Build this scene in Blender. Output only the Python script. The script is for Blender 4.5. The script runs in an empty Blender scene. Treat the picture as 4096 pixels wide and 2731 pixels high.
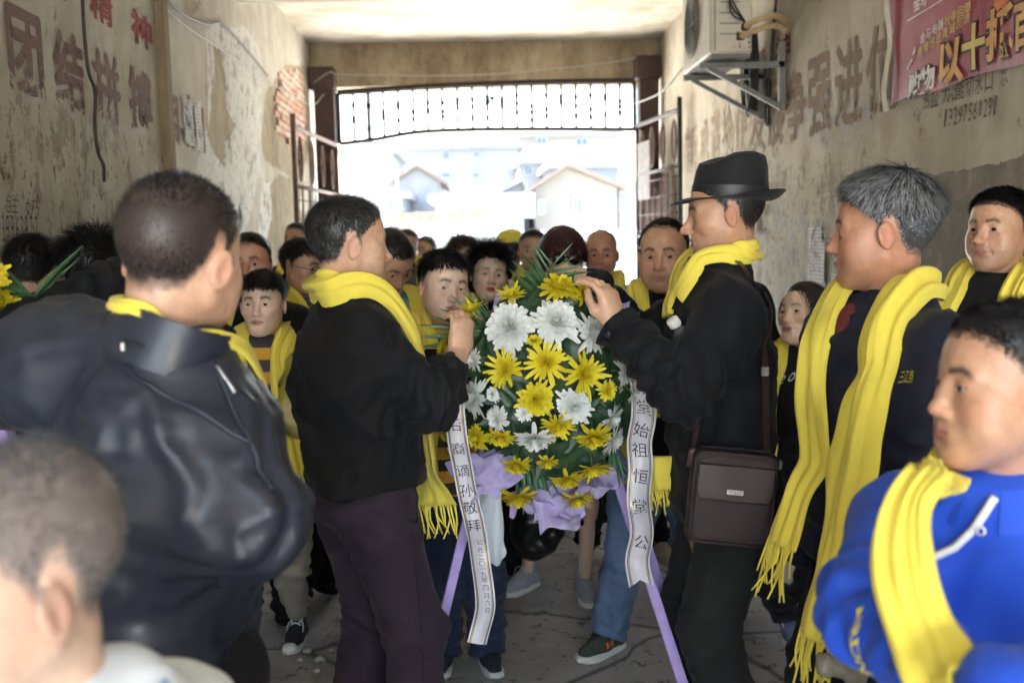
import bpy, math, random
import numpy as np
from mathutils import Matrix, Vector
# ---------------------------------------------------------------- camera
sc = bpy.context.scene
CAM_Z = 1.55
F_PX = 996.0
cam_d = bpy.data.cameras.new('camera'); cam = bpy.data.objects.new('camera', cam_d); sc.collection.objects.link(cam); sc.camera = cam
cam_d.sensor_width = 36; cam_d.lens = 36 * F_PX / 1024; cam_d.clip_start = .05; cam_d.clip_end = 2000
YAW, PITCH, ROLL = math.radians(2.1), math.radians(5.75), math.radians(1.3)
cam.matrix_world = (Matrix.Translation((0, 0, CAM_Z)) @ Matrix.Rotation(-YAW, 4, 'Z') @ Matrix.Rotation(math.pi / 2 - PITCH, 4, 'X') @ Matrix.Rotation(-ROLL, 4, 'Z'))
cam_d.dof.use_dof = True; cam_d.dof.focus_distance = 2.75; cam_d.dof.aperture_fstop = 3.2
_CM = np.array(cam.matrix_world)[:3, :3]
def at(px, py, Y):
    """the point of the place at world distance Y seen at (px, py) of the 1024 x 682 frame"""
    r = _CM @ np.array([(px - 512) / F_PX, -(py - 341) / F_PX, -1.0]); r = r * (Y / r[1]); return np.array([r[0], r[1], r[2] + CAM_Z])
# ---------------------------------------------------------------- light
w = bpy.data.worlds.new('World'); sc.world = w; w.use_nodes = True
nt = w.node_tree; bg = nt.nodes['Background']; sky = nt.nodes.new('ShaderNodeTexSky'); sky.sky_type = 'NISHITA'; sky.sun_disc = False
SUN_EL, SUN_AZ = math.radians(55), math.radians(274)     # azimuth from +Y clockwise
sky.sun_elevation = SUN_EL; sky.sun_rotation = SUN_AZ; sky.air_density = 1.2; sky.dust_density = 4.0; sky.ozone_density = 1.0
nt.links.new(sky.outputs[0], bg.inputs[0]); bg.inputs[1].default_value = .095
sun_d = bpy.data.lights.new('sun', 'SUN'); sun_d.energy = 4.8; sun_d.angle = math.radians(.6); sun_d.color = (1, .98, .95)
sun = bpy.data.objects.new('sun', sun_d); sc.collection.objects.link(sun)
_sd = Vector((math.sin(SUN_AZ) * math.cos(SUN_EL), math.cos(SUN_AZ) * math.cos(SUN_EL), math.sin(SUN_EL)))
sun.rotation_euler = (-_sd).to_track_quat('-Z', 'Y').to_euler()
vs = sc.view_settings; vs.view_transform = 'Standard'; vs.look = 'None'; vs.exposure = 4.75; vs.gamma = 1; vs.use_curve_mapping = False
sc.render.engine = 'CYCLES'; sc.cycles.use_denoising = True
sc.cycles.max_bounces = 6; sc.cycles.diffuse_bounces = 5; sc.cycles.glossy_bounces = 3; sc.cycles.transparent_max_bounces = 8; sc.cycles.sample_clamp_indirect = 6
sc.cycles.use_adaptive_sampling = True; sc.cycles.adaptive_threshold = .015
# ---------------------------------------------------------------- engine
rng = np.random.default_rng(7)
V3 = lambda *a: np.array(a, dtype=np.float32)
def unit(v):
    v = np.asarray(v, dtype=np.float64); return v / (np.linalg.norm(v) + 1e-12)
_NT = np.random.default_rng(3).random((32, 32, 32)).astype(np.float32)
def vnoise(P):
    P = np.asarray(P, dtype=np.float32); i = np.floor(P).astype(np.int64); f = P - i; f = f * f * (3 - 2 * f)
    i0 = i & 31; i1 = (i + 1) & 31
    x0, y0, z0 = i0[:, 0], i0[:, 1], i0[:, 2]; x1, y1, z1 = i1[:, 0], i1[:, 1], i1[:, 2]
    fx, fy, fz = f[:, 0], f[:, 1], f[:, 2]
    a = _NT[x0, y0, z0] * (1 - fx) + _NT[x1, y0, z0] * fx; b = _NT[x0, y1, z0] * (1 - fx) + _NT[x1, y1, z0] * fx
    c = _NT[x0, y0, z1] * (1 - fx) + _NT[x1, y0, z1] * fx; d = _NT[x0, y1, z1] * (1 - fx) + _NT[x1, y1, z1] * fx
    return ((a * (1 - fy) + b * fy) * (1 - fz) + (c * (1 - fy) + d * fy) * fz) * 2 - 1
def fbm(P, oct=4):
    s = 0; a = .5; P = np.asarray(P, dtype=np.float32)
    for k in range(oct): s = s + a * vnoise(P * (2 ** k) + 7.3 * k); a *= .5
    return s
def smin(a, b, k):
    if k <= 0: return np.minimum(a, b)
    h = np.maximum(k - np.abs(a - b), 0) / k
    return np.minimum(a, b) - h * h * (k * .25)
def dot3(a, b): return np.einsum('ij,ij->i', a, b)
def rc(a, b, ra, rb, flat=None):
    a = V3(*a); b = V3(*b); ba = b - a; L = max(float(ba @ ba), 1e-9)
    fv = None if flat is None else (unit(flat[0]).astype(np.float32), flat[1])
    def f(P):
        q = P - a; t = np.clip(q @ ba / L, 0, 1); q = q - t[:, None] * ba
        if fv is not None: q = q + (q @ fv[0])[:, None] * fv[0] * (fv[1] - 1)
        return np.sqrt(dot3(q, q)) - (ra + (rb - ra) * t)
    f.lo = np.minimum(a - ra, b - rb); f.hi = np.maximum(a + ra, b + rb); return f
def el(c, r, R=None):
    c = V3(*c); r = V3(*r); ir = 1 / r; R = None if R is None else np.asarray(R, dtype=np.float32)
    def f(P):
        q = P - c
        if R is not None: q = q @ R            # columns of R are the local axes
        q = q * ir; k0 = np.sqrt(dot3(q, q)); q = q * ir; k1 = np.sqrt(dot3(q, q)) + 1e-9
        return k0 * (k0 - 1) / k1
    m = float(r.max()); f.lo = c - (r if R is None else m); f.hi = c + (r if R is None else m); return f
def rbox(c, h, rad, R=None):
    c = V3(*c); h = V3(*h); R = None if R is None else np.asarray(R, dtype=np.float32)
    def f(P):
        q = P - c
        if R is not None: q = q @ R
        q = np.abs(q) - (h - rad)
        return np.sqrt((np.maximum(q, 0) ** 2).sum(1)) + np.minimum(q.max(1), 0) - rad
    m = float(np.linalg.norm(h)); f.lo = c - (h if R is None else m); f.hi = c + (h if R is None else m); return f
class SDF:
    def __init__(s): s.ops = []; s.lo = V3(9e9, 9e9, 9e9); s.hi = -s.lo
    def u(s, f, k=0.0):
        s.ops.append((0, f, k)); s.lo = np.minimum(s.lo, f.lo); s.hi = np.maximum(s.hi, f.hi); return s
    def cut(s, f, k=0.0): s.ops.append((1, f, k)); return s
    def __call__(s, P):
        d = None
        for m, f, k in s.ops:
            e = f(P)
            if d is None: d = e
            elif m == 0: d = smin(d, e, k)
            else: d = -smin(-d, e, k)
        return d
    def fine(s, P, lo, hi, m):
        """near the surface only primitives that reach this chunk of points matter"""
        d = None
        for mo, f, k in s.ops:
            if d is not None and (np.any(f.lo - k - m > hi) or np.any(f.hi + k + m < lo)): continue
            e = f.fine(P, lo, hi, m) if hasattr(f, 'fine') else f(P)
            if d is None: d = e
            elif mo == 0: d = smin(d, e, k)
            else: d = -smin(-d, e, k)
        return d
def xf(sdf, M, c, sc):
    """local sdf -> world: M columns are the local axes"""
    M = np.asarray(M, dtype=np.float32); c = V3(*c)
    def f(P): return sdf(((P - c) @ M) / sc) * sc
    cs = np.array([[sdf.lo[0] if i & 1 else sdf.hi[0], sdf.lo[1] if i & 2 else sdf.hi[1], sdf.lo[2] if i & 4 else sdf.hi[2]] for i in range(8)], dtype=np.float32)
    w = cs * sc @ M.T + c
    f.lo = w.min(0); f.hi = w.max(0)
    if hasattr(sdf, 'fine'):
        def fine(P, lo, hi, m):
            q = ((P - c) @ M) / sc; return sdf.fine(q, q.min(0), q.max(0), m / sc) * sc
        f.fine = fine
    return f
def polygonize(f, vox, lo=None, hi=None, slack=1.5):
    lo = (f.lo if lo is None else V3(*lo)) - vox * 3; hi = (f.hi if hi is None else V3(*hi)) + vox * 3
    B = 6; nb = np.ceil((hi - lo) / (vox * B)).astype(int); n = nb * B + 1
    bi = np.stack(np.meshgrid(*[np.arange(k) for k in nb], indexing='ij'), -1).reshape(-1, 3)
    cd = f((lo + (bi + .5) * B * vox).astype(np.float32))
    act = np.abs(cd) < vox * B * .87 * slack
    vol = np.repeat(np.repeat(np.repeat(np.where(cd < 0, -1., 1.).reshape(nb).astype(np.float32), B, 0), B, 1), B, 2)
    vol = np.pad(vol, ((0, 1),) * 3, constant_values=1.)
    o = np.stack(np.meshgrid(*[np.arange(B)] * 3, indexing='ij'), -1).reshape(-1, 3)
    ids = (bi[act][:, None, :] * B + o[None]).reshape(-1, 3)
    if hasattr(f, 'fine'):
        vals = []; st = 10 * B ** 3
        for k in range(0, len(ids), st):
            q = (lo + ids[k:k + st] * vox).astype(np.float32); vals.append(f.fine(q, q.min(0), q.max(0), vox * B))
        vals = np.concatenate(vals)
    else: vals = np.concatenate([f((lo + ids[k:k + 400000] * vox).astype(np.float32)) for k in range(0, len(ids), 400000)])
    vol[ids[:, 0], ids[:, 1], ids[:, 2]] = vals
    vol[-1] = np.abs(vol[-1]); vol[:, -1] = np.abs(vol[:, -1]); vol[:, :, -1] = np.abs(vol[:, :, -1])
    vol[0] = np.abs(vol[0]) ; vol[:, 0] = np.abs(vol[:, 0]); vol[:, :, 0] = np.abs(vol[:, :, 0])
    s = vol < 0; c = np.zeros(np.array(vol.shape) - 1, dtype=np.int8)
    cor = [(i & 1, i >> 1 & 1, i >> 2 & 1) for i in range(8)]; m = np.array(vol.shape) - 1
    for (i, j, k) in cor: c += s[i:i + m[0], j:j + m[1], k:k + m[2]]
    cells = np.argwhere((c > 0) & (c < 8)); idx = np.full(c.shape, -1, dtype=np.int32); idx[tuple(cells.T)] = np.arange(len(cells))
    cv = np.stack([vol[cells[:, 0] + i, cells[:, 1] + j, cells[:, 2] + k] for (i, j, k) in cor], 1)
    acc = np.zeros((len(cells), 3)); cnt = np.zeros(len(cells))
    for a in range(8):
        for ax in range(3):
            b = a | (1 << ax)
            if b == a: continue
            va, vb = cv[:, a], cv[:, b]; mk = (va < 0) != (vb < 0)
            t = np.where(mk, va / np.where(mk, va - vb, 1), 0); p = np.tile(np.array(cor[a], float), (len(cells), 1)); p[:, ax] += t
            acc[mk] += p[mk]; cnt += mk
    V = lo + (cells + acc / np.maximum(cnt, 1)[:, None]) * vox
    F = []
    for ax in range(3):
        u_, w_ = (ax + 1) % 3, (ax + 2) % 3
        sl0 = [slice(None)] * 3; sl1 = [slice(None)] * 3; sl0[ax] = slice(0, -1); sl1[ax] = slice(1, None)
        e = np.argwhere(s[tuple(sl0)] != s[tuple(sl1)])
        e = e[(e[:, u_] > 0) & (e[:, w_] > 0) & (e[:, u_] < m[u_]) & (e[:, w_] < m[w_])]
        du = np.zeros(3, int); du[u_] = 1; dw = np.zeros(3, int); dw[w_] = 1
        q = np.stack([idx[tuple((e - du - dw).T)], idx[tuple((e - dw).T)], idx[tuple(e.T)], idx[tuple((e - du).T)]], 1)
        ins = s[tuple(e.T)]; q[~ins] = q[~ins][:, ::-1]; F.append(q[(q >= 0).all(1)])
    return V.astype(np.float32), np.concatenate(F)
def vnormals(V, F):
    n = np.cross(V[F[:, 2]] - V[F[:, 0]], V[F[:, 3]] - V[F[:, 1]]) if F.shape[1] == 4 else np.cross(V[F[:, 1]] - V[F[:, 0]], V[F[:, 2]] - V[F[:, 0]])
    N = np.stack([sum(np.bincount(F[:, k], n[:, a], len(V)) for k in range(F.shape[1])) for a in range(3)], 1)
    return N / (np.linalg.norm(N, axis=1, keepdims=True) + 1e-12)
def relax(V, F, it=1, lam=.5):
    for _ in range(it):
        s = np.zeros_like(V, dtype=np.float64); c = np.zeros(len(V))
        for a in range(4):
            b = (a + 1) % 4
            for (i, j) in ((a, b), (b, a)):
                for ax in range(3): s[:, ax] += np.bincount(F[:, i], V[F[:, j], ax], len(V))
                c += np.bincount(F[:, i], minlength=len(V))
        V = V + (s / np.maximum(c, 1)[:, None] - V) * lam
    return V.astype(np.float32)
COL = bpy.context.scene.collection
def mk(name, V, F, mat, parent=None, col=None, smooth=True, attr=None):
    """one mesh object; V,F numpy (F n x 3/4, or list of faces); world coordinates, parent keeps identity"""
    me = bpy.data.meshes.new(name)
    if isinstance(F, np.ndarray):
        n, k = F.shape; me.vertices.add(len(V)); me.vertices.foreach_set('co', np.ascontiguousarray(V, dtype=np.float32).ravel())
        me.loops.add(n * k); me.loops.foreach_set('vertex_index', np.ascontiguousarray(F, dtype=np.int32).ravel())
        me.polygons.add(n); me.polygons.foreach_set('loop_start', np.arange(n, dtype=np.int32) * k)
        me.update(calc_edges=True)
    else:
        me.from_pydata([tuple(v) for v in V], [], [tuple(f) for f in F])
    me.validate()
    if smooth: me.polygons.foreach_set('use_smooth', np.ones(len(me.polygons), dtype=bool))
    if col is not None and len(col) == len(me.vertices):
        a = me.color_attributes.new('col', 'FLOAT_COLOR', 'POINT'); c4 = np.ones((len(V), 4), dtype=np.float32); c4[:, :col.shape[1]] = col; a.data.foreach_set('color', c4.ravel())
    if attr:
        for k, v in attr.items():
            a = me.attributes.new(k, 'FLOAT', 'POINT'); a.data.foreach_set('value', np.asarray(v, dtype=np.float32))
    if mat is not None: me.materials.append(mat if not isinstance(mat, str) else M[mat])
    ob = bpy.data.objects.new(name, me); COL.objects.link(ob)
    if parent is not None:
        ob.parent = parent; ob.matrix_parent_inverse = PINV.get(parent.name, Matrix.Identity(4))
    return ob
PINV = {}
def thing(name, label, cat, loc=(0, 0, 0), group=None):
    o = bpy.data.objects.new(name, None); COL.objects.link(o); o.location = loc; o.empty_display_size = .1
    PINV[o.name] = Matrix.Translation(Vector(loc)).inverted()
    return tag(o, label, cat, group)
def tag(o, label, cat, group=None, kind=None):
    if label: o['label'] = label
    if cat: o['category'] = cat
    if group: o['group'] = group
    if kind: o['kind'] = kind
    return o
def struct(o, kind='structure'): o['kind'] = kind; return o
class MB:
    """collects boxes, bars, tubes, polygons into one mesh"""
    def __init__(s): s.v = []; s.f = []
    def add(s, V, F):
        o = len(s.v); s.v += [tuple(map(float, p)) for p in V]; s.f += [tuple(int(i) + o for i in f) for f in F]; return s
    def box(s, c, h, R=None, bev=0):
        c = np.array(c, float); h = np.array(h, float); R = np.eye(3) if R is None else np.asarray(R, float)
        if bev <= 0:
            P = [(x, y, z) for z in (-1, 1) for y in (-1, 1) for x in (-1, 1)]
            V = [c + R @ (np.array(p) * h) for p in P]
            return s.add(V, [(0, 2, 3, 1), (4, 5, 7, 6), (0, 1, 5, 4), (2, 6, 7, 3), (0, 4, 6, 2), (1, 3, 7, 5)])
        bev = min(bev, h.min() * .9); V = []; F = []
        ids = {}
        for sx in (-1, 1):
            for sy in (-1, 1):
                for sz in (-1, 1):
                    sg = np.array([sx, sy, sz])
                    for ax in range(3):
                        p = sg * (h - bev); p[ax] = sg[ax] * h[ax]; ids[(sx, sy, sz, ax)] = len(V); V.append(c + R @ p)
        for ax in range(3):
            u_, w_ = (ax + 1) % 3, (ax + 2) % 3
            for sg in (-1, 1):
                q = []
                for (a, b) in ((-1, -1), (1, -1), (1, 1), (-1, 1)):
                    k = [0, 0, 0]; k[ax] = sg; k[u_] = a; k[w_] = b; q.append(ids[(*k, ax)])
                F.append(q if sg > 0 else q[::-1])
            for a in (-1, 1):
                for b in (-1, 1):
                    k0 = [0, 0, 0]; k1 = [0, 0, 0]; k0[ax] = -1; k1[ax] = 1
                    for k in (k0, k1): k[u_] = a; k[w_] = b
                    q = [ids[(*k0, u_)], ids[(*k1, u_)], ids[(*k1, w_)], ids[(*k0, w_)]]
                    F.append(q if a * b > 0 else q[::-1])
        for sx in (-1, 1):
            for sy in (-1, 1):
                for sz in (-1, 1):
                    t = [ids[(sx, sy, sz, 0)], ids[(sx, sy, sz, 1)], ids[(sx, sy, sz, 2)]]; F.append(t if sx * sy * sz > 0 else t[::-1])
        return s.add(V, F)
    def tube(s, pts, r, n=6, flat=None, cap=True):
        V, F = sweep(pts, r, n, cap=cap); return s.add(V, F)
    def bar(s, a, b, w, t=None, up=(0, 0, 1), bev=0):
        a = np.array(a, float); b = np.array(b, float); d = b - a; L = np.linalg.norm(d); y = d / L
        x = np.cross(y, up); 
        if np.linalg.norm(x) < 1e-4: x = np.cross(y, (1, 0, 0))
        x = unit(x); z = np.cross(x, y)
        return s.box((a + b) / 2, (w / 2, L / 2, (t or w) / 2), np.stack([x, y, z], 1), bev)
    def grid(s, fn, nu, nv):
        V = [fn(i / nu, j / nv) for j in range(nv + 1) for i in range(nu + 1)]
        F = [(j * (nu + 1) + i, j * (nu + 1) + i + 1, (j + 1) * (nu + 1) + i + 1, (j + 1) * (nu + 1) + i) for j in range(nv) for i in range(nu)]
        return s.add(V, F)
    def poly(s, pts): return s.add(pts, [range(len(pts))])
    def prism(s, pts, ext):
        """extrude polygon pts by vector ext"""
        n = len(pts); P = [np.array(p, float) for p in pts]; Q = [p + np.array(ext, float) for p in P]
        return s.add(P + Q, [tuple(range(n))[::-1], tuple(range(n, 2 * n))] + [(i, (i + 1) % n, n + (i + 1) % n, n + i) for i in range(n)])
    def lathe(s, prof, c=(0, 0, 0), n=16, R=None):
        R = np.eye(3) if R is None else R; V = []; F = []; m = len(prof)
        for i in range(n):
            a = 2 * math.pi * i / n
            for (r, z) in prof: V.append(np.array(c) + R @ np.array((r * math.cos(a), r * math.sin(a), z)))
        for i in range(n):
            j = (i + 1) % n
            for k in range(m - 1): F.append((i * m + k, j * m + k, j * m + k + 1, i * m + k + 1))
        return s.add(V, F)
    def build(s, name, mat, parent=None, smooth=False): return mk(name, s.v, s.f, mat, parent, smooth=smooth)
def frames(pts, up=None):
    P = np.asarray(pts, float); T = np.gradient(P, axis=0); T /= np.linalg.norm(T, axis=1, keepdims=True) + 1e-12
    n = np.array(up if up is not None else ((0, 0, 1) if abs(T[0, 2]) < .9 else (1, 0, 0)), float); N = []
    for t in T:
        n = n - t * (n @ t); n = n / (np.linalg.norm(n) + 1e-12); N.append(n)
    N = np.array(N); return P, T, N, np.cross(T, N)
def sweep(pts, r, n=6, cap=True):
    P, T, N, Bv = frames(pts); m = len(P); r = np.broadcast_to(np.asarray(r, float), (m,))
    a = np.linspace(0, 2 * np.pi, n, endpoint=False)
    V = (P[:, None] + (N[:, None] * np.cos(a)[None, :, None] + Bv[:, None] * np.sin(a)[None, :, None]) * r[:, None, None]).reshape(-1, 3)
    F = [(i * n + k, i * n + (k + 1) % n, (i + 1) * n + (k + 1) % n, (i + 1) * n + k) for i in range(m - 1) for k in range(n)]
    if cap: F += [tuple(range(n))[::-1], tuple(range((m - 1) * n, m * n))]
    return V, F
def spline(pts, n=24):
    """Catmull-Rom through pts, n samples"""
    P = np.asarray(pts, float); P = np.vstack([2 * P[0] - P[1], P, 2 * P[-1] - P[-2]]); k = len(P) - 3
    t = np.linspace(0, k - 1e-6, n); i = t.astype(int); u = (t - i)[:, None]
    a, b, c, d = P[i], P[i + 1], P[i + 2], P[i + 3]
    return .5 * (2 * b + (c - a) * u + (2 * a - 5 * b + 4 * c - d) * u ** 2 + (3 * b - a - 3 * c + d) * u ** 3)
def rotz(a): c, s = math.cos(a), math.sin(a); return np.array([[c, -s, 0], [s, c, 0], [0, 0, 1]])
def rotx(a): c, s = math.cos(a), math.sin(a); return np.array([[1, 0, 0], [0, c, -s], [0, s, c]])
def roty(a): c, s = math.cos(a), math.sin(a); return np.array([[c, 0, s], [0, 1, 0], [-s, 0, c]])
R_ = math.radians
# ---------------------------------------------------------------- materials
M = {}
class NG:
    def __init__(s, m): s.t = m.node_tree; s.n = s.t.nodes; s.L = s.t.links
    def new(s, ty, **k):
        o = s.n.new(ty)
        for a, v in k.items():
            if a in ('ins',): continue
            setattr(o, a, v)
        return o
    def link(s, a, b): s.L.new(a, b)
    def noise(s, scale, detail=4, rough=.6, vec=None, dim=None):
        o = s.new('ShaderNodeTexNoise'); o.inputs['Scale'].default_value = scale; o.inputs['Detail'].default_value = detail; o.inputs['Roughness'].default_value = rough
        if vec is not None: s.link(vec, o.inputs['Vector'])
        return o.outputs['Fac']
    def ramp(s, fac, stops, interp='LINEAR'):
        o = s.new('ShaderNodeValToRGB'); r = o.color_ramp; r.interpolation = interp
        while len(r.elements) > 1: r.elements.remove(r.elements[-1])
        for i, (p, c) in enumerate(stops):
            e = r.elements[0] if i == 0 else r.elements.new(p)
            e.position = p; e.color = (*c, 1) if not np.isscalar(c) else (c, c, c, 1)
        s.link(fac, o.inputs[0]); return o.outputs[0]
    def mix(s, fac, a, b, mode='MIX'):
        o = s.new('ShaderNodeMix', data_type='RGBA', blend_type=mode)
        for i, v in ((0, fac), (6, a), (7, b)):
            if isinstance(v, (int, float)) and i == 0: o.inputs[0].default_value = v
            elif isinstance(v, tuple): o.inputs[i].default_value = (*v, 1)[:4]
            else: s.link(v, o.inputs[i])
        return o.outputs[2]
    def math(s, op, a, b=0.0, c=None, clamp=False):
        o = s.new('ShaderNodeMath', operation=op, use_clamp=clamp)
        for i, v in enumerate((a, b) if c is None else (a, b, c)):
            if isinstance(v, (int, float)): o.inputs[i].default_value = v
            else: s.link(v, o.inputs[i])
        return o.outputs[0]
    def coord(s, which='Object'): return s.new('ShaderNodeTexCoord').outputs[which]
    def mapping(s, vec, scale=(1, 1, 1), rot=(0, 0, 0)):
        o = s.new('ShaderNodeMapping'); o.inputs['Scale'].default_value = scale; o.inputs['Rotation'].default_value = rot; s.link(vec, o.inputs[0]); return o.outputs[0]
    def attr(s, name, out='Fac'): return s.new('ShaderNodeAttribute', attribute_name=name).outputs[out]
    def bump(s, h, strength=.3, dist=.01):
        o = s.new('ShaderNodeBump'); o.inputs['Strength'].default_value = strength; o.inputs['Distance'].default_value = dist; s.link(h, o.inputs['Height']); return o.outputs[0]
def base_mat(name):
    m = bpy.data.materials.new(name); m.use_nodes = True; g = NG(m); p = m.node_tree.nodes['Principled BSDF']; M[name] = m; return m, g, p
def mat(name, c, rough=.7, var=.15, vs=8, bump=0, bs=60, bd=.004, metal=0, sheen=0, spec=None, col=False, stretch=None, sss=0, coat=0, trans=0):
    """plain procedural material: colour with cloudy variation + bump"""
    m, g, p = base_mat(name); v = g.coord()
    vv = g.mapping(v, stretch) if stretch else v
    base = g.attr('col', 'Color') if col else None
    lo = tuple(x * (1 - var) for x in c); hi = tuple(min(1, x * (1 + var)) for x in c)
    r = g.ramp(g.noise(vs, 5, .65, vv), [(.3, lo), (.7, hi)])
    if col: r = g.mix(1.0, base, g.ramp(g.noise(vs, 5, .65, vv), [(.3, 1 - var), (.7, 1 + var)]), 'MULTIPLY')
    g.link(r, p.inputs['Base Color']); p.inputs['Roughness'].default_value = rough; p.inputs['Metallic'].default_value = metal
    if spec is not None: p.inputs['Specular IOR Level'].default_value = spec
    if sheen: p.inputs['Sheen Weight'].default_value = sheen; p.inputs['Sheen Roughness'].default_value = .5
    if coat: p.inputs['Coat Weight'].default_value = coat; p.inputs['Coat Roughness'].default_value = .2
    if sss: p.inputs['Subsurface Weight'].default_value = sss; p.inputs['Subsurface Radius'].default_value = (.012, .005, .003); p.inputs['Subsurface Scale'].default_value = 1
    if trans: p.inputs['Transmission Weight'].default_value = trans
    if bump: g.link(g.bump(g.noise(bs, 4, .6, vv), bump, bd), p.inputs['Normal'])
    return m
mat('skin', (.6, .4, .3), .43, .10, 70, .5, 150, .0016, col=True, sss=.10, spec=.5)
mat('hair', (.02, .016, .014), .42, .3, 40, 0, col=True, spec=.5)
mat('eyeball', (.8, .78, .75), .12, .03, 30, col=True)
def cloth(name, c, rough=.85, sheen=.25, bs=350, wr=.5, var=.12, spec=.3, wd=.012, ws=9, stretch=(1, 1, .55)):
    """woven cloth: weave grain plus soft creases"""
    m, g, p = base_mat(name); v = g.coord()
    n = g.noise(6, 5, .6, v); g.link(g.ramp(n, [(.3, tuple(x * (1 - var) for x in c)), (.7, tuple(min(1, x * (1 + var)) for x in c))]), p.inputs['Base Color'])
    p.inputs['Roughness'].default_value = rough; p.inputs['Sheen Weight'].default_value = sheen * .35; p.inputs['Specular IOR Level'].default_value = spec
    cr = g.new('ShaderNodeTexNoise', noise_type='RIDGED_MULTIFRACTAL'); cr.inputs['Scale'].default_value = ws; cr.inputs['Detail'].default_value = 2; cr.inputs['Distortion'].default_value = .6
    g.link(g.mapping(v, stretch, (.5, .3, .2)), cr.inputs['Vector'])
    b1 = g.new('ShaderNodeBump'); b1.inputs['Strength'].default_value = wr; b1.inputs['Distance'].default_value = wd; g.link(cr.outputs['Fac'], b1.inputs['Height'])
    b2 = g.new('ShaderNodeBump'); b2.inputs['Strength'].default_value = .35; b2.inputs['Distance'].default_value = .0015; g.link(g.noise(bs, 2, .5, v), b2.inputs['Height']); g.link(b1.outputs[0], b2.inputs['Normal'])
    g.link(b2.outputs[0], p.inputs['Normal']); return m
cloth('scarf', (.84, .70, .10), .9, .3, 220, .5, .06, ws=18)
cloth('black_knit', (.0055, .0055, .007), .8, .10, 500, .5, .2, ws=8)
cloth('black_cloth', (.006, .006, .008), .8, .1, 400, .4, .2)
cloth('navy_wool', (.0050, .0055, .009), .82, .10, 700, .35, .25)
cloth('navy_cloth', (.012, .014, .030), .72, .12, 500, .4, .2)
cloth('blue_fleece', (.018, .085, .60), .62, .25, 300, .35, .12, ws=6)
cloth('purple_cord', (.030, .018, .032), .82, .12, 500, .5, .2, ws=7)
cloth('charcoal_trouser', (.014, .015, .015), .8, .1, 500, .35, .2)
cloth('denim_light', (.115, .18, .30), .8, .15, 400, .5, .3, ws=10)
cloth('denim_dark', (.022, .030, .065), .8, .15, 400, .5, .3, ws=10)
cloth('khaki', (.29, .25, .20), .8, .15, 400, .6, .12, ws=9)
cloth('teal_polo', (.13, .27, .33), .8, .2, 400, .4, .1)
cloth('grey_jacket', (.09, .095, .11), .8, .2, 400, .4, .2)
cloth('white_cotton', (.82, .88, .93), .8, .2, 300, .4, .03)
cloth('lightblue_cotton', (.30, .46, .80), .8, .2, 300, .3, .05)
cloth('pink_shirt', (.62, .52, .53), .8, .2, 300, .4, .06)
cloth('maroon_knit', (.14, .022, .02), .85, .3, 300, .3, .15)
cloth('hat_felt', (.008, .008, .010), .75, .3, 900, .12, .25, ws=5)
mat('hat_band', (.012, .012, .017), .45, .2, 40, .15, 300, .001)
# leather: blue-black, its extra blue put in for sky reflection; soft sheen and creases
def leather(name, c, rough, ws=7, wr=.6, wd=.02):
    m, g, p = base_mat(name); v = g.coord()
    g.link(g.ramp(g.noise(5, 5, .6, v), [(.3, tuple(x * .8 for x in c)), (.7, tuple(x * 1.25 for x in c))]), p.inputs['Base Color'])
    g.link(g.ramp(g.noise(14, 4, .6, v), [(.3, rough * .8), (.7, rough * 1.25)]), p.inputs['Roughness'])
    cr = g.new('ShaderNodeTexNoise', noise_type='RIDGED_MULTIFRACTAL'); cr.inputs['Scale'].default_value = ws; cr.inputs['Detail'].default_value = 3; cr.inputs['Distortion'].default_value = .8
    g.link(g.mapping(v, (1, 1, .6), (.4, .6, .2)), cr.inputs['Vector'])
    b1 = g.new('ShaderNodeBump'); b1.inputs['Strength'].default_value = wr; b1.inputs['Distance'].default_value = wd; g.link(cr.outputs['Fac'], b1.inputs['Height'])
    b2 = g.new('ShaderNodeBump'); b2.inputs['Strength'].default_value = .2; b2.inputs['Distance'].default_value = .001; g.link(g.noise(500, 2, .5, v), b2.inputs['Height']); g.link(b1.outputs[0], b2.inputs['Normal'])
    g.link(b2.outputs[0], p.inputs['Normal']); return m
leather('jacket_leather', (.024, .029, .046), .34, wr=.5, wd=.016, ws=5)
leather('bag_leather', (.030, .015, .015), .45, 12, .15, .004)
leather('strap_leather', (.055, .028, .026), .5, 12, .1, .003)
mat('bag_weave', (.028, .014, .015), .6, .2, 30, .5, 420, .0015)
mat('steel', (.55, .54, .52), .3, .15, 20, metal=.9)
def stripes(name, z0, period, frac, ca, cb, axis=2):
    """horizontally striped jersey"""
    m, g, p = base_mat(name); v = g.coord(); x = g.new('ShaderNodeSeparateXYZ'); g.link(v, x.inputs[0])
    wv = g.math('ADD', x.outputs[axis], g.math('MULTIPLY', g.noise(5, 2, .5, v), .012))
    f = g.math('FRACT', g.math('DIVIDE', g.math('SUBTRACT', wv, z0), period)); st = g.math('GREATER_THAN', f, frac)
    g.link(g.mix(st, ca, cb), p.inputs['Base Color']); p.inputs['Roughness'].default_value = .85; p.inputs['Sheen Weight'].default_value = .2
    g.link(g.bump(g.noise(300, 2, .5, v), .3, .0015), p.inputs['Normal']); return m
stripes('striped_jersey', .02, .082, .5, (.60, .33, .03), (.045, .035, .040))
mat('rubber_white', (.68, .66, .62), .6, .12, 30, .2, 200, .001)
mat('canvas_black', (.016, .018, .026), .8, .2, 60, .4, 500, .001)
mat('suede_green', (.045, .055, .042), .85, .2, 40, .4, 400, .001)
mat('mesh_grey', (.33, .33, .36), .8, .12, 60, .5, 500, .001)
mat('mesh_blue', (.17, .21, .36), .8, .3, 160, .5, 500, .001)
mat('canvas_beige', (.35, .30, .25), .8, .15, 50, .4, 300, .001)
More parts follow.
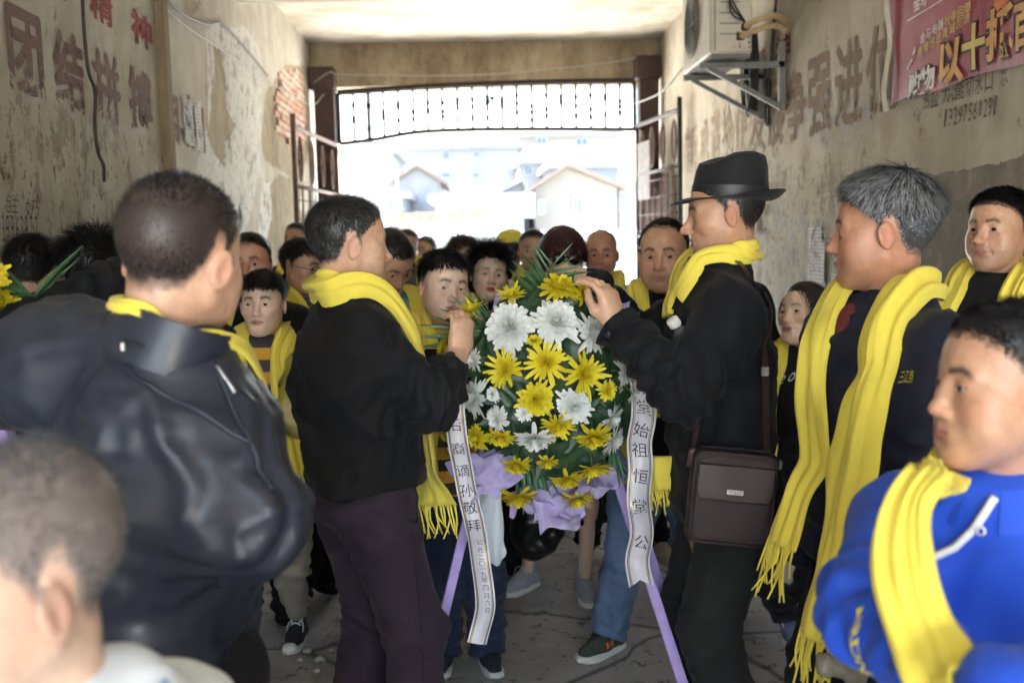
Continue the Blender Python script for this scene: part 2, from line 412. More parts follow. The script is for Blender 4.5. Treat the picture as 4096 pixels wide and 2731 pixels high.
mat('lace_white', (.75, .74, .72), .8, .05, 50)
mat('lace_dark', (.02, .02, .022), .8, .05, 50)
mat('shoe_orange', (.75, .16, .02), .6, .05, 50)
mat('shoe_leather', (.012, .012, .014), .3, .1, 30)
# ---------------------------------------------------------------- heads, hands, hair
def head_local(fat=0., nose=1., woman=False, child=False, openm=0., age=1.):
    """a head in its own frame: x right, y forward, z up, eyes at z = 0, about 0.23 m tall"""
    s = SDF(); w = 1 + .09 * fat
    s.u(el((0, -.022, .030), (.0745, .093, .084)))
    s.u(el((0, .018, .034), (.0645 , .063, .062)), .03)
    s.u(el((0, .018, -.030), (.0600 * w, .063, .074)), .03)
    jw = .049 * w if not (woman or child) else .044 * w
    for k in (-1, 1):
        s.u(el((k * .044 * w, .044, -.024), (.024, .026, .022)), .03)
        s.u(rc((k * jw, -.006, -.052), (k * .020, .058, -.096), .021, .018), .032)
        if fat: s.u(el((k * .040, .043, -.058), (.026 * w, .028, .030)), .03)
    s.u(el((0, .066, -.100), (.020, .017, .015)), .022)
    s.u(rc((0, .038, -.082), (0, -.035, -.066), .034, .040), .03)
    s.u(el((0, .067, -.068), (.029, .0215, .026)), .022)
    bz = .006 if (woman or child) else .009
    for k in (-1, 1): s.u(rc((k * .014, .0775, .019), (k * .046, .064, .0185), bz, bz * .8), .016)
    for k in (-1, 1): s.cut(el((k * .0315, .099, .001), (.0200, .0205, .0115)), .016)
    ny = .0985 + .006 * (nose - 1) * 4
    s.u(rc((0, .0805, .004), (0, ny, -.031), .0068, .0095), .016)
    s.u(el((0, ny + .003, -.036), (.0105, .0105, .0095)), .010)
    for k in (-1, 1):
        s.u(el((k * .0130, ny - .0075, -.0405), (.0082, .0095, .0075)), .007)
        s.cut(el((k * .0066, ny - .001, -.0475), (.0036, .0055, .0035)), .003)
    for k in (-1, 1):
        s.u(el((k * .0315, .0655, -.001), (.0175, .0150, .0140)), .007)
        a = roty(k * R_(3)); s.cut(el((k * .0315, .083, -.0022), (.0138, .013, .0029), a), .0020)
    # lips
    zo = -.0665 - openm * .002
    for k in (-1, 1):
        s.u(rc((0, .0885, zo + .0035), (k * .021, .0795, zo + .0005), .0046, .0026), .006)
        s.u(rc((0, .0870, zo - .0050 - openm * .004), (k * .019, .0795, zo - .001 - openm * .002), .0056, .0026), .006)
    s.cut(el((0, .092, zo - openm * .001), (.0215, .014, .0012 + openm * .0035)), .0025)
    s.cut(el((0, .094, zo - .0165), (.018, .009, .005)), .012)
    if age > 0 and not child:
        a_ = age * (.6 if woman else 1.)
        for k in (-1, 1):
            s.cut(rc((k * .0165, .0945, -.043), (k * .031, .0790, -.072), .0022 * a_, .0016 * a_), .009); s.cut(rc((k * .018, .0835, -.0175), (k * .042, .0745, -.0165), .0026 * a_, .0016 * a_), .007)
        if not woman: s.cut(rc((-.026, .0835, .043), (.026, .0835, .043), .0016 * a_, .0016 * a_), .005); s.cut(rc((-.028, .0815, .055), (.028, .0815, .055), .0014 * a_, .0014 * a_), .005)
    # ears
    for k in (-1, 1):
        Re = rotz(k * R_(-28)) @ rotx(R_(-12)); E = np.array((k * .0790, -.014, -.012))
        s.u(el(E, (.0062, .0185, .0300), Re), .006)
        o = Re @ np.array((k * .0075, .003, .001)); s.cut(el(E + o, (.0060, .0125, .0215), Re), .004)
        o = Re @ np.array((k * .0010, .010, -.004)); s.u(el(E + o, (.004, .004, .006), Re), .004)
    if woman:   # smaller brow and jaw already set
        pass
    return s
def hairline(L, style):
    th = np.degrees(np.arctan2(np.abs(L[:, 0]), L[:, 1] + .01)); z = L[:, 2]
    if style == 'recede': hz = np.interp(th, [0, 25, 40, 60, 75, 86, 92, 106, 116, 132, 180], [.086, .088, .080, .060, .030, -.012, .022, .022, -.02, -.048, -.060])
    elif style == 'bald': hz = np.interp(th, [0, 30, 60, 80, 90, 106, 116, 132, 180], [.2, .2, .09, .055, .045, .045, .0, -.035, -.05])
    elif style == 'woman': hz = np.interp(th, [0, 25, 45, 62, 80, 95, 110, 135, 180], [.072, .072, .062, .034, .000, -.015, -.05, -.07, -.075])
    else: hz = np.interp(th, [0, 25, 45, 62, 75, 86, 92, 106, 116, 132, 180], [.066, .066, .056, .040, .018, -.012, .022, .022, -.02, -.052, -.064])
    return z - hz
SKIN = dict(tan=(.52, .29, .185), mid=(.58, .35, .24), fair=(.66, .45, .335), red=(.50, .245, .155))
def skin_colours(L, tone, style, haircol, stub=0., blush=0., lip=(.48, .17, .14), brow=1.0, buzz=0., scale=1.):
    n = len(L); base = np.array(SKIN[tone]); C = np.tile(base, (n, 1)); ns = fbm(L * 40 / 1.0, 3)[:, None]
    C = C * (1 + .16 * ns) * (1 + .10 * fbm(L * 14 + 3, 2)[:, None] * np.array((.6, 1.1, 1.2)))
    def blob(c, r, amt, col):
        d = np.sqrt((((L - np.array(c)) / np.array(r)) ** 2).sum(1)); w = np.clip(1.25 - d, 0, 1)[:, None] * amt; return w * (np.array(col) - 0), w
    def put(c, r, amt, col):
        nonlocal C
        a, wgt = blob(c, r, amt, col); C = C * (1 - wgt) + a
    rd = base * np.array((1.05, .72, .70))
    for k in (-1, 1):
        put((k * .042, .06, -.032), (.03, .03, .025), .25 + blush, base * np.array((1.05, .66, .66)))
        put((k * .078, -.012, -.01), (.02, .03, .035), .45, rd)
        put((k * .0315, .075, -.010), (.02, .02, .009), .40, base * np.array((.74, .64, .62))); put((k * .0315, .08, .009), (.02, .02, .007), .30, base * np.array((.80, .72, .70)))
    put((0, .1, -.038), (.02, .02, .016), .3, rd)
    # lips
    z = L[:, 2]; x = L[:, 0]; y = L[:, 1]
    d = np.sqrt((x / .0245) ** 2 + ((z + .0675) / .0105) ** 2); wl = np.clip((1.08 - d) * 5, 0, 1) * (y > .070); wl = wl[:, None] * .85
    C = C * (1 - wl) + np.array(lip) * wl
    dk = np.clip(1 - np.abs(z + .0668) / .0016, 0, 1) * (np.abs(x) < .021) * (y > .07); C = C * (1 - .75 * dk[:, None])
    # brows
    bz_ = .0195 + .012 * np.clip(1 - np.abs(np.abs(x) - .034) / .03, 0, 1) * .45 - np.clip(np.abs(x) - .036, 0, 1) * .35
    bw = np.clip(1.3 - np.abs(z - bz_) / .0060, 0, 1) * np.clip((np.abs(x) - .011) / .004, 0, 1) * np.clip((.053 - np.abs(x)) / .008, 0, 1) * (y > .04)
    bw = (bw * brow * .9)[:, None]; C = C * (1 - bw) + np.array((.035, .024, .02)) * bw
    # lash line
    for k in (-1, 1):
        lw = np.clip(1 - np.abs(z - .0014 + .0022 * ((x - k * .0315) / .0145) ** 2) / .0016, 0, 1) * (np.abs(x - k * .0315) < .0145) * (y > .06)
        C = C * (1 - .85 * lw[:, None])
    if stub:
        m = np.clip((-.045 - z) / .02, 0, 1) * np.clip((y - .0) / .03, 0, 1) * stub
        m = m + np.clip(1 - np.abs(z + .054) / .008, 0, 1) * (np.abs(x) < .03) * (y > .07) * stub * .5
        m = np.clip(m, 0, .6)[:, None] * (.75 + .5 * ns); C = C * (1 - m) + np.array((.16, .12, .10)) * m
    if style:
        h = hairline(L, style) + .006 * vnoise(L * 160); m = (np.clip(h / .024, 0, 1) ** .8)[:, None] * (.94 if not buzz else buzz)
        C = C * (1 - m) + np.array(haircol) * m
    return np.clip(C, .003, .95)
CRC, CRR = np.array((0, -.022, .030)), np.array((.0745, .093, .084))
def hair_strands(L, N, style, n, ltop, lside, lift=.25, grav=.35, width=.0016, jitter=.25, fringe=None, crown=(.012, -.06, .108), seg=3, seed=1, part=0, curl=0., fade=.03, comb=None):
    """strand ribbons in head space rooted on scalp vertices L with normals N"""
    r = np.random.default_rng(seed); h = hairline(L, style); ear = (np.abs(L[:, 0]) > .074) & (L[:, 2] < .022) & (np.abs(L[:, 1] + .014) < .03)
    ok = np.where((h > 0) & ~ear)[0]; idx = ok[r.integers(0, len(ok), n)]
    P = L[idx] + r.normal(0, .0012, (n, 3)); Nn = N[idx]; hh = h[idx]
    cr = np.array(crown); fl = P - cr; fl -= Nn * (fl * Nn).sum(1, keepdims=True); fl /= np.linalg.norm(fl, axis=1, keepdims=True) + 1e-6
    ang = .5; fl = fl + np.cross(Nn, fl) * ang * np.clip(1 - np.linalg.norm(P - cr, axis=1, keepdims=True) / .05, 0, 1)
    if comb is not None:
        up = np.clip((P[:, 2:3] - .03) / .05, 0, 1); fl = fl * (1 - up * .8) + np.array(comb) * up * .8
    down = np.clip((.06 - P[:, 2:3]) / .06, 0, 1); fl = fl + np.array((0, -.15, -1.)) * down * 1.2
    if part: fl[:, 0] += part * np.clip(P[:, 2] / .08, 0, 1)
    fl += r.normal(0, jitter, (n, 3)); fl -= Nn * (fl * Nn).sum(1, keepdims=True); fl /= np.linalg.norm(fl, axis=1, keepdims=True) + 1e-6
    tp = np.clip((P[:, 2] - .02) / .06, 0, 1); ln = lside + (ltop - lside) * tp
    ln = ln * np.clip(hh / fade, .25, 1) if style != 'woman' else ln
    if fringe is not None:
        fr = np.clip((P[:, 1] - .03) / .03, 0, 1) * np.clip((P[:, 2] - .04) / .02, 0, 1); ln = ln * (1 - fr) + fringe * fr
    ln = ln * r.uniform(.65, 1.1, n); st = ln / seg
    D = fl * (1 - lift) + Nn * lift; D /= np.linalg.norm(D, axis=1, keepdims=True)
    pts = [P]; G = np.array((0, 0, -1.)); ph = r.uniform(0, 6.28, n)
    off = 1 + r.uniform(.02, .16, n) * np.clip(ln / .05, .2, 1.2)
    for k in range(seg):
        D = D + G * grav * (ln[:, None] / .06) * .35
        if curl: D = D + np.stack([np.cos(ph + k * 1.9), np.sin(ph + k * 1.9), np.cos(ph * 2 + k * 2.3)], 1) * curl
        D /= np.linalg.norm(D, axis=1, keepdims=True)
        q = pts[-1] + D * st[:, None]; e = (q - CRC) / CRR; m = np.linalg.norm(e, axis=1); lim = 1.0 + (off - 1) * min(1, (k + 1) / 2)
        ins = (m < lim) & (q[:, 2] > -.03); q[ins] = CRC + e[ins] / m[ins][:, None] * lim[ins][:, None] * CRR
        D = q - pts[-1]; D /= np.linalg.norm(D, axis=1, keepdims=True) + 1e-9; pts.append(q)
    A = np.stack(pts, 1); T = np.gradient(A, axis=1); S = np.cross(T, Nn[:, None, :]); S /= np.linalg.norm(S, axis=2, keepdims=True) + 1e-9
    wd = width * np.linspace(1, .2, seg + 1)[None, :, None] * r.uniform(.7, 1.3, n)[:, None, None]
    V = np.stack([A - S * wd, A + S * wd], 2).reshape(-1, 3); b = np.arange(n)[:, None] * (seg + 1) * 2 + np.arange(seg)[None] * 2
    F = np.stack([b, b + 1, b + 3, b + 2], -1).reshape(-1, 4)
    return V, F, np.repeat(r.random(n), (seg + 1) * 2)
def hand_sdf(s, wrist, fdir, palm, side, curl=.5, sc_=1., spread=.0, pinch=None, thumb=.5, curls=None):
    """five fingers rooted in a palm; fdir = wrist to knuckles, palm = palm normal (outwards), side = +1 for a right hand"""
    f = unit(fdir); p = unit(np.array(palm) - f * (np.array(palm) @ f)); a = np.cross(f, p) * -side   # a: towards the thumb
    W = np.array(wrist, float); k = sc_
    X = lambda u, v, w_: W + (f * u + a * v + p * w_) * k
    s.u(rc(X(-.01, 0, 0), X(.03, .004, 0), .026 * k, .030 * k, (p, 1.45)), .02)
    s.u(rc(X(.03, .018, 0), X(.080, .024, -.002), .022 * k, .017 * k, (p, 1.2)), .02)
    s.u(rc(X(.03, -.014, 0), X(.074, -.022, -.002), .022 * k, .016 * k, (p, 1.2)), .02)
    s.u(rc(X(.04, .0, 0), X(.082, .002, -.003), .022 * k, .017 * k, (p, 1.2)), .02)
    tips = []
    for i, (v, L, r) in enumerate(((.030, .072, .0092), (.0105, .080, .0095), (-.0095, .074, .0090), (-.028, .058, .0080))):
        c = (curls[i] if curls is not None else curl) * 1.45; q = X(.082 - .003 * abs(i - 1), v, -.003); an = c * .55; sp = (1.5 - i) * spread; seg = (.46, .30, .24)
        rr = r * k
        for j, fr in enumerate(seg):
            d = f * math.cos(an) + p * math.sin(an) + a * sp * .25; d = unit(d); q2 = q + d * L * fr * k
            s.u(rc(q, q2, rr, rr * .9), .006 if j == 0 else .003); q = q2; rr *= .9; an += c * (.75 if j == 0 else .5)
        tips.append(q)
    t0 = X(.022, .026, .006); t1 = X(.050, .046 - .012 * thumb, .012 + .016 * thumb); t2 = X(.080, .044 - .022 * thumb, .014 + .030 * thumb); t3 = X(.100, .040 - .028 * thumb, .012 + .034 * thumb)
    if pinch is not None: t2 = (t1 + pinch) / 2 + (p + a) * .006 * k; t3 = np.array(pinch)
    s.u(rc(t0, t1, .0150 * k, .0120 * k), .016); s.u(rc(t1, t2, .0115 * k, .0100 * k), .006); s.u(rc(t2, t3, .0100 * k, .0085 * k), .003)
    return tips
# ---------------------------------------------------------------- a person
def ik(a, b, l1, l2, hint):
    a = np.array(a, float); b = np.array(b, float); d = b - a; L = np.linalg.norm(d)
    if L > (l1 + l2) * .985: b = a + d / L * (l1 + l2) * .985; d = b - a; L = np.linalg.norm(d)
    x = (l1 * l1 - l2 * l2 + L * L) / (2 * L); y = math.sqrt(max(l1 * l1 - x * x, 0)); u = d / L
    h = np.array(hint, float); h = unit(h - u * (h @ u)); return a + u * x + h * y, b
class Pose:
    """joints in the place's coordinates. face: degrees counter-clockwise from +Y (0 away from camera, 90 left, 180 to camera)"""
    def __init__(s, head, face, h=None, head_yaw=None, pitch=0, roll=0, lean=0, side=0, hs=1., wide=1., foot=None, feet=.5, twist=0, hunch=0):
        s.head = np.array(head, float); s.face = face; R = rotz(R_(face)); s.R = R; s.fwd = R @ (0, 1, 0); s.rt = R @ (1, 0, 0)
        Rt = rotz(R_(face + twist)); s.srt = Rt @ (1, 0, 0); s.sfwd = Rt @ (0, 1, 0)
        s.h = h or s.head[2] / .935; h = s.h; s.hs = hs; s.wide = wide
        base = s.head.copy(); L = .435 * h                       # head to pelvis along the spine
        la, sa = R_(lean), R_(side); ax = unit(np.array((0, 0, 1.)) * math.cos(la) * math.cos(sa) + s.fwd * math.sin(la) + s.rt * math.sin(sa)); s.axis = ax
        s.neck = s.head - ax * .158 * hs - s.fwd * (.026 * hs + hunch) ; s.pelvis = s.neck - ax * (.845 - .50) * h
        drop = .50 * h - s.pelvis[2]; s.pelvis[2] = .50 * h if abs(drop) < .12 else s.pelvis[2]
        s.ground = np.array((s.pelvis[0], s.pelvis[1], 0.)) if foot is None else np.array((*foot, 0.))
        w = .103 * h * wide; s.sh = {k: s.neck - ax * .052 * h + s.srt * k * w for k in (-1, 1)}
        s.l1, s.l2 = .172 * h, .150 * h; s.el = {}; s.wr = {}
        for k in (-1, 1): s.arm(k, s.sh[k] + s.rt * k * .05 * h + s.fwd * .03 * h - np.array((0, 0, .315 * h)))
        s.hip = {k: s.pelvis + s.rt * k * .048 * h - np.array((0, 0, .005 * h)) for k in (-1, 1)}; s.kn = {}; s.an = {}; s.toe = {}
        for k in (-1, 1): s.leg(k, s.ground + s.rt * k * .055 * h * (feet * 2) + np.array((0, 0, .045 * h)))
        y = head_yaw if head_yaw is not None else face; s.HM = rotz(R_(y)) @ rotx(R_(pitch)) @ roty(R_(roll))
    def arm(s, k, target, hint=None):
        hint = hint if hint is not None else (-s.fwd * .6 + s.rt * k * .5 + np.array((0, 0, -.4))); s.el[k], s.wr[k] = ik(s.sh[k], target, s.l1, s.l2, hint); return s
    def leg(s, k, ankle, toe=None, hint=None):
        a = np.array(ankle, float); h = s.h; s.kn[k], s.an[k] = ik(s.hip[k], a, .235 * h, .232 * h, s.fwd if hint is None else hint)
        s.toe[k] = unit(np.array(toe, float)) if toe is not None else unit(s.fwd + s.rt * k * .25); return s
def torso_fn(p, t0, Ws, Ds, belly=0., exp=2.3):
    """elliptic torso from pelvis (t=0) to neck base (t=1); Ws, Ds: [(t, half width/h)], twisting with the shoulders"""
    a = V3(*p.pelvis); ax = p.neck - p.pelvis; L = float(np.linalg.norm(ax)); ax = (ax / L).astype(np.float32)
    r0 = unit(p.rt - ax * (p.rt @ ax)); r1 = unit(p.srt - ax * (p.srt @ ax)); h = p.h
    tw, w_ = zip(*Ws); td, d_ = zip(*Ds)
    def f(P):
        q = P - a; t = q @ ax / L; tc = np.clip(t, t0, 1.02); k = np.clip(tc, 0, 1)[:, None]
        r = (r0 * (1 - k) + r1 * k).astype(np.float32); r /= np.linalg.norm(r, axis=1, keepdims=True); fw = np.cross(ax, r)
        q = q - t[:, None] * ax; u = (q * r).sum(1); v = (q * fw).sum(1) - (belly * np.exp(-((tc - .22) / .25) ** 2) * h if belly else 0)
        W = np.interp(tc, tw, w_).astype(np.float32) * h; D = np.interp(tc, td, d_).astype(np.float32) * h
        e = (np.abs(u / W) ** exp + np.abs(v / D) ** exp) ** (1 / exp); d = (e - 1) * np.minimum(W, D)
        o = np.maximum(t - 1.02, t0 - t) * L
        return np.where(o > 0, np.sqrt(np.maximum(d, 0) ** 2 + o * o) + np.minimum(d, 0) * 0, np.maximum(d, o))
    c0 = p.pelvis + (p.neck - p.pelvis) * t0; m = .17 * h
    f.lo = (np.minimum(c0, p.neck) - m).astype(np.float32); f.hi = (np.maximum(c0, p.neck) + m).astype(np.float32); return f
TOP = {
 'sweater': dict(t0=-.06, W=[(-.1, .104), (.1, .104), (.35, .103), (.62, .108), (.80, .090), (.92, .056), (1.02, .036)], D=[(-.1, .074), (.1, .074), (.35, .072), (.62, .078), (.85, .062), (.97, .042), (1.02, .036)]),
 'jacket': dict(t0=-.17, W=[(-.2, .118), (.1, .112), (.35, .110), (.62, .116), (.80, .098), (.92, .062), (1.02, .041)], D=[(-.2, .086), (.1, .082), (.35, .080), (.62, .085), (.85, .070), (.97, .050), (1.02, .042)]),
}
def creases(V, seed, f=1.0):
    """cloth relief: soft swells with sharp-backed creases running through them"""
    w_ = np.stack([fbm(V * 5 + seed, 2), fbm(V * 5 + seed + 9, 2), fbm(V * 5 + seed + 17, 2)], 1) * 1.1
    n1 = vnoise((V * np.array((5.5, 5.5, 8.0)) * f + w_ + seed)); n2 = vnoise((V * np.array((10, 10, 15)) * f + w_ * 1.6 + seed + 5))
    return .95 * (1 - np.abs(n1)) ** 5 + .55 * (1 - np.abs(n2)) ** 5 - .42 + .55 * fbm(V * 3.5 + seed, 2)
def folds(V, N, p, amp, seed=0, arms=True, scale=1.0):
    """creases pushed into a garment: rings where a sleeve bends, drag folds on the body"""
    d = creases(V, seed, scale)
    if arms:
        for k in (-1, 1):
            a, c, e = p.sh[k], p.el[k], p.wr[k]; u = unit(e - a); r = np.linalg.norm(V - c, axis=1); wg = np.exp(-(r / (.10 * p.h / 1.7 * 1.3)) ** 2)
            ph = (V - c) @ u; d = d + wg * .75 * np.sin(ph * 130 + 3.5 * vnoise(V * 9 + seed) + seed)
            u2 = unit(e - c); t = ((V - c) @ u2) / max(np.linalg.norm(e - c), .05); ax_ = np.linalg.norm(V - c - np.outer((V - c) @ u2, u2), axis=1); wf = ((t > 0) & (t < 1.05) & (ax_ < .09)) * .45; d = d + wf * np.sin(t * 24 + 4 * vnoise(V * 8 + seed))
    return V + N * (d * amp)[:, None]
def dress(p, kind, mat_, parent, name='jacket', vox=.011, sleeve=(.050, .036, .030), k_arm=.05, belly=0., wadd=1., dadd=1., short=0., amp=.010, seed=0, extra=None, t0=None, arms=True, cuff=1.0, fscale=1.0):
    T = TOP[kind]; h = p.h; s = SDF()
    s.u(torso_fn(p, T['t0'] if t0 is None else t0, [(a, b * wadd * p.wide) for a, b in T['W']], [(a, b * dadd) for a, b in T['D']], belly))
    for k in (-1, 1):
        s.u(rc(p.neck - p.axis * .012 * h + p.srt * k * .025 * h, p.sh[k] + p.axis * .002 * h, .030 * h, .034 * h, None), .07)
        if arms:
            r0, r1, r2 = (x * h * .72 for x in sleeve)
            s.u(rc(p.sh[k], p.el[k], r0 * 1.12, r1 * 1.05), k_arm)
            if not short: s.u(rc(p.el[k], p.el[k] + (p.wr[k] - p.el[k]) * cuff, r1 * 1.05, r2 * 1.05), .03)
            else:
                pass
    if extra: extra(s)
    f = s
    if short:
        f = SDF(); f.u(torso_fn(p, T['t0'] if t0 is None else t0, [(a, b * wadd * p.wide) for a, b in T['W']], [(a, b * dadd) for a, b in T['D']], belly))
        for k in (-1, 1):
            f.u(rc(p.neck - p.axis * .012 * h + p.srt * k * .025 * h, p.sh[k] + p.axis * .002 * h, .030 * h, .034 * h), .07)
            f.u(rc(p.sh[k], p.sh[k] + (p.el[k] - p.sh[k]) * short, .05 * h * .8, .047 * h * .8), k_arm)
    V, F = polygonize(f, vox); V = relax(V, F, 1); V = folds(V, vnormals(V, F), p, amp, seed, arms, fscale); V = relax(V, F, 1, .3)
    o = mk(name, V, F, mat_, parent); p.cloth = f; p.cloth_ob = o; return o
def legs(p, mat_, parent, name='trousers', vox=.012, r=(.060, .043, .036), amp=.013, seed=1, cut=None, belly=1.):
    h = p.h; s = SDF()
    s.u(el(p.pelvis - np.array((0, 0, .0)), (.098 * h * p.wide, .072 * h * belly, .075 * h), np.stack([p.rt, p.fwd, (0, 0, 1)], 1)))
    for k in (-1, 1):
        s.u(rc(p.hip[k] - np.array((0, 0, .01 * h)), p.kn[k], r[0] * h, r[1] * h), .03)
        e = p.an[k] if cut is None else p.kn[k] + (p.an[k] - p.kn[k]) * cut
        s.u(rc(p.kn[k], e, r[1] * h, r[2] * h), .02)
    V, F = polygonize(s, vox); V = relax(V, F, 1); N = vnormals(V, F)
    n1 = fbm(V * np.array((10, 10, 6)) + seed, 2); d = creases(V, seed + 3, .9)
    for k in (-1, 1):
        for c, wd in ((p.kn[k], .10), (p.an[k], .12), (p.hip[k] - np.array((0, 0, .05 * h)), .09)):
            wg = np.exp(-(np.linalg.norm(V - c, axis=1) / wd) ** 2); d = d + wg * .8 * np.sin(V[:, 2] * 110 + 6 * n1 + (V[:, 0] + V[:, 1]) * 25 + seed * 3)
    V = relax(V + N * (d * amp)[:, None], F, 1, .3); return mk(name, V, F, mat_, parent)
def head_mesh(p, parent, tone='mid', style='short', haircol=(.012, .010, .009), fat=0., nose=1., woman=False, child=False, openm=0., vox=.0034, stub=0., blush=0., lip=(.46, .17, .14),
              brow=1., buzz=0., hands=(), hand_s=1., core=True, collar=1., look=(0, 0), hair=None, shell=.006, hcol2=None, grey=0., eyes=True, warp=None, hscale=None, age=1., bare=()):
    """the one continuous body (head, neck, core, arms, hands) plus eyes and hair"""
    hs = p.hs; nose = nose * (.74 if child else .88 if woman else 1.); hl = head_local(fat, nose, woman, child, openm, age); s = SDF(); h = p.h
    s.u(xf(hl, p.HM, p.head, hs))
    nt_ = p.head + p.HM @ (np.array((0, -.022, -.062)) * hs); s.u(rc(p.neck - p.axis * .03 * h, nt_, .047 * hs * (1.08 if not (woman or child) else .88), .042 * hs * (1.08 if not (woman or child) else .9)), .026 * hs)
    for k in (-1, 1): s.u(rc(p.neck - p.axis * .035 * h + p.srt * k * .01 * h, p.sh[k] - p.srt * k * .02 * h, .032 * h, .026 * h), .05)
    s.lo = np.minimum(s.lo, 9e9); zmin = p.neck[2] - .045 * h
    lo = s.lo.copy(); hi_ = s.hi.copy(); lo[2] = max(lo[2], zmin); c_ = (p.head + p.neck) / 2
    for a in (0, 1): lo[a] = max(lo[a], min(p.head[a], p.neck[a]) - .135 * hs); hi_[a] = min(hi_[a], max(p.head[a], p.neck[a]) + .135 * hs)
    V, F = polygonize(s, vox, lo, hi_)
    V = relax(V, F, 1, .4); N = vnormals(V, F); L = ((V - p.head) @ p.HM) / hs
    neckmask = L[:, 2] < -.125
    C = skin_colours(L, tone, style, haircol, stub, blush, lip, brow, buzz)
    red = np.clip((L[:, 2] + .03) / .05, 0, 1)
    parts = [(V, F, C)]
    if core:
        c = SDF(); c.u(rc(p.neck - p.axis * .05 * h, p.pelvis, .055 * h, .055 * h, (p.fwd, 1.3)))
        for k in (-1, 1):
            c.u(rc(p.neck - p.axis * .04 * h, p.sh[k], .03 * h, .024 * h), .03); c.u(rc(p.sh[k], p.el[k], .024 * h, .019 * h), .02); c.u(rc(p.el[k], p.wr[k], .019 * h, .015 * h), .01)
            c.u(rc(p.pelvis, p.kn[k], .04 * h, .028 * h), .03); c.u(rc(p.kn[k], p.an[k] + (0, 0, .0), .026 * h, .02 * h), .02)
        v, f = polygonize(c, .027); parts.append((v, f, np.tile(np.array(SKIN[tone]), (len(v), 1))))
    for hd in hands:
        c = SDF(); k = hd['side']; e, w_ = p.el[k], p.wr[k]; fr = hd.get('fore', .5)
        c.u(rc(w_ + (e - w_) * fr, w_, hd.get('r0', .024) * h * .95, .0175 * h), .01)
        tips = hand_sdf(c, w_, hd.get('dir', w_ - e), hd['palm'], k, hd.get('curl', .5), hand_s, hd.get('spread', 0.), hd.get('pinch'), hd.get('thumb', .5), hd.get('curls'))
        v, f = polygonize(c, hd.get('vox', .0032)); v = relax(v, f, 1, .4); tn = np.array(SKIN[hd.get('tone', tone)])
        nn = fbm(v * 45, 3)[:, None]; cc = tn * (1 + .15 * nn)
        for t in tips:
            wg = np.clip(1.2 - np.linalg.norm(v - t, axis=1) / .016, 0, 1)[:, None] * .5; cc = cc * (1 - wg) + tn * np.array((1.12, .78, .76)) * wg
        parts.append((v, f, cc))
    for (a, b, ra, rb) in bare:
        c = SDF(); c.u(rc(a, b, ra, rb)); v, f = polygonize(c, .009); parts.append((v, f, np.tile(np.array(SKIN[tone]), (len(v), 1))))
    o = 0; VV, FF, CC = [], [], []
    for v, f, c in parts: VV.append(v); FF.append(f + o); CC.append(c); o += len(v)
    body = mk('body', np.concatenate(VV), np.concatenate(FF), 'skin', parent, np.concatenate(CC).astype(np.float32))
    if eyes:
        for k in (-1, 1):
            c = np.array((k * .0315, .0668, -.0022)); g = unit(np.array((look[0], 1, look[1]))); 
            vv, ff = uv_ball(.0132, 14, 10); d = vv @ g / .0132; col = np.tile(np.array((.50, .46, .43)), (len(vv), 1)); col[d > .80] = (.022, .012, .009); col[d > .965] = (.004, .004, .004)
            mk('eye', (vv + c) * hs @ p.HM.T + p.head, ff, 'eyeball', parent, col.astype(np.float32))
    if style:
        # hair: cap grown off the scalp + strands
        hl_ = hairline(L, style); ear = (np.abs(L[:, 0]) > .0755) & (L[:, 2] < .03) & (np.abs(L[:, 1] + .014) < .03); mk_ = (hl_ > .002 + .004 * vnoise(L * 220)) & ~ear; cap_ = (hl_ > (.014 if style == 'short' else .006) + .008 * vnoise(L * 120)) & ~ear
        keep = cap_[F].all(1); ids = np.unique(F[keep]); mp = np.full(len(V), -1); mp[ids] = np.arange(len(ids)); Fc = mp[F[keep]]
        Ls = L[ids]; top = np.clip((Ls[:, 2] - .0) / .08, 0, 1); g_ = np.clip((hl_[ids] - .006) / .03, 0, 1)
        thick = shell * (.35 + .65 * top) * g_
        Ns = N[ids] @ p.HM; nz = fbm(Ls * 90, 2); Vc = Ls + Ns * (thick * (1 + .3 * nz) + .0008)[:, None]
        hv = [Vc]; hf = [Fc]; cc = np.tile(np.array(haircol), (len(Vc), 1)) * (1 + .5 * nz[:, None]); hc = [cc]; o = len(Vc)
        if shell <= 0: hv, hf, hc, o = [], [], [], 0
        for kw in (hair or []):
            kw = dict(kw); Ln = L + (N @ p.HM) * (max(0, shell - .006) * np.clip((L[:, 2:3]) / .06, 0, 1) * np.clip(hl_ / .02, 0, 1)[:, None]); v, f, rnd = hair_strands(Ln[mk_], (N @ p.HM)[mk_], style, **kw); v = v
            c1 = np.array(haircol); c2 = np.array(hcol2 if hcol2 is not None else np.array(haircol) * 1.8 + .004)
            m = (rnd < grey)[:, None] if grey else (rnd[:, None] ** 2 * .6)
            hv.append(v); hf.append(f + o); hc.append(c1 * (1 - m) + c2 * m); o += len(v)
        W = np.concatenate(hv)
        if hscale is not None: W = W * np.array(hscale)
        mk('hair', W * hs @ p.HM.T + p.head, np.concatenate(hf), 'hair', parent, np.concatenate(hc).astype(np.float32))
    p.skin = s; return body
def uv_ball(r, nu, nv):
    a = np.linspace(0, 2 * np.pi, nu, endpoint=False); b = np.linspace(0, np.pi, nv + 1)
    V = np.array([(r * math.sin(t) * math.cos(p_), r * math.sin(t) * math.sin(p_), r * math.cos(t)) for t in b for p_ in a])
    F = np.array([(j * nu + i, (j + 1) * nu + i, (j + 1) * nu + (i + 1) % nu, j * nu + (i + 1) % nu) for j in range(nv) for i in range(nu)]); return V, F
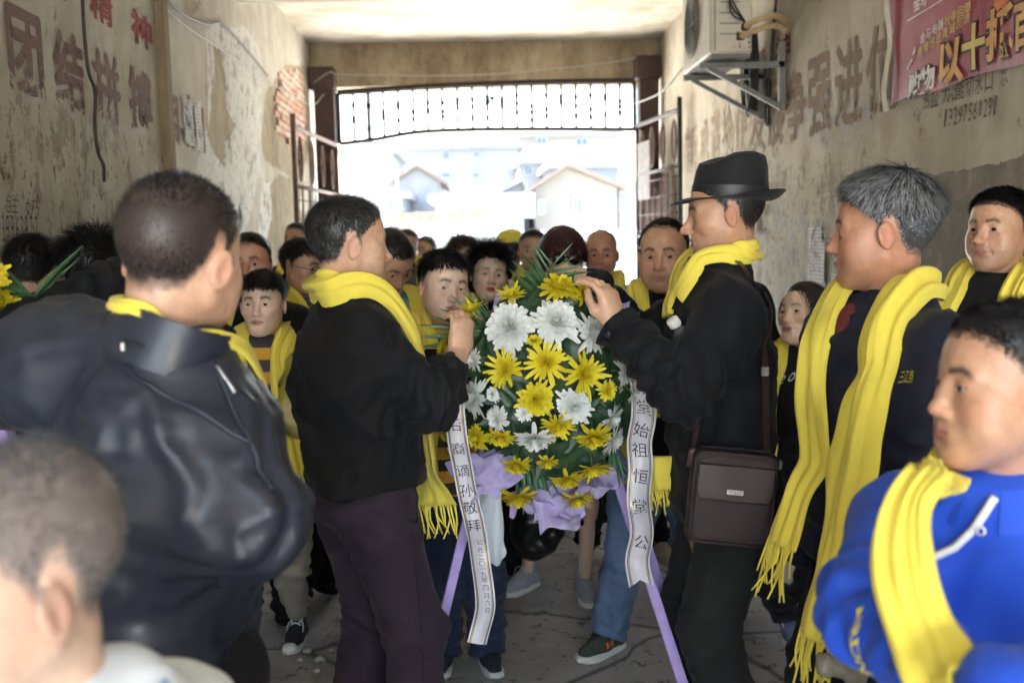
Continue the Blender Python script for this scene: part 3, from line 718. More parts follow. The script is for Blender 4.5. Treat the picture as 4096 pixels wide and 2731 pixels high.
def project(f, P, off, it=4):
    P = np.asarray(P, dtype=np.float32).copy()
    for _ in range(it):
        d = f(P); e = .004; g = np.stack([f(P + V3(*(e * (np.arange(3) == a)))) - f(P - V3(*(e * (np.arange(3) == a)))) for a in range(3)], 1)
        g /= np.linalg.norm(g, axis=1, keepdims=True) + 1e-9; P = P - g * (d - off)[:, None] * (.9)
    return P, g
def strip(name, path, width, thick, mat_, parent, normals, nfold=3, fold=.35, fringe=(0, 0), seed=0, nx=19, flen=.06, twist=0., stl=None):
    """a gathered cloth strip swept along a path; normals face outward from the body"""
    r = np.random.default_rng(seed); P = np.asarray(path, float); m = len(P); T = np.gradient(P, axis=0); T /= np.linalg.norm(T, axis=1, keepdims=True) + 1e-9
    Nn = np.asarray(normals, float); Nn = Nn - T * (Nn * T).sum(1, keepdims=True); Nn /= np.linalg.norm(Nn, axis=1, keepdims=True) + 1e-9; B = np.cross(T, Nn)
    W = np.broadcast_to(np.asarray(width, float), (m,)); TH = np.broadcast_to(np.asarray(thick, float), (m,)); sl = np.concatenate([[0], np.cumsum(np.linalg.norm(np.diff(P, axis=0), axis=1))])
    u = np.linspace(-1, 1, nx); ph = r.uniform(0, 6.28, 3); V = []
    for side in (1, -1):
        uu = u if side > 0 else u[::-1]
        x = uu[None] * W[:, None] * .5 * (1 + .07 * np.sin(sl[:, None] * 17 + ph[0]) + .05 * np.sin(sl[:, None] * 41 + ph[1]))
        US = np.stack([np.broadcast_to(uu[None] * nfold * 1.25, (m, nx)).ravel(), np.broadcast_to(sl[:, None] * 2.4, (m, nx)).ravel(), np.full(m * nx, seed * 1.7)], 1); wob = (1.5 * vnoise(US + .3 * vnoise(US * 2.1)[:, None]) + .7 * (1 - np.abs(vnoise(US * np.array((1.7, .8, 1)) + 4))) ** 4).reshape(m, nx)
        edge = np.sqrt(np.clip(1 - uu ** 2, 0, 1))[None]
        z = TH[:, None] * (edge * .5 * side + .5 * edge + fold * wob * edge * (1 if side > 0 else .3))
        V.append(P[:, None] + B[:, None] * x[..., None] + Nn[:, None] * z[..., None])
    V = np.concatenate([V[0], V[1]], 1); k = 2 * nx
    F = [(i * k + j, i * k + (j + 1) % k, (i + 1) * k + (j + 1) % k, (i + 1) * k + j) for i in range(m - 1) for j in range(k)]
    F += [tuple(range(k))[::-1], tuple(range((m - 1) * k, m * k))]
    mb = MB(); mb.add(V.reshape(-1, 3), F)
    for e, on in ((0, fringe[0]), (m - 1, fringe[1])):
        if not on: continue
        t = -T[0] if e == 0 else T[-1]; nfr = int(on * 1.7)
        for q in range(nfr):
            x = (q + .5) / nfr * 2 - 1; b = P[e] + B[e] * x * W[e] * .48 + Nn[e] * TH[e] * .4; d = unit(t + B[e] * r.normal(0, .12) + Nn[e] * r.normal(0, .10) + np.array((0, 0, -.3)))
            l = flen * r.uniform(.7, 1.15); c = b + d * l * .5 + r.normal(0, .004, 3); g = b + d * l + np.array((0, 0, -.3)) * l * .2 + r.normal(0, .010, 3)
            mb.tube(spline([b - t * .01, c, g], 5), [.0030, .0030, .0027, .0026, .0022], 4)
    return mb.build(name, mat_, parent, smooth=True)
def scarf(p, parent, tl=.55, tr=.55, w=.115, th=.019, back=.0, off=.006, spread=.05, fr=9, seed=0, drop=(0, 0), name='scarf', nl=None, nr=None, zneck=-.012, flen=.06, tailw=1.25, nfold=3, yb=0.):
    """yellow scarf round the neck, both tails down the front; tl/tr = tail lengths below the collar bone"""
    h = p.h; nk = p.neck; ax = p.axis; fw = p.sfwd; rt = p.srt; C = nk + ax * (.02 * h + zneck)
    f = SDF(); f.u(p.cloth if isinstance(p.cloth, SDF) else p.cloth); f.u(p.skin, .02)
    pts = []
    def side(k, tlen, extra):
        if extra is not None: return [np.array(e, float) for e in extra]
        return [C + rt * k * .052 * h * .85 + fw * .004, C + rt * k * .050 * h - ax * .03 * h + fw * .045 * h, C + rt * k * (.045 + spread * .3) * h - ax * .085 * h + fw * .07 * h,
                C + rt * k * (.045 + spread * .6) * h - ax * (.085 * h + tlen * .5) + fw * .085 * h, C + rt * k * (.045 + spread) * h - ax * (.085 * h + tlen) + fw * .08 * h]
    A = side(-1, tl, nl); Bq = side(1, tr, nr)
    mid = [C - fw * (.045 * h) - rt * .028 * h + ax * (.012 * h + back), C - fw * .052 * h + ax * (.016 * h + back), C - fw * (.045 * h) + rt * .028 * h + ax * (.012 * h + back)]
    P = spline(A[::-1] + mid + Bq, 200); sl_ = np.concatenate([[0], np.cumsum(np.linalg.norm(np.diff(P, axis=0), axis=1))]); u_ = np.linspace(0, sl_[-1], 120); P = np.stack([np.interp(u_, sl_, P[:, a]) for a in range(3)], 1); n = len(P)
    Q, g = project(f, P, off); d0 = f(P.astype(np.float32)); mv = (d0 < off + .03)[:, None]; P = np.where(mv, Q, P)
    for _ in range(5): P[1:-1] = P[1:-1] * .5 + (P[:-2] + P[2:]) * .25
    _, g = project(f, P, off, 1)
    for _ in range(6): g[1:-1] = g[1:-1] * .4 + (g[:-2] + g[2:]) * .3
    t = np.abs(np.linspace(-1, 1, n)); W = w * np.interp(t, [0, .35, .55, 1], [.75, .8, 1, tailw]); TH = th * np.interp(t, [0, .4, 1], [1.15, 1, .55])
    return strip(name, P, W, TH, 'scarf', parent, g, nfold, .75, (fr, fr), seed, flen=flen)
def shoe(p, k, kind, parent, sc_=1.):
    """sole, upper, laces of one shoe standing under the ankle"""
    spec = {'hightop': ('canvas_black', 'rubber_white', 'lace_white', .10), 'sneaker': ('mesh_grey', 'rubber_white', 'mesh_grey', .055), 'runner': ('suede_green', 'rubber_white', 'lace_dark', .05),
            'black': ('canvas_black', 'rubber_white', 'lace_dark', .05), 'blue': ('mesh_blue', 'rubber_white', 'lace_white', .055), 'beige': ('canvas_beige', 'canvas_beige', 'canvas_beige', .055), 'leather': ('shoe_leather', 'shoe_leather', 'lace_dark', .04)}[kind]
    t = p.toe[k]; t = unit((t[0], t[1], 0)); r = np.array((t[1], -t[0], 0)); a = p.an[k].copy(); g = np.array((a[0], a[1], 0.)); z = np.array((0, 0, 1.)); q = sc_
    X = lambda u, v, w_: g + (t * u + r * v + z * w_) * q
    out = thing_part = []
    def stad(u): return np.interp(u, [-.085, -.07, -.03, .06, .12, .165, .185], [0, .026, .034, .041, .043, .030, 0])
    us = np.concatenate([np.linspace(-.085, -.07, 4), np.linspace(-.05, .15, 9), np.linspace(.16, .185, 6)]); ring = [(u, stad(u)) for u in us] + [(u, -stad(u)) for u in us[::-1][1:-1]]
    n = len(ring); lv = ((0, .96), (.006, 1.0), (.022, 1.0), (.027, .93)); V = []; F = []
    for (zz, s_) in lv:
        for (u, v) in ring: V.append(X(.05 + (u - .05) * s_, v * s_, zz + (.010 * max(0, (u - .12) / .06) if zz < .02 else .004 * max(0, (u - .1) / .08))))
    for j in range(len(lv) - 1): F += [(j * n + i, j * n + (i + 1) % n, (j + 1) * n + (i + 1) % n, (j + 1) * n + i) for i in range(n)]
    F += [tuple(range(n))[::-1], tuple(range((len(lv) - 1) * n, len(lv) * n))]
    s = SDF(); s.u(rc(X(-.045, 0, .045), X(.05, 0, .045), .034 * q, .036 * q)); s.u(rc(X(.05, 0, .047), X(.135, .002, .036), .037 * q, .030 * q, (z, 1.15)), .03)
    s.u(rc(X(-.035, 0, .06), X(-.035 + .012, 0, .06 + spec[3]), .032 * q, .036 * q), .03); s.u(rc(X(.0, 0, .085), X(.08, 0, .055), .026 * q, .026 * q), .03)
    lo = s.lo.copy(); lo[2] = .022 * q; v, f = polygonize(s, .006, lo, s.hi); v[:, 2] = np.maximum(v[:, 2], .018 * q); v = relax(v, f, 1)
    o = mk('shoe', v, f, spec[0], parent); b = MB(); b.add(V, F); b.build('sole', spec[1], o, smooth=True)
    lb = MB()
    for i in range(5):
        u = .035 + i * .014 + (0 if spec[3] < .09 else -.012); zz = .092 - i * .008 + (0 if spec[3] < .09 else .012 * (4 - i) * .8)
        lb.tube(spline([X(u, -.026, zz - .012), X(u + .006, 0, zz + .001), X(u, .026, zz - .012)], 6), .0035 * q, 5)
    for e in (-1, 1): lb.tube(spline([X(.03, e * .004, .10), X(.025, e * .028, .115), X(.045, e * .04, .09), X(.06, e * .036, .065)], 8), .003 * q, 5)
    if spec[3] >= .09:
        for i in range(4): lb.tube(spline([X(.010 - i * .004, -.03, .115 + i * .02), X(.022 - i * .004, 0, .122 + i * .02), X(.010 - i * .004, .03, .115 + i * .02)], 6), .0035 * q, 5)
    lb.build('laces', spec[2], o, smooth=True)
    if kind == 'hightop':
        c = SDF(); c.u(el(X(.150, .0, .032), (.036 * q, .036 * q, .026 * q))); v, f = polygonize(c, .006, (*c.lo[:2], .02), c.hi); mk('toe_cap', v, f, 'rubber_white', o)
    return o, X
# ---------------------------------------------------------------- setting: the passage
XL, XR, YN, YG, ZC = -1.70, 2.07, -4.2, 11.0, 3.70
def wallpt(px, py, x):
    r = _CM @ np.array([(px - 512) / F_PX, -(py - 341) / F_PX, -1.0]); r = r * (x / r[0]); return r[1], r[2] + CAM_Z
def poly_mask(y, z, pts, soft=.05):
    """signed softness of being inside polygon pts (y, z)"""
    pts = np.array(pts); inside = np.zeros(y.shape, bool); dm = np.full(y.shape, 9e9); n = len(pts)
    for i in range(n):
        (a, b), (c, d) = pts[i], pts[(i + 1) % n]
        cond = ((b > z) != (d > z)); xx = (c - a) * (z - b) / (d - b + 1e-12) + a; inside ^= cond & (y < xx)
        t = np.clip(((y - a) * (c - a) + (z - b) * (d - b)) / ((c - a) ** 2 + (d - b) ** 2), 0, 1)
        dm = np.minimum(dm, np.hypot(y - a - t * (c - a), z - b - t * (d - b)))
    return np.clip(.5 + np.where(inside, dm, -dm) / (2 * soft), 0, 1)
K = 1 / 2.297
def vp(x, pts): return [wallpt(a * K, b * K, x) for a, b in pts]
PEEL_L = [vp(XL, [(497, 104), (512, 112), (522, 180), (527, 250), (546, 290), (520, 330), (517, 385), (500, 360), (480, 318), (486, 250), (492, 180)]),
          vp(XL, [(655, 150), (700, 150), (712, 340), (690, 420), (655, 395), (612, 370), (600, 330), (612, 215)]),
          vp(XL, [(690, 460), (700, 420), (640, 400), (620, 430), (628, 500), (610, 560), (650, 700), (720, 700)]),
          vp(XL, [(425, 0), (470, 0), (455, 30), (430, 25)])]
PALE_L = [vp(XL, [(470, 60), (560, 55), (600, 120), (600, 400), (560, 560), (470, 560), (450, 400), (480, 250)]), vp(XL, [(600, 420), (690, 420), (700, 600), (590, 600)])]
BRICK_L = vp(XL, [(650, 165), (702, 165), (706, 330), (690, 345), (640, 305), (632, 250)])
PEEL_R = [vp(XR, [(2140, 402), (2250, 380), (2352, 360), (2500, 320), (3200, 300), (3200, 1400), (1850, 900), (2050, 640), (2110, 560)])]
PAPER_R = [vp(XR, [(1600, 560), (1640, 380), (1760, 420), (1900, 520), (1950, 700), (1800, 800), (1600, 800)]), vp(XR, [(1880, 200), (2010, 150), (2010, 330), (1900, 330), (1800, 290), (1850, 240)])]
GRIME_R = [vp(XR, [(1640, 330), (1790, 340), (1990, 380), (2080, 520), (1980, 900), (1600, 900), (1590, 500)])]
GRIME_L = [vp(XL, [(-300, 230), (100, 220), (360, 300), (420, 420), (420, 600), (300, 620), (-300, 640)])]
def build_wall(name, x, sgn, mat_, masks, recess):
    ny, nz = 340, 94; y = np.linspace(YN, YG + .45, ny + 1); z = np.linspace(-.02, ZC, nz + 1); Y, Z = np.meshgrid(y, z); Yf, Zf = Y.ravel(), Z.ravel()
    at_ = {}
    for k, polys in masks.items():
        m = np.zeros(len(Yf))
        for q in polys: m = np.maximum(m, poly_mask(Yf, Zf, q, .06))
        at_[k] = m
    P3 = np.stack([np.full(len(Yf), x), Yf, Zf], 1); d = fbm(P3 * 1.1, 3) * .0022 + fbm(P3 * 5, 3) * .001 - .001
    for k, (dep, ns) in recess.items():
        m = np.clip((at_[k] + fbm(P3 * 7 + 9, 3) * .8 - .45) * 8, 0, 1); d = d - m * dep
    P3[:, 0] = x + sgn * d; i = np.arange(nz)[:, None] * (ny + 1) + np.arange(ny)[None]
    F = np.stack([i, i + 1, i + ny + 2, i + ny + 1], -1).reshape(-1, 4)
    if sgn > 0: F = F[:, ::-1]
    return struct(mk(name, P3, F, mat_, attr=at_))
def wall_material(name, tint=(1, 1, 1)):
    m, g, p = base_mat(name); v = g.coord(); T = lambda c: tuple(a * b for a, b in zip(c, tint))
    big = g.noise(.9, 4, .6, v); mid = g.noise(4, 4, .65, v); fine = g.noise(26, 4, .7, v)
    streak = g.noise(3.0, 5, .6, g.mapping(v, (2.2, 2.2, .35)))
    c = g.ramp(big, [(.3, T((.50, .425, .30))), (.5, T((.60, .525, .39))), (.7, T((.66, .59, .46)))])
    c = g.mix(g.ramp(mid, [(.42, 0), (.62, .5)]), c, T((.42, .34, .225)))
    c = g.mix(g.ramp(streak, [(.48, 0), (.75, .55)]), c, T((.38, .31, .20)))
    # pale coat left between the peels
    pale = g.math('ADD', g.attr('pale'), g.math('MULTIPLY', g.math('SUBTRACT', g.noise(3.2, 4, .7, v), .5), 1.6)); pm = g.ramp(pale, [(.55, 0), (.62, .8)])
    c = g.mix(pm, c, T((.70, .65, .54)))
    # flaked-off spots: darker under-layer
    fl = g.noise(9, 4, .75, g.mapping(v, (1, 1, .7))); gr = g.attr('grime'); fm = g.ramp(g.math('ADD', fl, g.math('MULTIPLY', gr, .085)), [(.64, 0), (.665, 1)])
    c = g.mix(g.math('MULTIPLY', fm, .6), c, T((.27, .205, .135)))
    fl2 = g.noise(30, 4, .75, g.mapping(v, (1, 1, .45))); f2 = g.ramp(g.math('ADD', fl2, g.math('MULTIPLY', gr, .10)), [(.68, 0), (.71, 1)])
    c = g.mix(g.math('MULTIPLY', f2, .75), c, T((.085, .065, .048)))
    # paper residue: pale grey scraps
    pp = g.math('MULTIPLY', g.attr('paper'), g.ramp(g.noise(16, 4, .72, g.mapping(v, (1, 1, .55))), [(.50, 0), (.54, 1)]))
    c = g.mix(g.math('MULTIPLY', pp, .75), c, T((.40, .39, .36)))
    pd = g.math('MULTIPLY', g.attr('paper'), g.ramp(g.noise(42, 5, .7, g.mapping(v, (1, 1, .4))), [(.58, 0), (.62, 1)])); c = g.mix(g.math('MULTIPLY', pd, .7), c, T((.11, .095, .08)))
    # peel: exposed render
    pe = g.math('ADD', g.attr('peel'), g.math('MULTIPLY', g.math('SUBTRACT', g.noise(5, 4, .7, v), .5), 1.1)); pk = g.ramp(pe, [(.5, 0), (.53, 1)])
    under = g.ramp(g.noise(7, 4, .7, v), [(.3, T((.30, .225, .13))), (.7, T((.45, .36, .22)))])
    edge = g.math('SUBTRACT', g.ramp(pe, [(.44, 0), (.47, 1)]), pk)
    c = g.mix(pk, c, under)
    bk = g.ramp(g.math('ADD', g.attr('brickm'), g.math('MULTIPLY', g.math('SUBTRACT', g.noise(7, 4, .7, v), .5), .6)), [(.45, 0), (.5, 1)]); c = g.mix(bk, c, (.23, .185, .135))
    # grey repair render (right wall)
    rp = g.math('ADD', g.attr('repair'), g.math('MULTIPLY', g.math('SUBTRACT', g.noise(6, 4, .7, v), .5), .7)); rk = g.ramp(rp, [(.5, 0), (.53, 1)])
    grey = g.ramp(g.noise(8, 4, .7, v), [(.3, (.16, .14, .11)), (.55, (.22, .195, .155)), (.75, (.34, .305, .255))]); c = g.mix(rk, c, grey)
    g.link(c, p.inputs['Base Color']); p.inputs['Roughness'].default_value = .93; p.inputs['Specular IOR Level'].default_value = .2
    hgt = g.math('ADD', g.math('MULTIPLY', fine, .5), g.math('SUBTRACT', g.math('MULTIPLY', mid, .6), g.math('MULTIPLY', g.math('ADD', fm, pk), .55)))
    g.link(g.bump(hgt, .7, .012), p.inputs['Normal']); return m
wall_material('plaster_left', (.68, .73, .81)); wall_material('plaster_right', (.72, .75, .80))
wl = build_wall('wall_left', XL, 1, 'plaster_left', dict(peel=PEEL_L, pale=PALE_L, grime=GRIME_L + PALE_L, brickm=[BRICK_L]), dict(peel=(.014, 5), brickm=(.02, 5)))
wr_ = build_wall('wall_right', XR, -1, 'plaster_right', dict(repair=PEEL_R, paper=PAPER_R, grime=GRIME_R), dict(repair=(-.006, 6)))
# bricks showing through the left wall
mat('brick_red', (.36, .21, .145), .9, .4, 14, .5, 90, .004); mat('brick_grey', (.40, .31, .24), .9, .3, 14, .5, 90, .004)
by = np.array(BRICK_L); yy0, yy1, zz0, zz1 = by[:, 0].min(), by[:, 0].max(), by[:, 1].min(), by[:, 1].max(); rb = np.random.default_rng(5)
brick_me = {}
for row in range(int((zz1 - zz0) / .062) + 1):
    zc = zz0 + .03 + row * .062
    for colm in range(int((yy1 - yy0) / .25) + 2):
        yc = yy0 + colm * .25 + (.125 if row % 2 else 0)
        if poly_mask(np.array([yc]), np.array([zc]), BRICK_L, .05)[0] + rb.normal(0, .12) < .55: continue
        k = 'brick_red' if rb.random() < .5 else 'brick_grey'
        if k not in brick_me:
            b = MB().box((0, 0, 0), (.02, .118, .0255), bev=.005); o = b.build('brick', k); brick_me[k] = o.data; bpy.data.objects.remove(o)
        o = bpy.data.objects.new('brick', brick_me[k]); COL.objects.link(o); o.parent = wl
        o.location = (XL - .021 + rb.normal(0, .003), yc + rb.normal(0, .003), zc); o.rotation_euler = (rb.normal(0, .012), 0, rb.normal(0, .02))
# pilaster strip on the left wall
def tex_mat(name, stops, scale, rough=.9, bump=.4, bs=40, bd=.006, stretch=None, extra=None):
    m, g, p = base_mat(name); v = g.coord(); vv = g.mapping(v, stretch) if stretch else v
    c = g.ramp(g.noise(scale, 4, .68, vv), stops)
    if extra: c = extra(g, v, c)
    g.link(c, p.inputs['Base Color']); p.inputs['Roughness'].default_value = rough; p.inputs['Specular IOR Level'].default_value = .25
    g.link(g.bump(g.noise(bs, 4, .65, v), bump, bd), p.inputs['Normal']); return m
tex_mat('pilaster_paint', [(.3, (.12, .088, .052)), (.7, (.23, .18, .115))], 5, stretch=(1, 1, .3))
MB().box((XL + .018, 5.70, 1.83), (.028, .045, 1.86), bev=.006).build('pilaster', 'pilaster_paint', wl)
# ceiling, beam, lintel
def stain(g, v, c):
    s = g.ramp(g.noise(1.3, 4, .7, v), [(.45, 0), (.7, .7)]); c = g.mix(s, c, (.24, .18, .10))
    return g.mix(g.ramp(g.noise(40, 5, .7, v), [(.70, 0), (.74, .8)]), c, (.07, .055, .04))
tex_mat('ceiling_plaster', [(.3, (.46, .43, .36)), (.7, (.57, .54, .46))], 2.2, extra=stain)
def stain2(g, v, c):
    s = g.ramp(g.noise(2.2, 4, .72, g.mapping(v, (1, 1, .5))), [(.40, 0), (.62, .85)]); c = g.mix(s, c, (.16, .115, .07))
    return g.mix(g.ramp(g.noise(18, 4, .75, v), [(.64, 0), (.68, .8)]), c, (.07, .05, .035))
tex_mat('lintel_plaster', [(.3, (.30, .24, .155)), (.7, (.42, .36, .26))], 3, extra=stain2)
struct(MB().box(((XL + XR) / 2, (YN + YG + .45) / 2, ZC + .15), ((XR - XL) / 2 + .3, (YG + .45 - YN) / 2, .15)).build('ceiling', 'ceiling_plaster'))
struct(MB().box(((XL + XR) / 2, 7.42, ZC - .17), ((XR - XL) / 2, .19, .20), bev=.012).build('beam', 'ceiling_plaster'))
struct(MB().box(((XL + XR) / 2, YG + .22, 3.49), ((XR - XL) / 2, .20, .255), bev=.015).build('lintel', 'lintel_plaster'))
struct(MB().box(((XL + XR) / 2, 2.6, ZC - .17), ((XR - XL) / 2, .17, .20), bev=.012).build('beam', 'ceiling_plaster'))
# the house over the passage
tex_mat('outer_render', [(.3, (.40, .37, .32)), (.7, (.52, .49, .43))], 1.5)
up = MB(); up.box(((XL + XR) / 2, (YN + YG + .45) / 2, 5.6), (7, (YG + .45 - YN) / 2, 1.58))
for sx, x in ((-1, XL - .3), (1, XR + .3)): up.box((x + sx * 2.2, (YN + YG + .45) / 2, 2.0), (2.2, (YG + .45 - YN) / 2, 2.02))
tag(up.build('gate_house', 'outer_render'), 'rendered house built over the passage', 'building')
# floor
def floor_x(g, v, c):
    c = g.mix(g.ramp(g.noise(1.1, 5, .65, v), [(.42, 0), (.66, .7)]), c, (.20, .18, .16))
    c = g.mix(g.ramp(g.noise(11, 4, .78, v), [(.57, 0), (.63, .7)]), c, (.085, .075, .066))
    c = g.mix(g.ramp(g.noise(23, 7, .8, v), [(.60, 0), (.66, .6)]), c, (.33, .30, .26))
    vo = g.new('ShaderNodeTexVoronoi', feature='DISTANCE_TO_EDGE'); vo.inputs['Scale'].default_value = 1.1; wv = g.mix(.12, v, g.new('ShaderNodeTexNoise').outputs['Color']); g.link(wv, vo.inputs['Vector']); c = g.mix(g.ramp(vo.outputs['Distance'], [(0, .8), (.012, 0)]), c, (.06, .055, .05))
    return g.mix(g.ramp(g.noise(90, 4, .8, v), [(.60, 0), (.68, .55)]), c, (.09, .08, .07))
tex_mat('concrete_floor', [(.3, (.40, .375, .345)), (.7, (.53, .495, .455))], 3, .88, .6, 45, .010, extra=floor_x)
ny, nx = 150, 50; gx = np.linspace(XL - .05, XR + .05, nx + 1); gy = np.linspace(YN, YG + .45, ny + 1); GX, GY = np.meshgrid(gx, gy); Pf = np.stack([GX.ravel(), GY.ravel(), 0 * GX.ravel()], 1)
Pf[:, 2] = .004 + fbm(Pf * np.array((1.2, 1.2, 1)), 3) * .006; i = np.arange(ny)[:, None] * (nx + 1) + np.arange(nx)[None]
struct(mk('floor', Pf, np.stack([i, i + 1, i + nx + 2, i + nx + 1], -1).reshape(-1, 4), 'concrete_floor'))
tex_mat('yard_concrete', [(.3, (.36, .345, .32)), (.7, (.47, .455, .42))], 1.2)
struct(MB().poly([(-400, -400, -.015), (400, -400, -.015), (400, 700, -.015), (-400, 700, -.015)]).build('ground', 'yard_concrete'))
# loose stones on the floor
mat('pebble_grey', (.42, .40, .37), .9, .2, 30, .5, 60, .004)
for n_, (px, py, r) in enumerate(((307, 652, .016), (320, 661, .020), (300, 660, .010), (331, 650, .009), (316, 672, .013))):
    q = _CM @ np.array([(px - 512) / F_PX, -(py - 341) / F_PX, -1.0]); q = q * (-CAM_Z / q[2]); s = SDF(); s.u(el((q[0], q[1], r * .55), (r, r * .8, r * .6))); s.u(el((q[0] + r * .4, q[1] + r * .2, r * .5), (r * .6, r * .7, r * .5)), r * .2)
    V, F = polygonize(s, r * .22); V = V + vnormals(V, F) * (vnoise(V * 90)[:, None] * r * .2)
    tag(mk('stone', V, F, 'pebble_grey', smooth=False), ['pale angular stone nearest the high-top shoe toe', 'largest pale stone lying below the high-top shoe', 'small chip of stone at the foot of the dark jacket', 'tiny pale stone right of the other pebbles', 'lowest pale stone of the few on the concrete'][n_], 'stone', 'loose stones on the concrete')
# ---------------------------------------------------------------- painted lettering
def glyph(txt, off=0.0, res=3, shear=0.):
    cu = bpy.data.curves.new('g', 'FONT'); cu.body = txt; cu.offset = off; cu.resolution_u = res; cu.shear = shear; ob = bpy.data.objects.new('g', cu); COL.objects.link(ob)
    dg = bpy.context.evaluated_depsgraph_get(); me = ob.evaluated_get(dg).to_mesh(); V = np.array([v.co[:] for v in me.vertices]).reshape(-1, 3); F = [tuple(p.vertices) for p in me.polygons]
    ob.evaluated_get(dg).to_mesh_clear(); bpy.data.objects.remove(ob); bpy.data.curves.remove(cu); return V, F
def glyph_unit(ch, off=0.0, whole=False, shear=0.):
    V, F = glyph(ch, off, shear=shear)
    if len(V) == 0: return V, F
    lo, hi = V.min(0), V.max(0)
    if whole: hi = np.maximum(hi, lo + .05); lo = np.array((lo[0], min(lo[1], -.05), 0)) 
    s = np.maximum(hi - lo, 1e-6); V = (V - lo) / s; V[:, 2] = 0; return V, F
def worn_paint(name, c, thr=.46, lowz=None, soft=.03, scale=13, hi=.6):
    """brush paint worn through: holes follow flaking noise, heavier low down where the wall is rubbed"""
    m, g, p = base_mat(name); v = g.coord(); n = g.noise(scale, 4, .75, v)
    if lowz is not None:
        x = g.new('ShaderNodeSeparateXYZ'); g.link(v, x.inputs[0]); k = g.math('MULTIPLY', g.math('SUBTRACT', lowz[0], x.outputs[2]), lowz[1]); k = g.math('MAXIMUM', k, 0.0); n = g.math('ADD', n, k)
    hole = g.ramp(n, [(hi, 0), (hi + soft, 1)])
    g.link(g.ramp(g.noise(5, 4, .7, v), [(.3, tuple(x * .75 for x in c)), (.7, tuple(min(1, x * 1.35) for x in c))]), p.inputs['Base Color']); p.inputs['Roughness'].default_value = .9; p.inputs['Specular IOR Level'].default_value = .2
    t = g.new('ShaderNodeBsdfTransparent'); mx = g.new('ShaderNodeMixShader'); g.link(hole, mx.inputs[0]); g.link(p.outputs[0], mx.inputs[1]); g.link(t.outputs[0], mx.inputs[2])
    g.link(mx.outputs[0], m.node_tree.nodes['Material Output'].inputs[0]); return m
worn_paint('paint_maroon', (.15, .098, .085), lowz=(2.33, .9), hi=.62); worn_paint('paint_red', (.19, .045, .04), hi=.64)
worn_paint('paint_brown', (.19, .135, .10), lowz=(2.32, .8), hi=.62); worn_paint('paint_faint', (.30, .23, .17), hi=.54, lowz=(2.4, .4)); worn_paint('pencil', (.05, .045, .05), hi=.66)
def wall_glyph(ch, side, box, mat_, parent, off=.03, lift=.0026, shear=0., name='painted_character', z=None):
    """box: view pixels (x0, y0, x1, y1) top-left and bottom-right of the glyph on the wall"""
    x = XL if side < 0 else XR; (ya, za), (yb, zb) = wallpt(box[0], box[1], x), wallpt(box[2], box[3], x)
    if z: zb, za = z
    V, F = glyph_unit(ch, min(off, .006), shear=shear)
    if len(V) == 0: return None
    mb = MB(); o = off * 1.1
    for i_, (du, dv) in enumerate(((0, 0),) if off < .01 else ((-o, 0), (o, 0), (0, -o), (0, o))):
        mb.add(np.stack([np.full(len(V), x - side * (lift + .0003 * i_)), ya + (yb - ya) * (V[:, 0] * (1 - 2 * o) + o + du), zb + (za - zb) * (V[:, 1] * (1 - 2 * o) + o + dv)], 1), F)
    return mb.build(name, mat_, parent)
for ch, x0, x1 in (('团', 6, 46), ('结', 51, 86), ('拼', 91, 121), ('搏', 125, 152), ('自', 162, 178), ('加', 180, 203)):
    wall_glyph(ch, -1, (x0, 40, x1, 110), 'paint_maroon', wl, .028, z=(2.14, 2.475))
for ch, x0, x1 in (('业', 48, 68), ('精', 89, 114), ('神', 130, 152)): wall_glyph(ch, -1, (x0, 5, x1, 40), 'paint_red', wl, .022, z=(2.60, 2.775))
for ch, x0, x1 in (('发', 749, 766), ('展', 768, 784), ('争', 786, 806), ('强', 808, 832), ('进', 835, 863), ('位', 866, 898)):
    wall_glyph(ch, 1, (x0, 80, x1, 110), 'paint_brown', wr_, .022, z=(2.13, 2.60))
for ch, x0, x1 in (('新', 684, 698), ('机', 700, 709), ('遇', 711, 720), ('抢', 722, 733), ('快', 735, 747)): wall_glyph(ch, 1, (x0, 110, x1, 140), 'paint_faint', wr_, .012, z=(2.13, 2.60))
wall_glyph('神', 1, (776, 2, 791, 26), 'paint_red', wr_, .015, z=(2.66, 2.86)); wall_glyph('精', 1, (757, 2, 766, 26), 'paint_red', wr_, .015, z=(2.66, 2.86))
for ch, b in (('鲜', (4, 193, 18, 219)), ('奶', (23, 198, 39, 218))): wall_glyph(ch, -1, b, 'pencil', wl, -.012, shear=.15, name='pencil_writing')
for i_, ch in enumerate('39963873'): wall_glyph(ch, -1, (1 + i_ * 4.75, 230, 4.9 + i_ * 4.75, 246), 'pencil', wl, -.012, shear=.2, name='pencil_writing', z=(1.59, 1.685))
worn_paint('paint_grey', (.12, .10, .085), hi=.56)
for i_, ch in enumerate('13297561291'): wall_glyph(ch, 1, (944 + i_ * 4.95, 118, 947.6 + i_ * 4.95, 130), 'paint_grey', wr_, .008, shear=.1, name='brush_writing', z=(2.00, 2.075))
for ch, b in (('热', 922), ('血', 931), ('太', 942), ('阳', 949), ('能', 957), ('切', 966), ('水', 975), ('口', 985), ('水', 1000)): wall_glyph(ch, 1, (b, 105, b + 7.5, 118), 'paint_grey', wr_, .006, name='brush_writing', z=(2.10, 2.185))
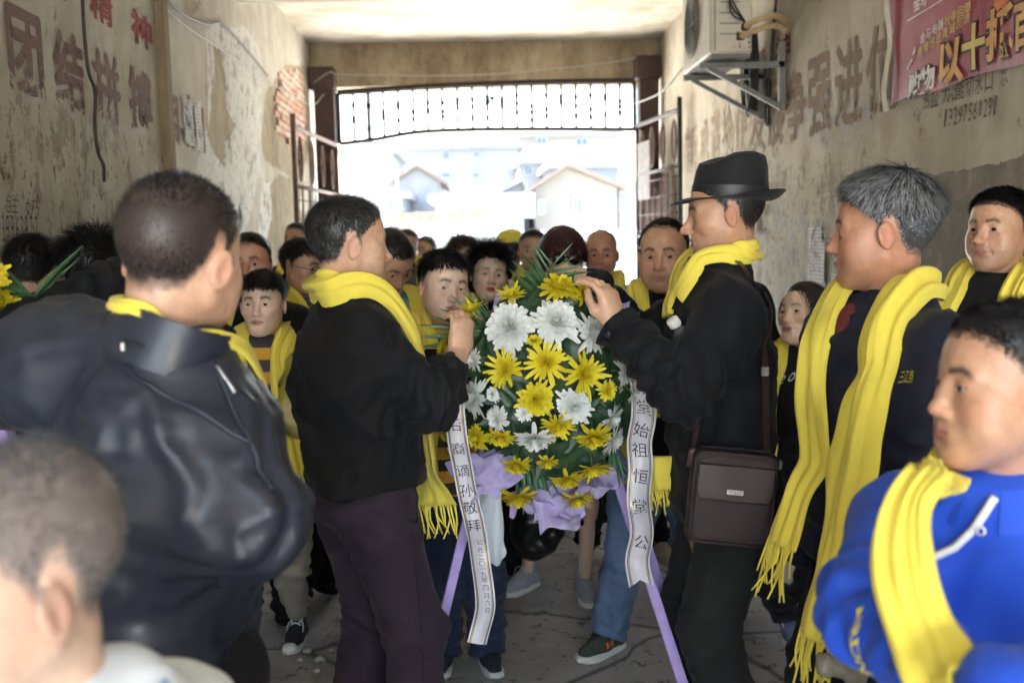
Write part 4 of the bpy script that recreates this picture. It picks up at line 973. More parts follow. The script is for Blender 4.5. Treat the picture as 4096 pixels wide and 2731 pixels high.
# ---------------------------------------------------------------- notices and scraps on the walls
def print_mat(name, base, ink, sx, sy, thr=.5):
    m, g, p = base_mat(name); v = g.coord(); x = g.new('ShaderNodeSeparateXYZ'); g.link(v, x.inputs[0])
    rows = g.math('GREATER_THAN', g.math('FRACT', g.math('MULTIPLY', x.outputs[2], sy)), .45); n = g.new('ShaderNodeTexNoise'); n.inputs['Scale'].default_value = sx; n.inputs['Detail'].default_value = 2; g.link(v, n.inputs['Vector'])
    k = g.math('MULTIPLY', rows, g.math('GREATER_THAN', n.outputs['Fac'], thr)); tear = g.ramp(g.noise(14, 4, .7, v), [(.56, 0), (.6, 1)])
    g.link(g.mix(k, base, ink), p.inputs['Base Color']); p.inputs['Roughness'].default_value = .9
    t = g.new('ShaderNodeBsdfTransparent'); mx = g.new('ShaderNodeMixShader'); g.link(tear, mx.inputs[0]); g.link(p.outputs[0], mx.inputs[1]); g.link(t.outputs[0], mx.inputs[2]); g.link(mx.outputs[0], m.node_tree.nodes['Material Output'].inputs[0]); return m
print_mat('newsprint', (.44, .43, .41), (.10, .10, .10), 170, 60); print_mat('newsprint_pale', (.5, .49, .47), (.2, .2, .2), 150, 45)
mat('paper_white', (.62, .61, .58), .85, .08, 20)
def notice(side, px, py, w_, h_, mat_, label, name='notice', curl=0.):
    x = XL if side < 0 else XR; y, z = wallpt(px, py, x); b = MB()
    b.grid(lambda u, v: (x - side * (.012 + .004 * math.sin(u * 7 + v * 5) + curl * (1 - v) ** 2 * .05), y + (u - .5) * w_, z + (v - .5) * h_), 8, 8)
    return tag(b.build(name, mat_, smooth=True), label, 'notice', 'paper notices pasted on the walls')
notice(-1, 187, 122, .22, .27, 'newsprint', 'torn printed notice beside the painted character with box strokes')
notice(-1, 197, 126, .16, .30, 'newsprint_pale', 'paler torn notice just right of the darker printed notice')
notice(-1, 242, 217, .12, .18, 'newsprint_pale', 'small pale slip stuck behind the crowd near the peeled wall')
notice(1, 857, 262, .28, .22, 'newsprint', 'printed sheet behind the jaw of the grey-haired man')
notice(1, 843, 290, .34, .18, 'newsprint_pale', 'printed sheet low behind the woman in black', )
notice(1, 818, 255, .30, .34, 'newsprint_pale', 'grey newsprint sheet on the wall right of the hat')
for (px, py, wv, hv, lab) in ((771, 184, .10, .045, 'highest white scrap of torn paper right of the hat'), (764, 207, .13, .04, 'middle white scrap of torn paper behind the hat brim'), (768, 229, .10, .035, 'lowest white scrap of torn paper beside the scarf collar'), (757, 222, .10, .16, 'larger torn flap of paper behind the collar')):
    y, z = wallpt(px, py, XR); b = MB(); b.grid(lambda u, v: (XR - .012 - .05 * (1 - v) * (.4 + u) - .01 * math.sin(u * 9), y + (.5 - u) * wv, z + (v - .5) * hv - .02 * math.sin(u * 3)), 8, 4)
    tag(b.build('paper_scrap', 'paper_white', smooth=True), lab, 'paper scrap', 'torn scraps on the wall')
# ---------------------------------------------------------------- advertising banner
def banner_mat():
    m, g, p = base_mat('banner_vinyl'); v = g.coord(); n = g.noise(2.2, 4, .6, v)
    c = g.ramp(n, [(.3, (.19, .012, .035)), (.55, (.29, .028, .06)), (.75, (.34, .08, .10))]); c = g.mix(g.ramp(g.noise(20, 4, .7, v), [(.55, 0), (.75, .35)]), c, (.20, .10, .09))
    g.link(c, p.inputs['Base Color']); p.inputs['Roughness'].default_value = .45; g.link(g.bump(g.noise(6, 4, .6, g.mapping(v, (1, 1, .4))), .5, .02), p.inputs['Normal'])
banner_mat(); mat('banner_edge', (.55, .50, .40), .8, .15, 10); mat('ink_white', (.62, .60, .56), .6, .1, 20); mat('ink_yellow', (.55, .42, .10), .6, .15, 20); mat('ink_orange', (.55, .26, .05), .6, .35, 12); mat('ink_dark', (.035, .02, .018), .7, .2, 20); mat('ink_flame', (.45, .12, .03), .6, .6, 9)
bt = thing('advertising_banner', 'faded pink vinyl shop banner with yellow lettering hung on the wall', 'banner', (XR, 4.2, 2.1))
BY0, BY1, BZ0, BZ1 = 4.85, 3.05, 2.165, 3.0
def bwave(y, z): return .03 + .010 * math.sin(y * 6 + z * 3) + .006 * math.sin(z * 11 + y * 2)
MB().grid(lambda u, v: (XR - bwave(BY0 + (BY1 - BY0) * u, BZ0 + (BZ1 - BZ0) * v), BY0 + (BY1 - BY0) * u, BZ0 + (BZ1 - BZ0) * v + .008 * math.sin(u * 17) * (1 - v)), 60, 30).build('sheet', 'banner_vinyl', bt, smooth=True)
MB().grid(lambda u, v: (XR - .045 - .012 * math.sin(v * 13), BY0 + .035 - .055 * u + .008 * math.sin(v * 9), BZ0 - .03 + (BZ1 - BZ0 + .03) * v), 3, 24).build('hem', 'banner_edge', bt, smooth=True)
def banner_glyph(ch, X0, Y0, X1, Y1, mat_, off, out=None, rot=0.):
    """box in the 1.568x zoom of the right wall"""
    q = lambda X, Y: wallpt((2600 + X / 1.568) / 4, Y / 1.568 / 4, XR - .04); (ya, za), (yb, zb) = q(X0, Y0), q(X1, Y1)
    for mt, of, lf in (((out, off + .05, .004),) if out else ()) + ((mat_, off, .007),):
        V, F = glyph(ch, of); c = np.array((.5, .36, 0)); V = V - c; s = abs(za - zb) * 1.12; yc, zc = (ya + yb) / 2, (za + zb) / 2; wy = abs(ya - yb) * 1.12
        P = np.stack([np.zeros(len(V)), yc - V[:, 0] * wy, zc + V[:, 1] * s - V[:, 0] * s * rot], 1); P[:, 0] = [XR - bwave(a, b) - lf for a, b in P[:, 1:]]
        mk('printed_character', P, F, mt, bt, smooth=False)
for ch, *b in (('购', 1630, 475, 1705, 590), ('物', 1712, 435, 1798, 550)): banner_glyph(ch, *b, 'ink_white', .03, 'ink_dark')
for ch, *b in (('以', 1825, 285, 1950, 495), ('十', 1968, 190, 2082, 405), ('抵', 2110, 90, 2250, 330), ('百', 2275, 40, 2400, 270)): banner_glyph(ch, *b, 'ink_orange' if ch != '十' else 'ink_yellow', .04, 'ink_dark')
for i_, ch in enumerate('金马电器秋季回馈'): X = 1688 + i_ * 40.5; Y = 205 - i_ * 27.5; banner_glyph(ch, X, Y + 8, X + 34, Y + 58, 'ink_white' if i_ < 4 else 'ink_yellow', .008)
for i_, ch in enumerate('真情感恩真诚回馈'): X = 1675 + i_ * 42; Y = 290 - i_ * 30; banner_glyph(ch, X, Y + 12, X + 33, Y + 62, 'ink_yellow', .006)
for i_, ch in enumerate('金马'): banner_glyph(ch, 1640 + i_ * 45, 0 - i_ * 24, 1680 + i_ * 45, 55 - i_ * 24, 'ink_white', .01)
# printed rule and flame shape
def banner_poly(pts, mat_, nm):
    P = [wallpt((2600 + X / 1.568) / 4, Y / 1.568 / 4, XR - .04) for X, Y in pts]; MB().poly([(XR - bwave(y, z) - .006, y, z) for y, z in P]).build(nm, mat_, bt)
banner_poly([(1592, 128), (1825, 0), (1835, 0), (1592, 136)], 'ink_white', 'printed_rule')
banner_poly([(2150, -140), (2140, 40), (2165, 75), (2185, 45), (2205, 70), (2230, 5), (2250, -140)], 'ink_flame', 'printed_flame')
banner_poly([(1650, 290), (1632, 335), (1640, 350), (1655, 320)], 'ink_white', 'printed_ray'); banner_poly([(1630, 362), (1598, 430), (1606, 438), (1640, 375)], 'ink_white', 'printed_ray')
# ---------------------------------------------------------------- gate posts, transom grille, leaves
tex_mat('rust_paint', [(.3, (.030, .017, .015)), (.6, (.060, .033, .028)), (.8, (.10, .05, .035))], 9, .6, .4, 60, .004)
tex_mat('iron_dark', [(.3, (.020, .017, .016)), (.8, (.055, .038, .030))], 15, .6, .3, 90, .002)
tex_mat('iron_brown', [(.3, (.075, .042, .032)), (.8, (.16, .10, .075))], 15, .65, .3, 90, .002)
lp = thing('gate_post', 'dark brown iron gate post against the peeling brick wall', 'gate post', (-1.535, 10.88, 0), 'iron gate posts')
MB().box((-1.535, 10.88, 1.70), (.105, .09, 1.70), bev=.008).build('shaft', 'rust_paint', lp); MB().box((-1.55, 10.87, 3.30), (.135, .12, .115), bev=.008).build('cap', 'rust_paint', lp)
rp_ = thing('gate_post', 'dark brown iron gate post on the side of the air conditioner', 'gate post', (1.91, 10.88, 0), 'iron gate posts')
MB().box((1.925, 10.88, 1.72), (.105, .09, 1.72), bev=.008).build('shaft', 'rust_paint', rp_); MB().box((1.915, 10.87, 3.36), (.13, .12, .12), bev=.008).build('cap', 'rust_paint', rp_)
# transom
tr = thing('transom_grille', 'sagging iron bar grille hung across the top of the gateway', 'grille', (.2, 11.0, 2.9))
YT = 10.98
def vt(x, y, Y=YT): return at(x * K, y * K, Y)
top = [vt(776, 213), vt(1000, 198), vt(1220, 190), vt(1457, 186)]; bot = [vt(780, 330), vt(860, 320), vt(960, 303), vt(1100, 297), vt(1280, 296), vt(1457, 297)]
TP = spline(top, 40); BP = spline(bot, 80); xs_ = np.linspace(TP[0][0], TP[-1][0], 40); TP = np.stack([xs_, np.full(40, YT), np.interp(xs_, TP[:, 0], TP[:, 2])], 1); BP = np.stack([xs_, np.full(40, YT), np.interp(xs_, BP[:, 0], BP[:, 2])], 1)
MB().tube(TP, .034, 6).build('rail', 'iron_dark', tr); MB().tube(BP, .025, 6).build('rail', 'iron_dark', tr)
for i in (0, -1): MB().bar(TP[i], BP[i], .055, .04).build('stile', 'iron_dark', tr)
midr = [a + (b - a) * .30 for a, b in zip(TP, BP)]; MB().tube(midr, .005, 5).build('thin_rail', 'iron_dark', tr)
rg = np.random.default_rng(11)
for i in range(1, 20):
    t = i / 20 * 39; a = TP[int(t)] + (TP[min(39, int(t) + 1)] - TP[int(t)]) * (t % 1); b = BP[int(t)] + (BP[min(39, int(t) + 1)] - BP[int(t)]) * (t % 1); m = (a + b) / 2 + np.array((rg.normal(0, .008), 0, 0))
    o = MB().tube(spline([a, m, b], 6), .0165, 5).build('bar', 'iron_dark', tr)
    for kk in range(3):
        c = a + (b - a) * rg.uniform(.25, .8); MB().box(c, (.022, .014, .022), bev=.004).build('weld_lump', 'iron_dark', o)
st = MB()
for q in range(5): a = q * 1.2566 + .3; st.bar(vt(1130, 226) + np.array((0, -.02, 0)), vt(1130, 226) + np.array((math.cos(a) * .085, -.02, math.sin(a) * .085)), .035, .02)
st.bar(vt(1130, 188), vt(1130, 228), .012); st.build('star_ornament', 'iron_dark', tr)
for (x, y, s_) in ((1117, 239, .06), (862, 240, .07), (1290, 238, .035)):
    b = MB(); c = vt(x, y)
    for q in range(4): a = q * .785; d = np.array((math.cos(a), 0, math.sin(a))) * s_; b.tube([c - d, c + d], .005, 5)
    b.build('wire_twist', 'iron_dark', tr)
def leaf(label, hinge, free, z0, z1, nv, mt, panel=None):
    h = np.array((*hinge, 0.)); f = np.array((*free, 0.)); d = f - h; L = np.linalg.norm(d); u = d / L; nrm = np.array((-u[1], u[0], 0)); zz = np.array((0, 0, 1.))
    T = thing('gate_leaf', label, 'gate', tuple(h), 'open gate leaves'); X = lambda s, z: h + u * s + zz * z
    pts = [X(0, z0), X(0, z1 - .0), X(.03, z1), X(L - .06, z1), X(L, z1 - .06), X(L, z0)]
    MB().tube(pts[:2], .022, 8).build('hinge_stile', mt, T, smooth=True); MB().tube(spline([X(0, z1), X(L * .5, z1), X(L - .08, z1), X(L - .02, z1 - .02), X(L, z1 - .09), X(L, z0)], 40), .024, 8).build('frame_tube', mt, T, smooth=True)
    rails = [z0 + .03, z0 + (z1 - z0) * .30, z0 + (z1 - z0) * .56, z1 - .52]
    for z in rails: MB().tube([X(0, z), X(L, z)], .018, 8).build('rail', mt, T, smooth=True)
    for i in range(1, nv): s = L * i / nv; MB().tube([X(s, z0), X(s, z1 - .52)], .008, 6).build('bar', 'iron_brown', T, smooth=True)
    for z in np.arange(z0 + .18, z1 - .55, .17): MB().tube([X(0, z), X(L, z)], .006, 5).build('cross_bar', 'iron_brown', T, smooth=True)
    no = 4
    for i in range(no):
        c = L * (i + .5) / no; o = None
        for k_, ww in enumerate((.075, .035)):
            ring = [X(c + ww * math.cos(a), z1 - .27 + .20 * math.sin(a)) for a in np.linspace(0, 2 * math.pi, 20)]; o2 = MB().tube(ring, .008, 5).build('oval_scroll' if k_ == 0 else 'inner_oval', 'iron_brown', T if k_ == 0 else o, smooth=True); o = o or o2
    for i in range(nv):
        s = L * (i + .5) / nv; arc = spline([X(s - L / nv * .45, z0 + .3), X(s + .02, z0 + .9), X(s - L / nv * .45, z1 - .6)], 12); MB().tube(arc, .006, 5).build('curved_bar', 'iron_brown', T, smooth=True)
    if panel:
        s0, s1, za, zb = panel; c = (X(s0, za) + X(s1, zb)) / 2; R = np.stack([u, nrm, zz], 1); pp = MB().box(c, ((s1 - s0) / 2, .006, (zb - za) / 2), R).build('sign_board', 'board_grey', T)
        for q in range(6): cc = X(s0 + (s1 - s0) * (q + .5) / 6, (za + zb) / 2); MB().box(cc + nrm * .012, ((s1 - s0) / 12 * .45, .006, (zb - za) / 2 * .92), R).build('slat', 'board_pale', pp)
    return T
mat('board_grey', (.13, .12, .11), .8, .3, 20); mat('board_pale', (.30, .28, .25), .8, .25, 20)
leaf('rusty iron gate leaf folded back against the brick patch wall', (-1.42, 10.74), (-1.56, 9.0), .08, 2.60, 7, 'iron_brown')
leaf('rusty iron gate leaf folded back beneath the air conditioner', (1.78, 10.74), (1.97, 9.45), .08, 2.74, 7, 'iron_dark', panel=(.02, .42, 1.95, 2.55))
# woven bamboo mat tied behind the right leaf
tex_mat('bamboo_mat', [(.3, (.035, .022, .018)), (.7, (.12, .075, .055))], 12, .85, .6, 60, .006, stretch=(6, 6, .5))
b = MB(); b.grid(lambda u, v: (1.835 + .14 * u + .02 * math.sin(v * 8), 10.70 - .62 * u, .1 + 2.1 * v), 6, 14); tag(b.build('bamboo_mat', 'bamboo_mat', smooth=True), 'dark brown mat lashed behind the slatted board of the gate leaf', 'mat')
# ---------------------------------------------------------------- wires
mat('wire_black', (.02, .018, .017), .6, .1, 20); mat('wire_grey', (.25, .24, .22), .6, .1, 20)
def wire(pts, r, mt, label, name='wire'): return tag(MB().tube(spline(pts, 40), r, 5).build(name, mt, smooth=True), label, 'wire', 'loose wires')
def wp(side, x, y, o=.02): yy, zz = wallpt(x * K, y * K, XL if side < 0 else XR); return (XL + o if side < 0 else XR - o, yy, zz)
wire([wp(-1, 178, -20), wp(-1, 182, 60), wp(-1, 192, 160), wp(-1, 208, 210), wp(-1, 207, 290), wp(-1, 215, 350), wp(-1, 228, 380), wp(-1, 229, 417)], .008, 'wire_black', 'black cable hanging down across the painted slogan')
wire([wp(-1, 345, -5), wp(-1, 420, 60), wp(-1, 520, 125), wp(-1, 600, 180), (-1.62, 10.4, 2.98), tuple(at(745 * K, 215 * K, 10.8))], .006, 'wire_grey', 'straight thin wire running down to the brown gate post', 'wire')
wire([wp(-1, 372, -5), wp(-1, 410, 30), wp(-1, 465, 55), wp(-1, 500, 52), wp(-1, 530, 80), wp(-1, 575, 130), wp(-1, 610, 175)], .007, 'wire_black', 'sagging wire stapled near the peeled plaster')
wire([at(720 * K, 190 * K, 10.75), at(760 * K, 165 * K, 10.74), at(800 * K, 172 * K, 10.74), at(1100 * K, 172 * K, 10.74), at(1350 * K, 150 * K, 10.74), at(1460 * K, 133 * K, 10.74)], .007, 'wire_grey', 'wire strung across the lintel between both posts')
wire([at(1460 * K, 238 * K, 10.7), at(1520 * K, 210 * K, 9.0), wp(1, 1640, 150, .25)], .007, 'wire_grey', 'wire running from the post up to the air conditioner bracket')
wire([wp(1, 1790, -10), wp(1, 1782, 90), wp(1, 1772, 200), wp(1, 1765, 275), wp(1, 1772, 278), wp(1, 1770, 180)], .011, 'wire_black', 'black cable dropping past the coiled cable')
cc = wp(1, 1752, 165, .06); cb = MB()
for q in range(7):
    r1, r2 = .11 + rg.normal(0, .012), .28 + rg.normal(0, .015); ph = rg.normal(0, .1); cb.tube([(cc[0] - .01 * q, cc[1] + r1 * math.cos(a + ph), cc[2] + r2 * math.sin(a)) for a in np.linspace(0, 2 * math.pi, 28)], .0085, 5)
tag(cb.build('cable_coil', 'wire_black', smooth=True), 'coil of black cable hung on the wall beside the air conditioner', 'cable')
# ---------------------------------------------------------------- air conditioner
mat('ac_cream', (.47, .44, .36), .55, .12, 8, .1, 60, .002); mat('ac_dark', (.16, .15, .13), .7, .15, 10); mat('bracket_grey', (.14, .15, .14), .6, .3, 14, .2, 80, .002); mat('foam_pipe', (.42, .30, .18), .8, .2, 25, .4, 80, .004); mat('rust_spot', (.10, .045, .02), .9, .3, 30)  # dark grey of the base pan, louvers, seam and fan parts
ac = thing('air_conditioner', 'cream outdoor air conditioner unit bracketed high on the wall', 'air conditioner', (1.66, 6.8, 2.70))
AX0, AX1, AY0, AY1, AZ0, AZ1 = 1.53, 1.80, 6.40, 7.22, 2.70, 3.26
bd = MB().box(((AX0 + AX1) / 2, (AY0 + AY1) / 2, (AZ0 + AZ1) / 2), ((AX1 - AX0) / 2, (AY1 - AY0) / 2, (AZ1 - AZ0) / 2), bev=.012).build('casing', 'ac_cream', ac)
MB().box(((AX0 + AX1) / 2, (AY0 + AY1) / 2, AZ0 - .012), ((AX1 - AX0) / 2 - .01, (AY1 - AY0) / 2 - .01, .012)).build('base_pan', 'ac_dark', ac)
for q in range(6): MB().box(((AX0 + AX1) / 2 - .01, AY0 - .003, AZ0 + .12 + q * .065), (.062, .004, .0035)).build('louver', 'ac_dark', bd)
MB().box((AX0 + .03, AY0 - .004, (AZ0 + AZ1) / 2), (.003, .003, (AZ1 - AZ0) / 2 - .02)).build('panel_seam', 'ac_dark', bd)
fg = MB(); 
for rr in np.linspace(.05, .22, 8): fg.tube([(AX0 - .012, 6.88 + rr * math.cos(a), 2.98 + rr * math.sin(a)) for a in np.linspace(0, 2 * math.pi, 28)], .003, 4)
for a in np.linspace(0, 2 * math.pi, 12, endpoint=False): fg.tube([(AX0 - .012, 6.88, 2.98), (AX0 - .012, 6.88 + .22 * math.cos(a), 2.98 + .22 * math.sin(a))], .003, 4)
fg.build('fan_grille', 'ac_dark', ac); MB().lathe([(0, 0), (.20, 0), (.20, .004), (0, .004)], (AX0 - .003, 6.88, 2.98), 24, roty(math.pi / 2)).build('fan_opening', 'ac_dark', ac)
for yb_ in (6.58, 7.06):
    k_ = MB(); k_.box((1.78, yb_, AZ0 - .045), (.28, .02, .018)); k_.box((XR - .025, yb_, AZ0 - .12), (.02, .02, .22)); k_.bar((1.56, yb_, AZ0 - .06), (XR - .03, yb_, AZ0 - .32), .03, .03); k_.build('bracket', 'bracket_grey', ac)
MB().box((1.60, 6.82, AZ0 - .022), (.02, .40, .006)).build('cross_rail', 'bracket_grey', ac)
for i_, (dz, dx) in enumerate(((.16, .0), (.10, .03))):
    a = (AX1 - .05 - dx, AY0 - .02, AZ0 + dz); MB().tube(spline([a, (AX1 + .02, AY0 - .09, AZ0 + dz + .03), (AX1 + .14, AY0 - .03, AZ0 + dz + .06), (XR - .01, AY0 + .1, AZ0 + dz + .05)], 16), [.02 + .004 * math.sin(q * 2) for q in range(16)], 8).build('refrigerant_pipe', 'foam_pipe', ac, smooth=True)
    MB().box((AX1 - .05 - dx, AY0 - .012, AZ0 + dz), (.022, .02, .022), bev=.005).build('valve', 'rust_spot', ac)
for i_ in range(3): MB().tube(spline([(1.62 + i_ * .01, AY0 - .03, 3.25), (1.64, AY0 - .06 - .01 * i_, 3.05 - .05 * i_), (1.74, AY0 - .05, 2.88)], 14), .006, 5).build('power_lead', 'wire_black', ac, smooth=True)
for i_ in range(9): MB().lathe([(0, 0), (.004 + .004 * rg.random(), 0), (0, .001)], (AX1 - .02 - rg.random() * .10, AY0 - .0145, AZ0 + .02 + rg.random() * .12), 8, rotx(math.pi / 2)).build('rust_stain', 'rust_spot', bd)
# ---------------------------------------------------------------- outside: yard wall, houses, pole
mat('lime_white', (0.208, 0.218, 0.223), .9, .06, 2); mat('house_cream', (0.107, 0.104, 0.093), .9, .08, 2); mat('house_white', (0.129, 0.136, 0.143), .9, .06, 2); mat('house_blue', (0.065, 0.081, 0.098), .9, .08, 2); mat('roof_tile', (.10, .075, .06), .9, .25, 6, .5, 20, .03); mat('roof_grey', (.15, .165, .18), .9, .2, 4)
mat('pane_blue', (.03, .055, .08), .15, .2, 3); mat('red_brick_far', (.20, .13, .10), .9, .25, 5, .4, 12, .02); mat('metal_white', (0.176, 0.189, 0.202), .5, .06, 6); mat('coping_tile', (0.092, 0.109, 0.113), .8, .12, 6); mat('leaf_far', (.045, .06, .012), .8, .4, 6); mat('mortar_grey', (0.109, 0.118, 0.122), .9, .1, 4)
def ow(px, py, Y): return at(px * K, py * K, Y)
YW = 27.
wt = thing('yard_wall', 'white yard wall with a tiled coping beyond the gate', 'wall', (0, YW, 0)); zt = 2.05
MB().box((-.5, YW, zt / 2 - .3), (14, .12, zt / 2 - .02 + .0)).build('panel', 'lime_white', wt); MB().box((-.5, YW - .01, 1.42), (14, .17, .04)).build('string_course', 'mortar_grey', wt)
cp = MB().box((-.5, YW, zt - .40), (14, .22, .05)).build('coping', 'coping_tile', wt)
cap_me = None
for q in range(70):
    if cap_me is None: o = MB().lathe([(0, 0), (.07, 0), (.07, .26), (0, .26)], (0, 0, 0), 8, rotx(math.pi / 2 + .35)).build('tile', 'coping_tile', cp); cap_me = o.data
    else: o = bpy.data.objects.new('tile', cap_me); COL.objects.link(o); o.parent = cp
    o.location = (-5.5 + q * .18, YW - .02, zt - .30)
def window(x, z, w_, h_, y, parent, mt='pane_blue', bars=1):
    f = MB(); t = .06
    for (cx, cz, hw, hh) in ((x - w_ / 2, z, t / 2, h_ / 2 + t / 2), (x + w_ / 2, z, t / 2, h_ / 2 + t / 2), (x, z - h_ / 2, w_ / 2 - t / 2, t / 2), (x, z + h_ / 2, w_ / 2 - t / 2, t / 2)): f.box((cx, y - .03, cz), (hw, .05, hh))
    for q in range(bars): f.box((x + (q + 1) / (bars + 1) * w_ - w_ / 2, y - .03, z), (.025, .035, h_ / 2 - t / 2))
    fr = f.build('window', 'metal_white', parent); MB().box((x, y - .01, z), (w_ / 2 - t / 2, .012, h_ / 2 - t / 2)).build('pane', mt, fr)
def house(label, x0, y0, x1, yb, Y, depth, mt, roof='flat', wins=(), roofmat='roof_tile', rh=None, zb=None, name='house'):
    """x0,y0 = top-left, x1,yb = bottom right in view pixels at distance Y"""
    a = ow(x0, y0, Y); b = ow(x1, y0, Y); c = ow(x0, yb, Y); zT, zB = (a[2] + b[2]) / 2, -.3 if zb is None else zb
    T = thing(name, label, 'house', ((a[0] + b[0]) / 2, Y, zB), 'houses beyond the gate'); cx = (a[0] + b[0]) / 2; hw = (b[0] - a[0]) / 2
    MB().box((cx, Y + depth / 2, (zT + zB) / 2), (hw, depth / 2, (zT - zB) / 2)).build('walls', mt, T)
    if roof == 'flat': MB().box((cx, Y + depth / 2, zT + .12), (hw + .25, depth / 2 + .25, .12)).build('roof', 'mortar_grey' if roofmat == 'roof_tile' else roofmat, T)
    elif roof == 'gable':
        r = rh; ax_ = ow(r[0], r[1], Y); P = [(a[0], Y, zT), (b[0], Y, zT), (ax_[0], Y, ax_[2])]; MB().prism(P, (0, depth, 0)).build('gable', mt, T)
        for (e, s_) in ((a[0] - .35, -1), (b[0] + .35, 1)):
            sl = (ax_[2] - zT) / max(abs(ax_[0] - (a[0] if s_ < 0 else b[0])), .1); ze = zT - .35 * sl
            MB().prism([(e, Y - .35, ze + .02), (ax_[0], Y - .35, ax_[2] + .02), (ax_[0], Y - .35, ax_[2] + .17), (e, Y - .35, ze + .17)], (0, depth + .6, 0)).build('roof', roofmat, T)
    for (wx0, wy0, wx1, wy1) in wins:
        p0, p1 = ow(wx0, wy0, Y), ow(wx1, wy1, Y); window((p0[0] + p1[0]) / 2, (p0[2] + p1[2]) / 2, abs(p1[0] - p0[0]), abs(p0[2] - p1[2]), Y, T)
    return T
house('grey gabled house nearest the yard wall with small barred windows', 1228, 432, 1418, 505, 38, 7, 'house_cream', 'gable', [(1237, 460, 1250, 490), (1317, 450, 1336, 489)], rh=(1303, 384))
house('low annex joined to the gabled house with one tall window', 1421, 428, 1500, 505, 38.3, 5, 'house_white', 'flat', [(1409 + 14, 440, 1438, 482)])
house('long pale two-storey house high on the slope with four windows', 905, 342, 1190, 440, 62, 9, 'house_white', 'flat', [(1017, 346, 1032, 366), (1088, 345, 1100, 362), (1016, 395, 1034, 408), (1086, 396, 1100, 408), (1000, 398, 1008, 410)])
house('pale upper block behind with a large window under the grille', 1190, 312, 1420, 372, 75, 9, 'house_cream', 'flat', [(1323, 309 + 8, 1350, 334), (1233, 316, 1255, 330)])
house('white house in the middle of the slope with one blue window', 1193, 375, 1300, 440, 58, 6, 'house_white', 'flat', [(1205, 380, 1222, 400)], roofmat='roof_grey')
house('bluish shopfront house partly hidden by the gable', 1262, 385, 1420, 440, 52, 6, 'house_blue', 'flat', [(1267, 398, 1285, 432)])
house('white house left of the pole with a dark open balcony', 780, 352, 900, 440, 50, 8, 'house_white', 'flat', [(896 - 16, 352 + 8, 893, 372), (900 - 30, 358, 878, 372), (783, 398, 792, 420)])
house('tile-roofed shed low on the slope', 905, 418, 1010, 470, 44, 6, 'house_white', 'gable', [], rh=(958, 385))
house('long white market shed behind the planted bank', 1000, 460, 1190, 500, 36, 5, 'metal_white', 'flat', [], roofmat='metal_white')
house('dark grey roofed shed beside the gabled house', 1120, 455, 1215, 500, 40, 5, 'house_white', 'gable', [], roofmat='roof_grey', rh=(1200, 418))
house('blue-grey lean-to left of the planted bank', 890, 455, 930, 500, 40, 4, 'house_blue', 'flat', [(905, 430 + 28, 922, 480)])
# planted brick bank
pbk = thing('planter_bank', 'low red brick bank topped with weeds behind the yard wall', 'planter', (-.5, 31, 0)); a, b_ = ow(900, 490, 31), ow(1140, 490, 31)
MB().box(((a[0] + b_[0]) / 2, 31, a[2] / 2), ((b_[0] - a[0]) / 2, .3, a[2] / 2)).build('brickwork', 'red_brick_far', pbk); wd = MB()
for q in range(500): c = np.array((rg.uniform(a[0], b_[0]), 30.85 + rg.normal(0, .12), a[2] - abs(rg.normal(0, .12)))); d = rg.normal(0, .06, 3); e = rg.normal(0, .06, 3); wd.add([c, c + d, c + e], [(0, 1, 2)])
struct(wd.build('weeds', 'leaf_far', pbk), 'stuff')
pp = ow(845, 300, 30); tag(MB().tube([(pp[0], 30, -.3), (pp[0], 30, 9)], [.17, .12], 10).build('utility_pole', 'mortar_grey', smooth=True), 'pale concrete utility pole seen through the gateway', 'pole')
sg = ow(1199, 471, 33); T = thing('site_sign', 'small white sign board on a post near the gabled house', 'sign', (sg[0], 33, 0)); MB().box((sg[0], 33, sg[2]), (.42, .03, .42)).build('board', 'metal_white', T); MB().tube([(sg[0], 33.05, 0), (sg[0], 33.05, sg[2])], .05, 6).build('post', 'mortar_grey', T)
sc_ = thing('scaffold', 'pale metal scaffold frame standing by the left shed', 'scaffold', (*ow(905, 440, 34)[:2], 0))
for xx in (888, 912): q = ow(xx, 398, 34); MB().tube([(q[0], 34, -.3), (q[0], 34, q[2])], .04, 6).build('upright', 'metal_white', sc_)
for yy in (405, 430, 455): q, q2 = ow(888, yy, 34), ow(912, yy, 34); MB().tube([q, q2], .03, 6).build('rung', 'metal_white', sc_)
# yard behind the camera gives the light its way in
# ---------------------------------------------------------------- flower wreath on its stand
def petal_mat(name, c, rough=.55, inner=None):
    m, g, p = base_mat(name); v = g.coord(); base = g.ramp(g.noise(30, 4, .6, v), [(.3, tuple(x * .9 for x in c)), (.7, c)])
    if inner: base = g.mix(g.attr('tipness'), inner, base)
    g.link(base, p.inputs['Base Color']); p.inputs['Roughness'].default_value = rough
    tr_ = g.new('ShaderNodeBsdfTranslucent'); g.link(base, tr_.inputs[0]); mx = g.new('ShaderNodeMixShader'); mx.inputs[0].default_value = .3; g.link(p.outputs[0], mx.inputs[1]); g.link(tr_.outputs[0], mx.inputs[2]); g.link(mx.outputs[0], m.node_tree.nodes['Material Output'].inputs[0]); return m
petal_mat('petal_white', (.90, .92, .90), inner=(.86, .88, .78)); petal_mat('petal_yellow', (.86, .74, .04), inner=(.82, .64, .02))
def leaf_mat(name, c, rough):
    m, g, p = base_mat(name); v = g.coord('Generated'); base = g.ramp(g.noise(4, 5, .6, g.coord()), [(.3, tuple(x * .7 for x in c)), (.7, tuple(x * 1.4 for x in c))]); base = g.mix(g.math('MULTIPLY', g.attr('vein'), .22), base, (.10, .16, .07))
    g.link(base, p.inputs['Base Color']); p.inputs['Roughness'].default_value = rough; return m
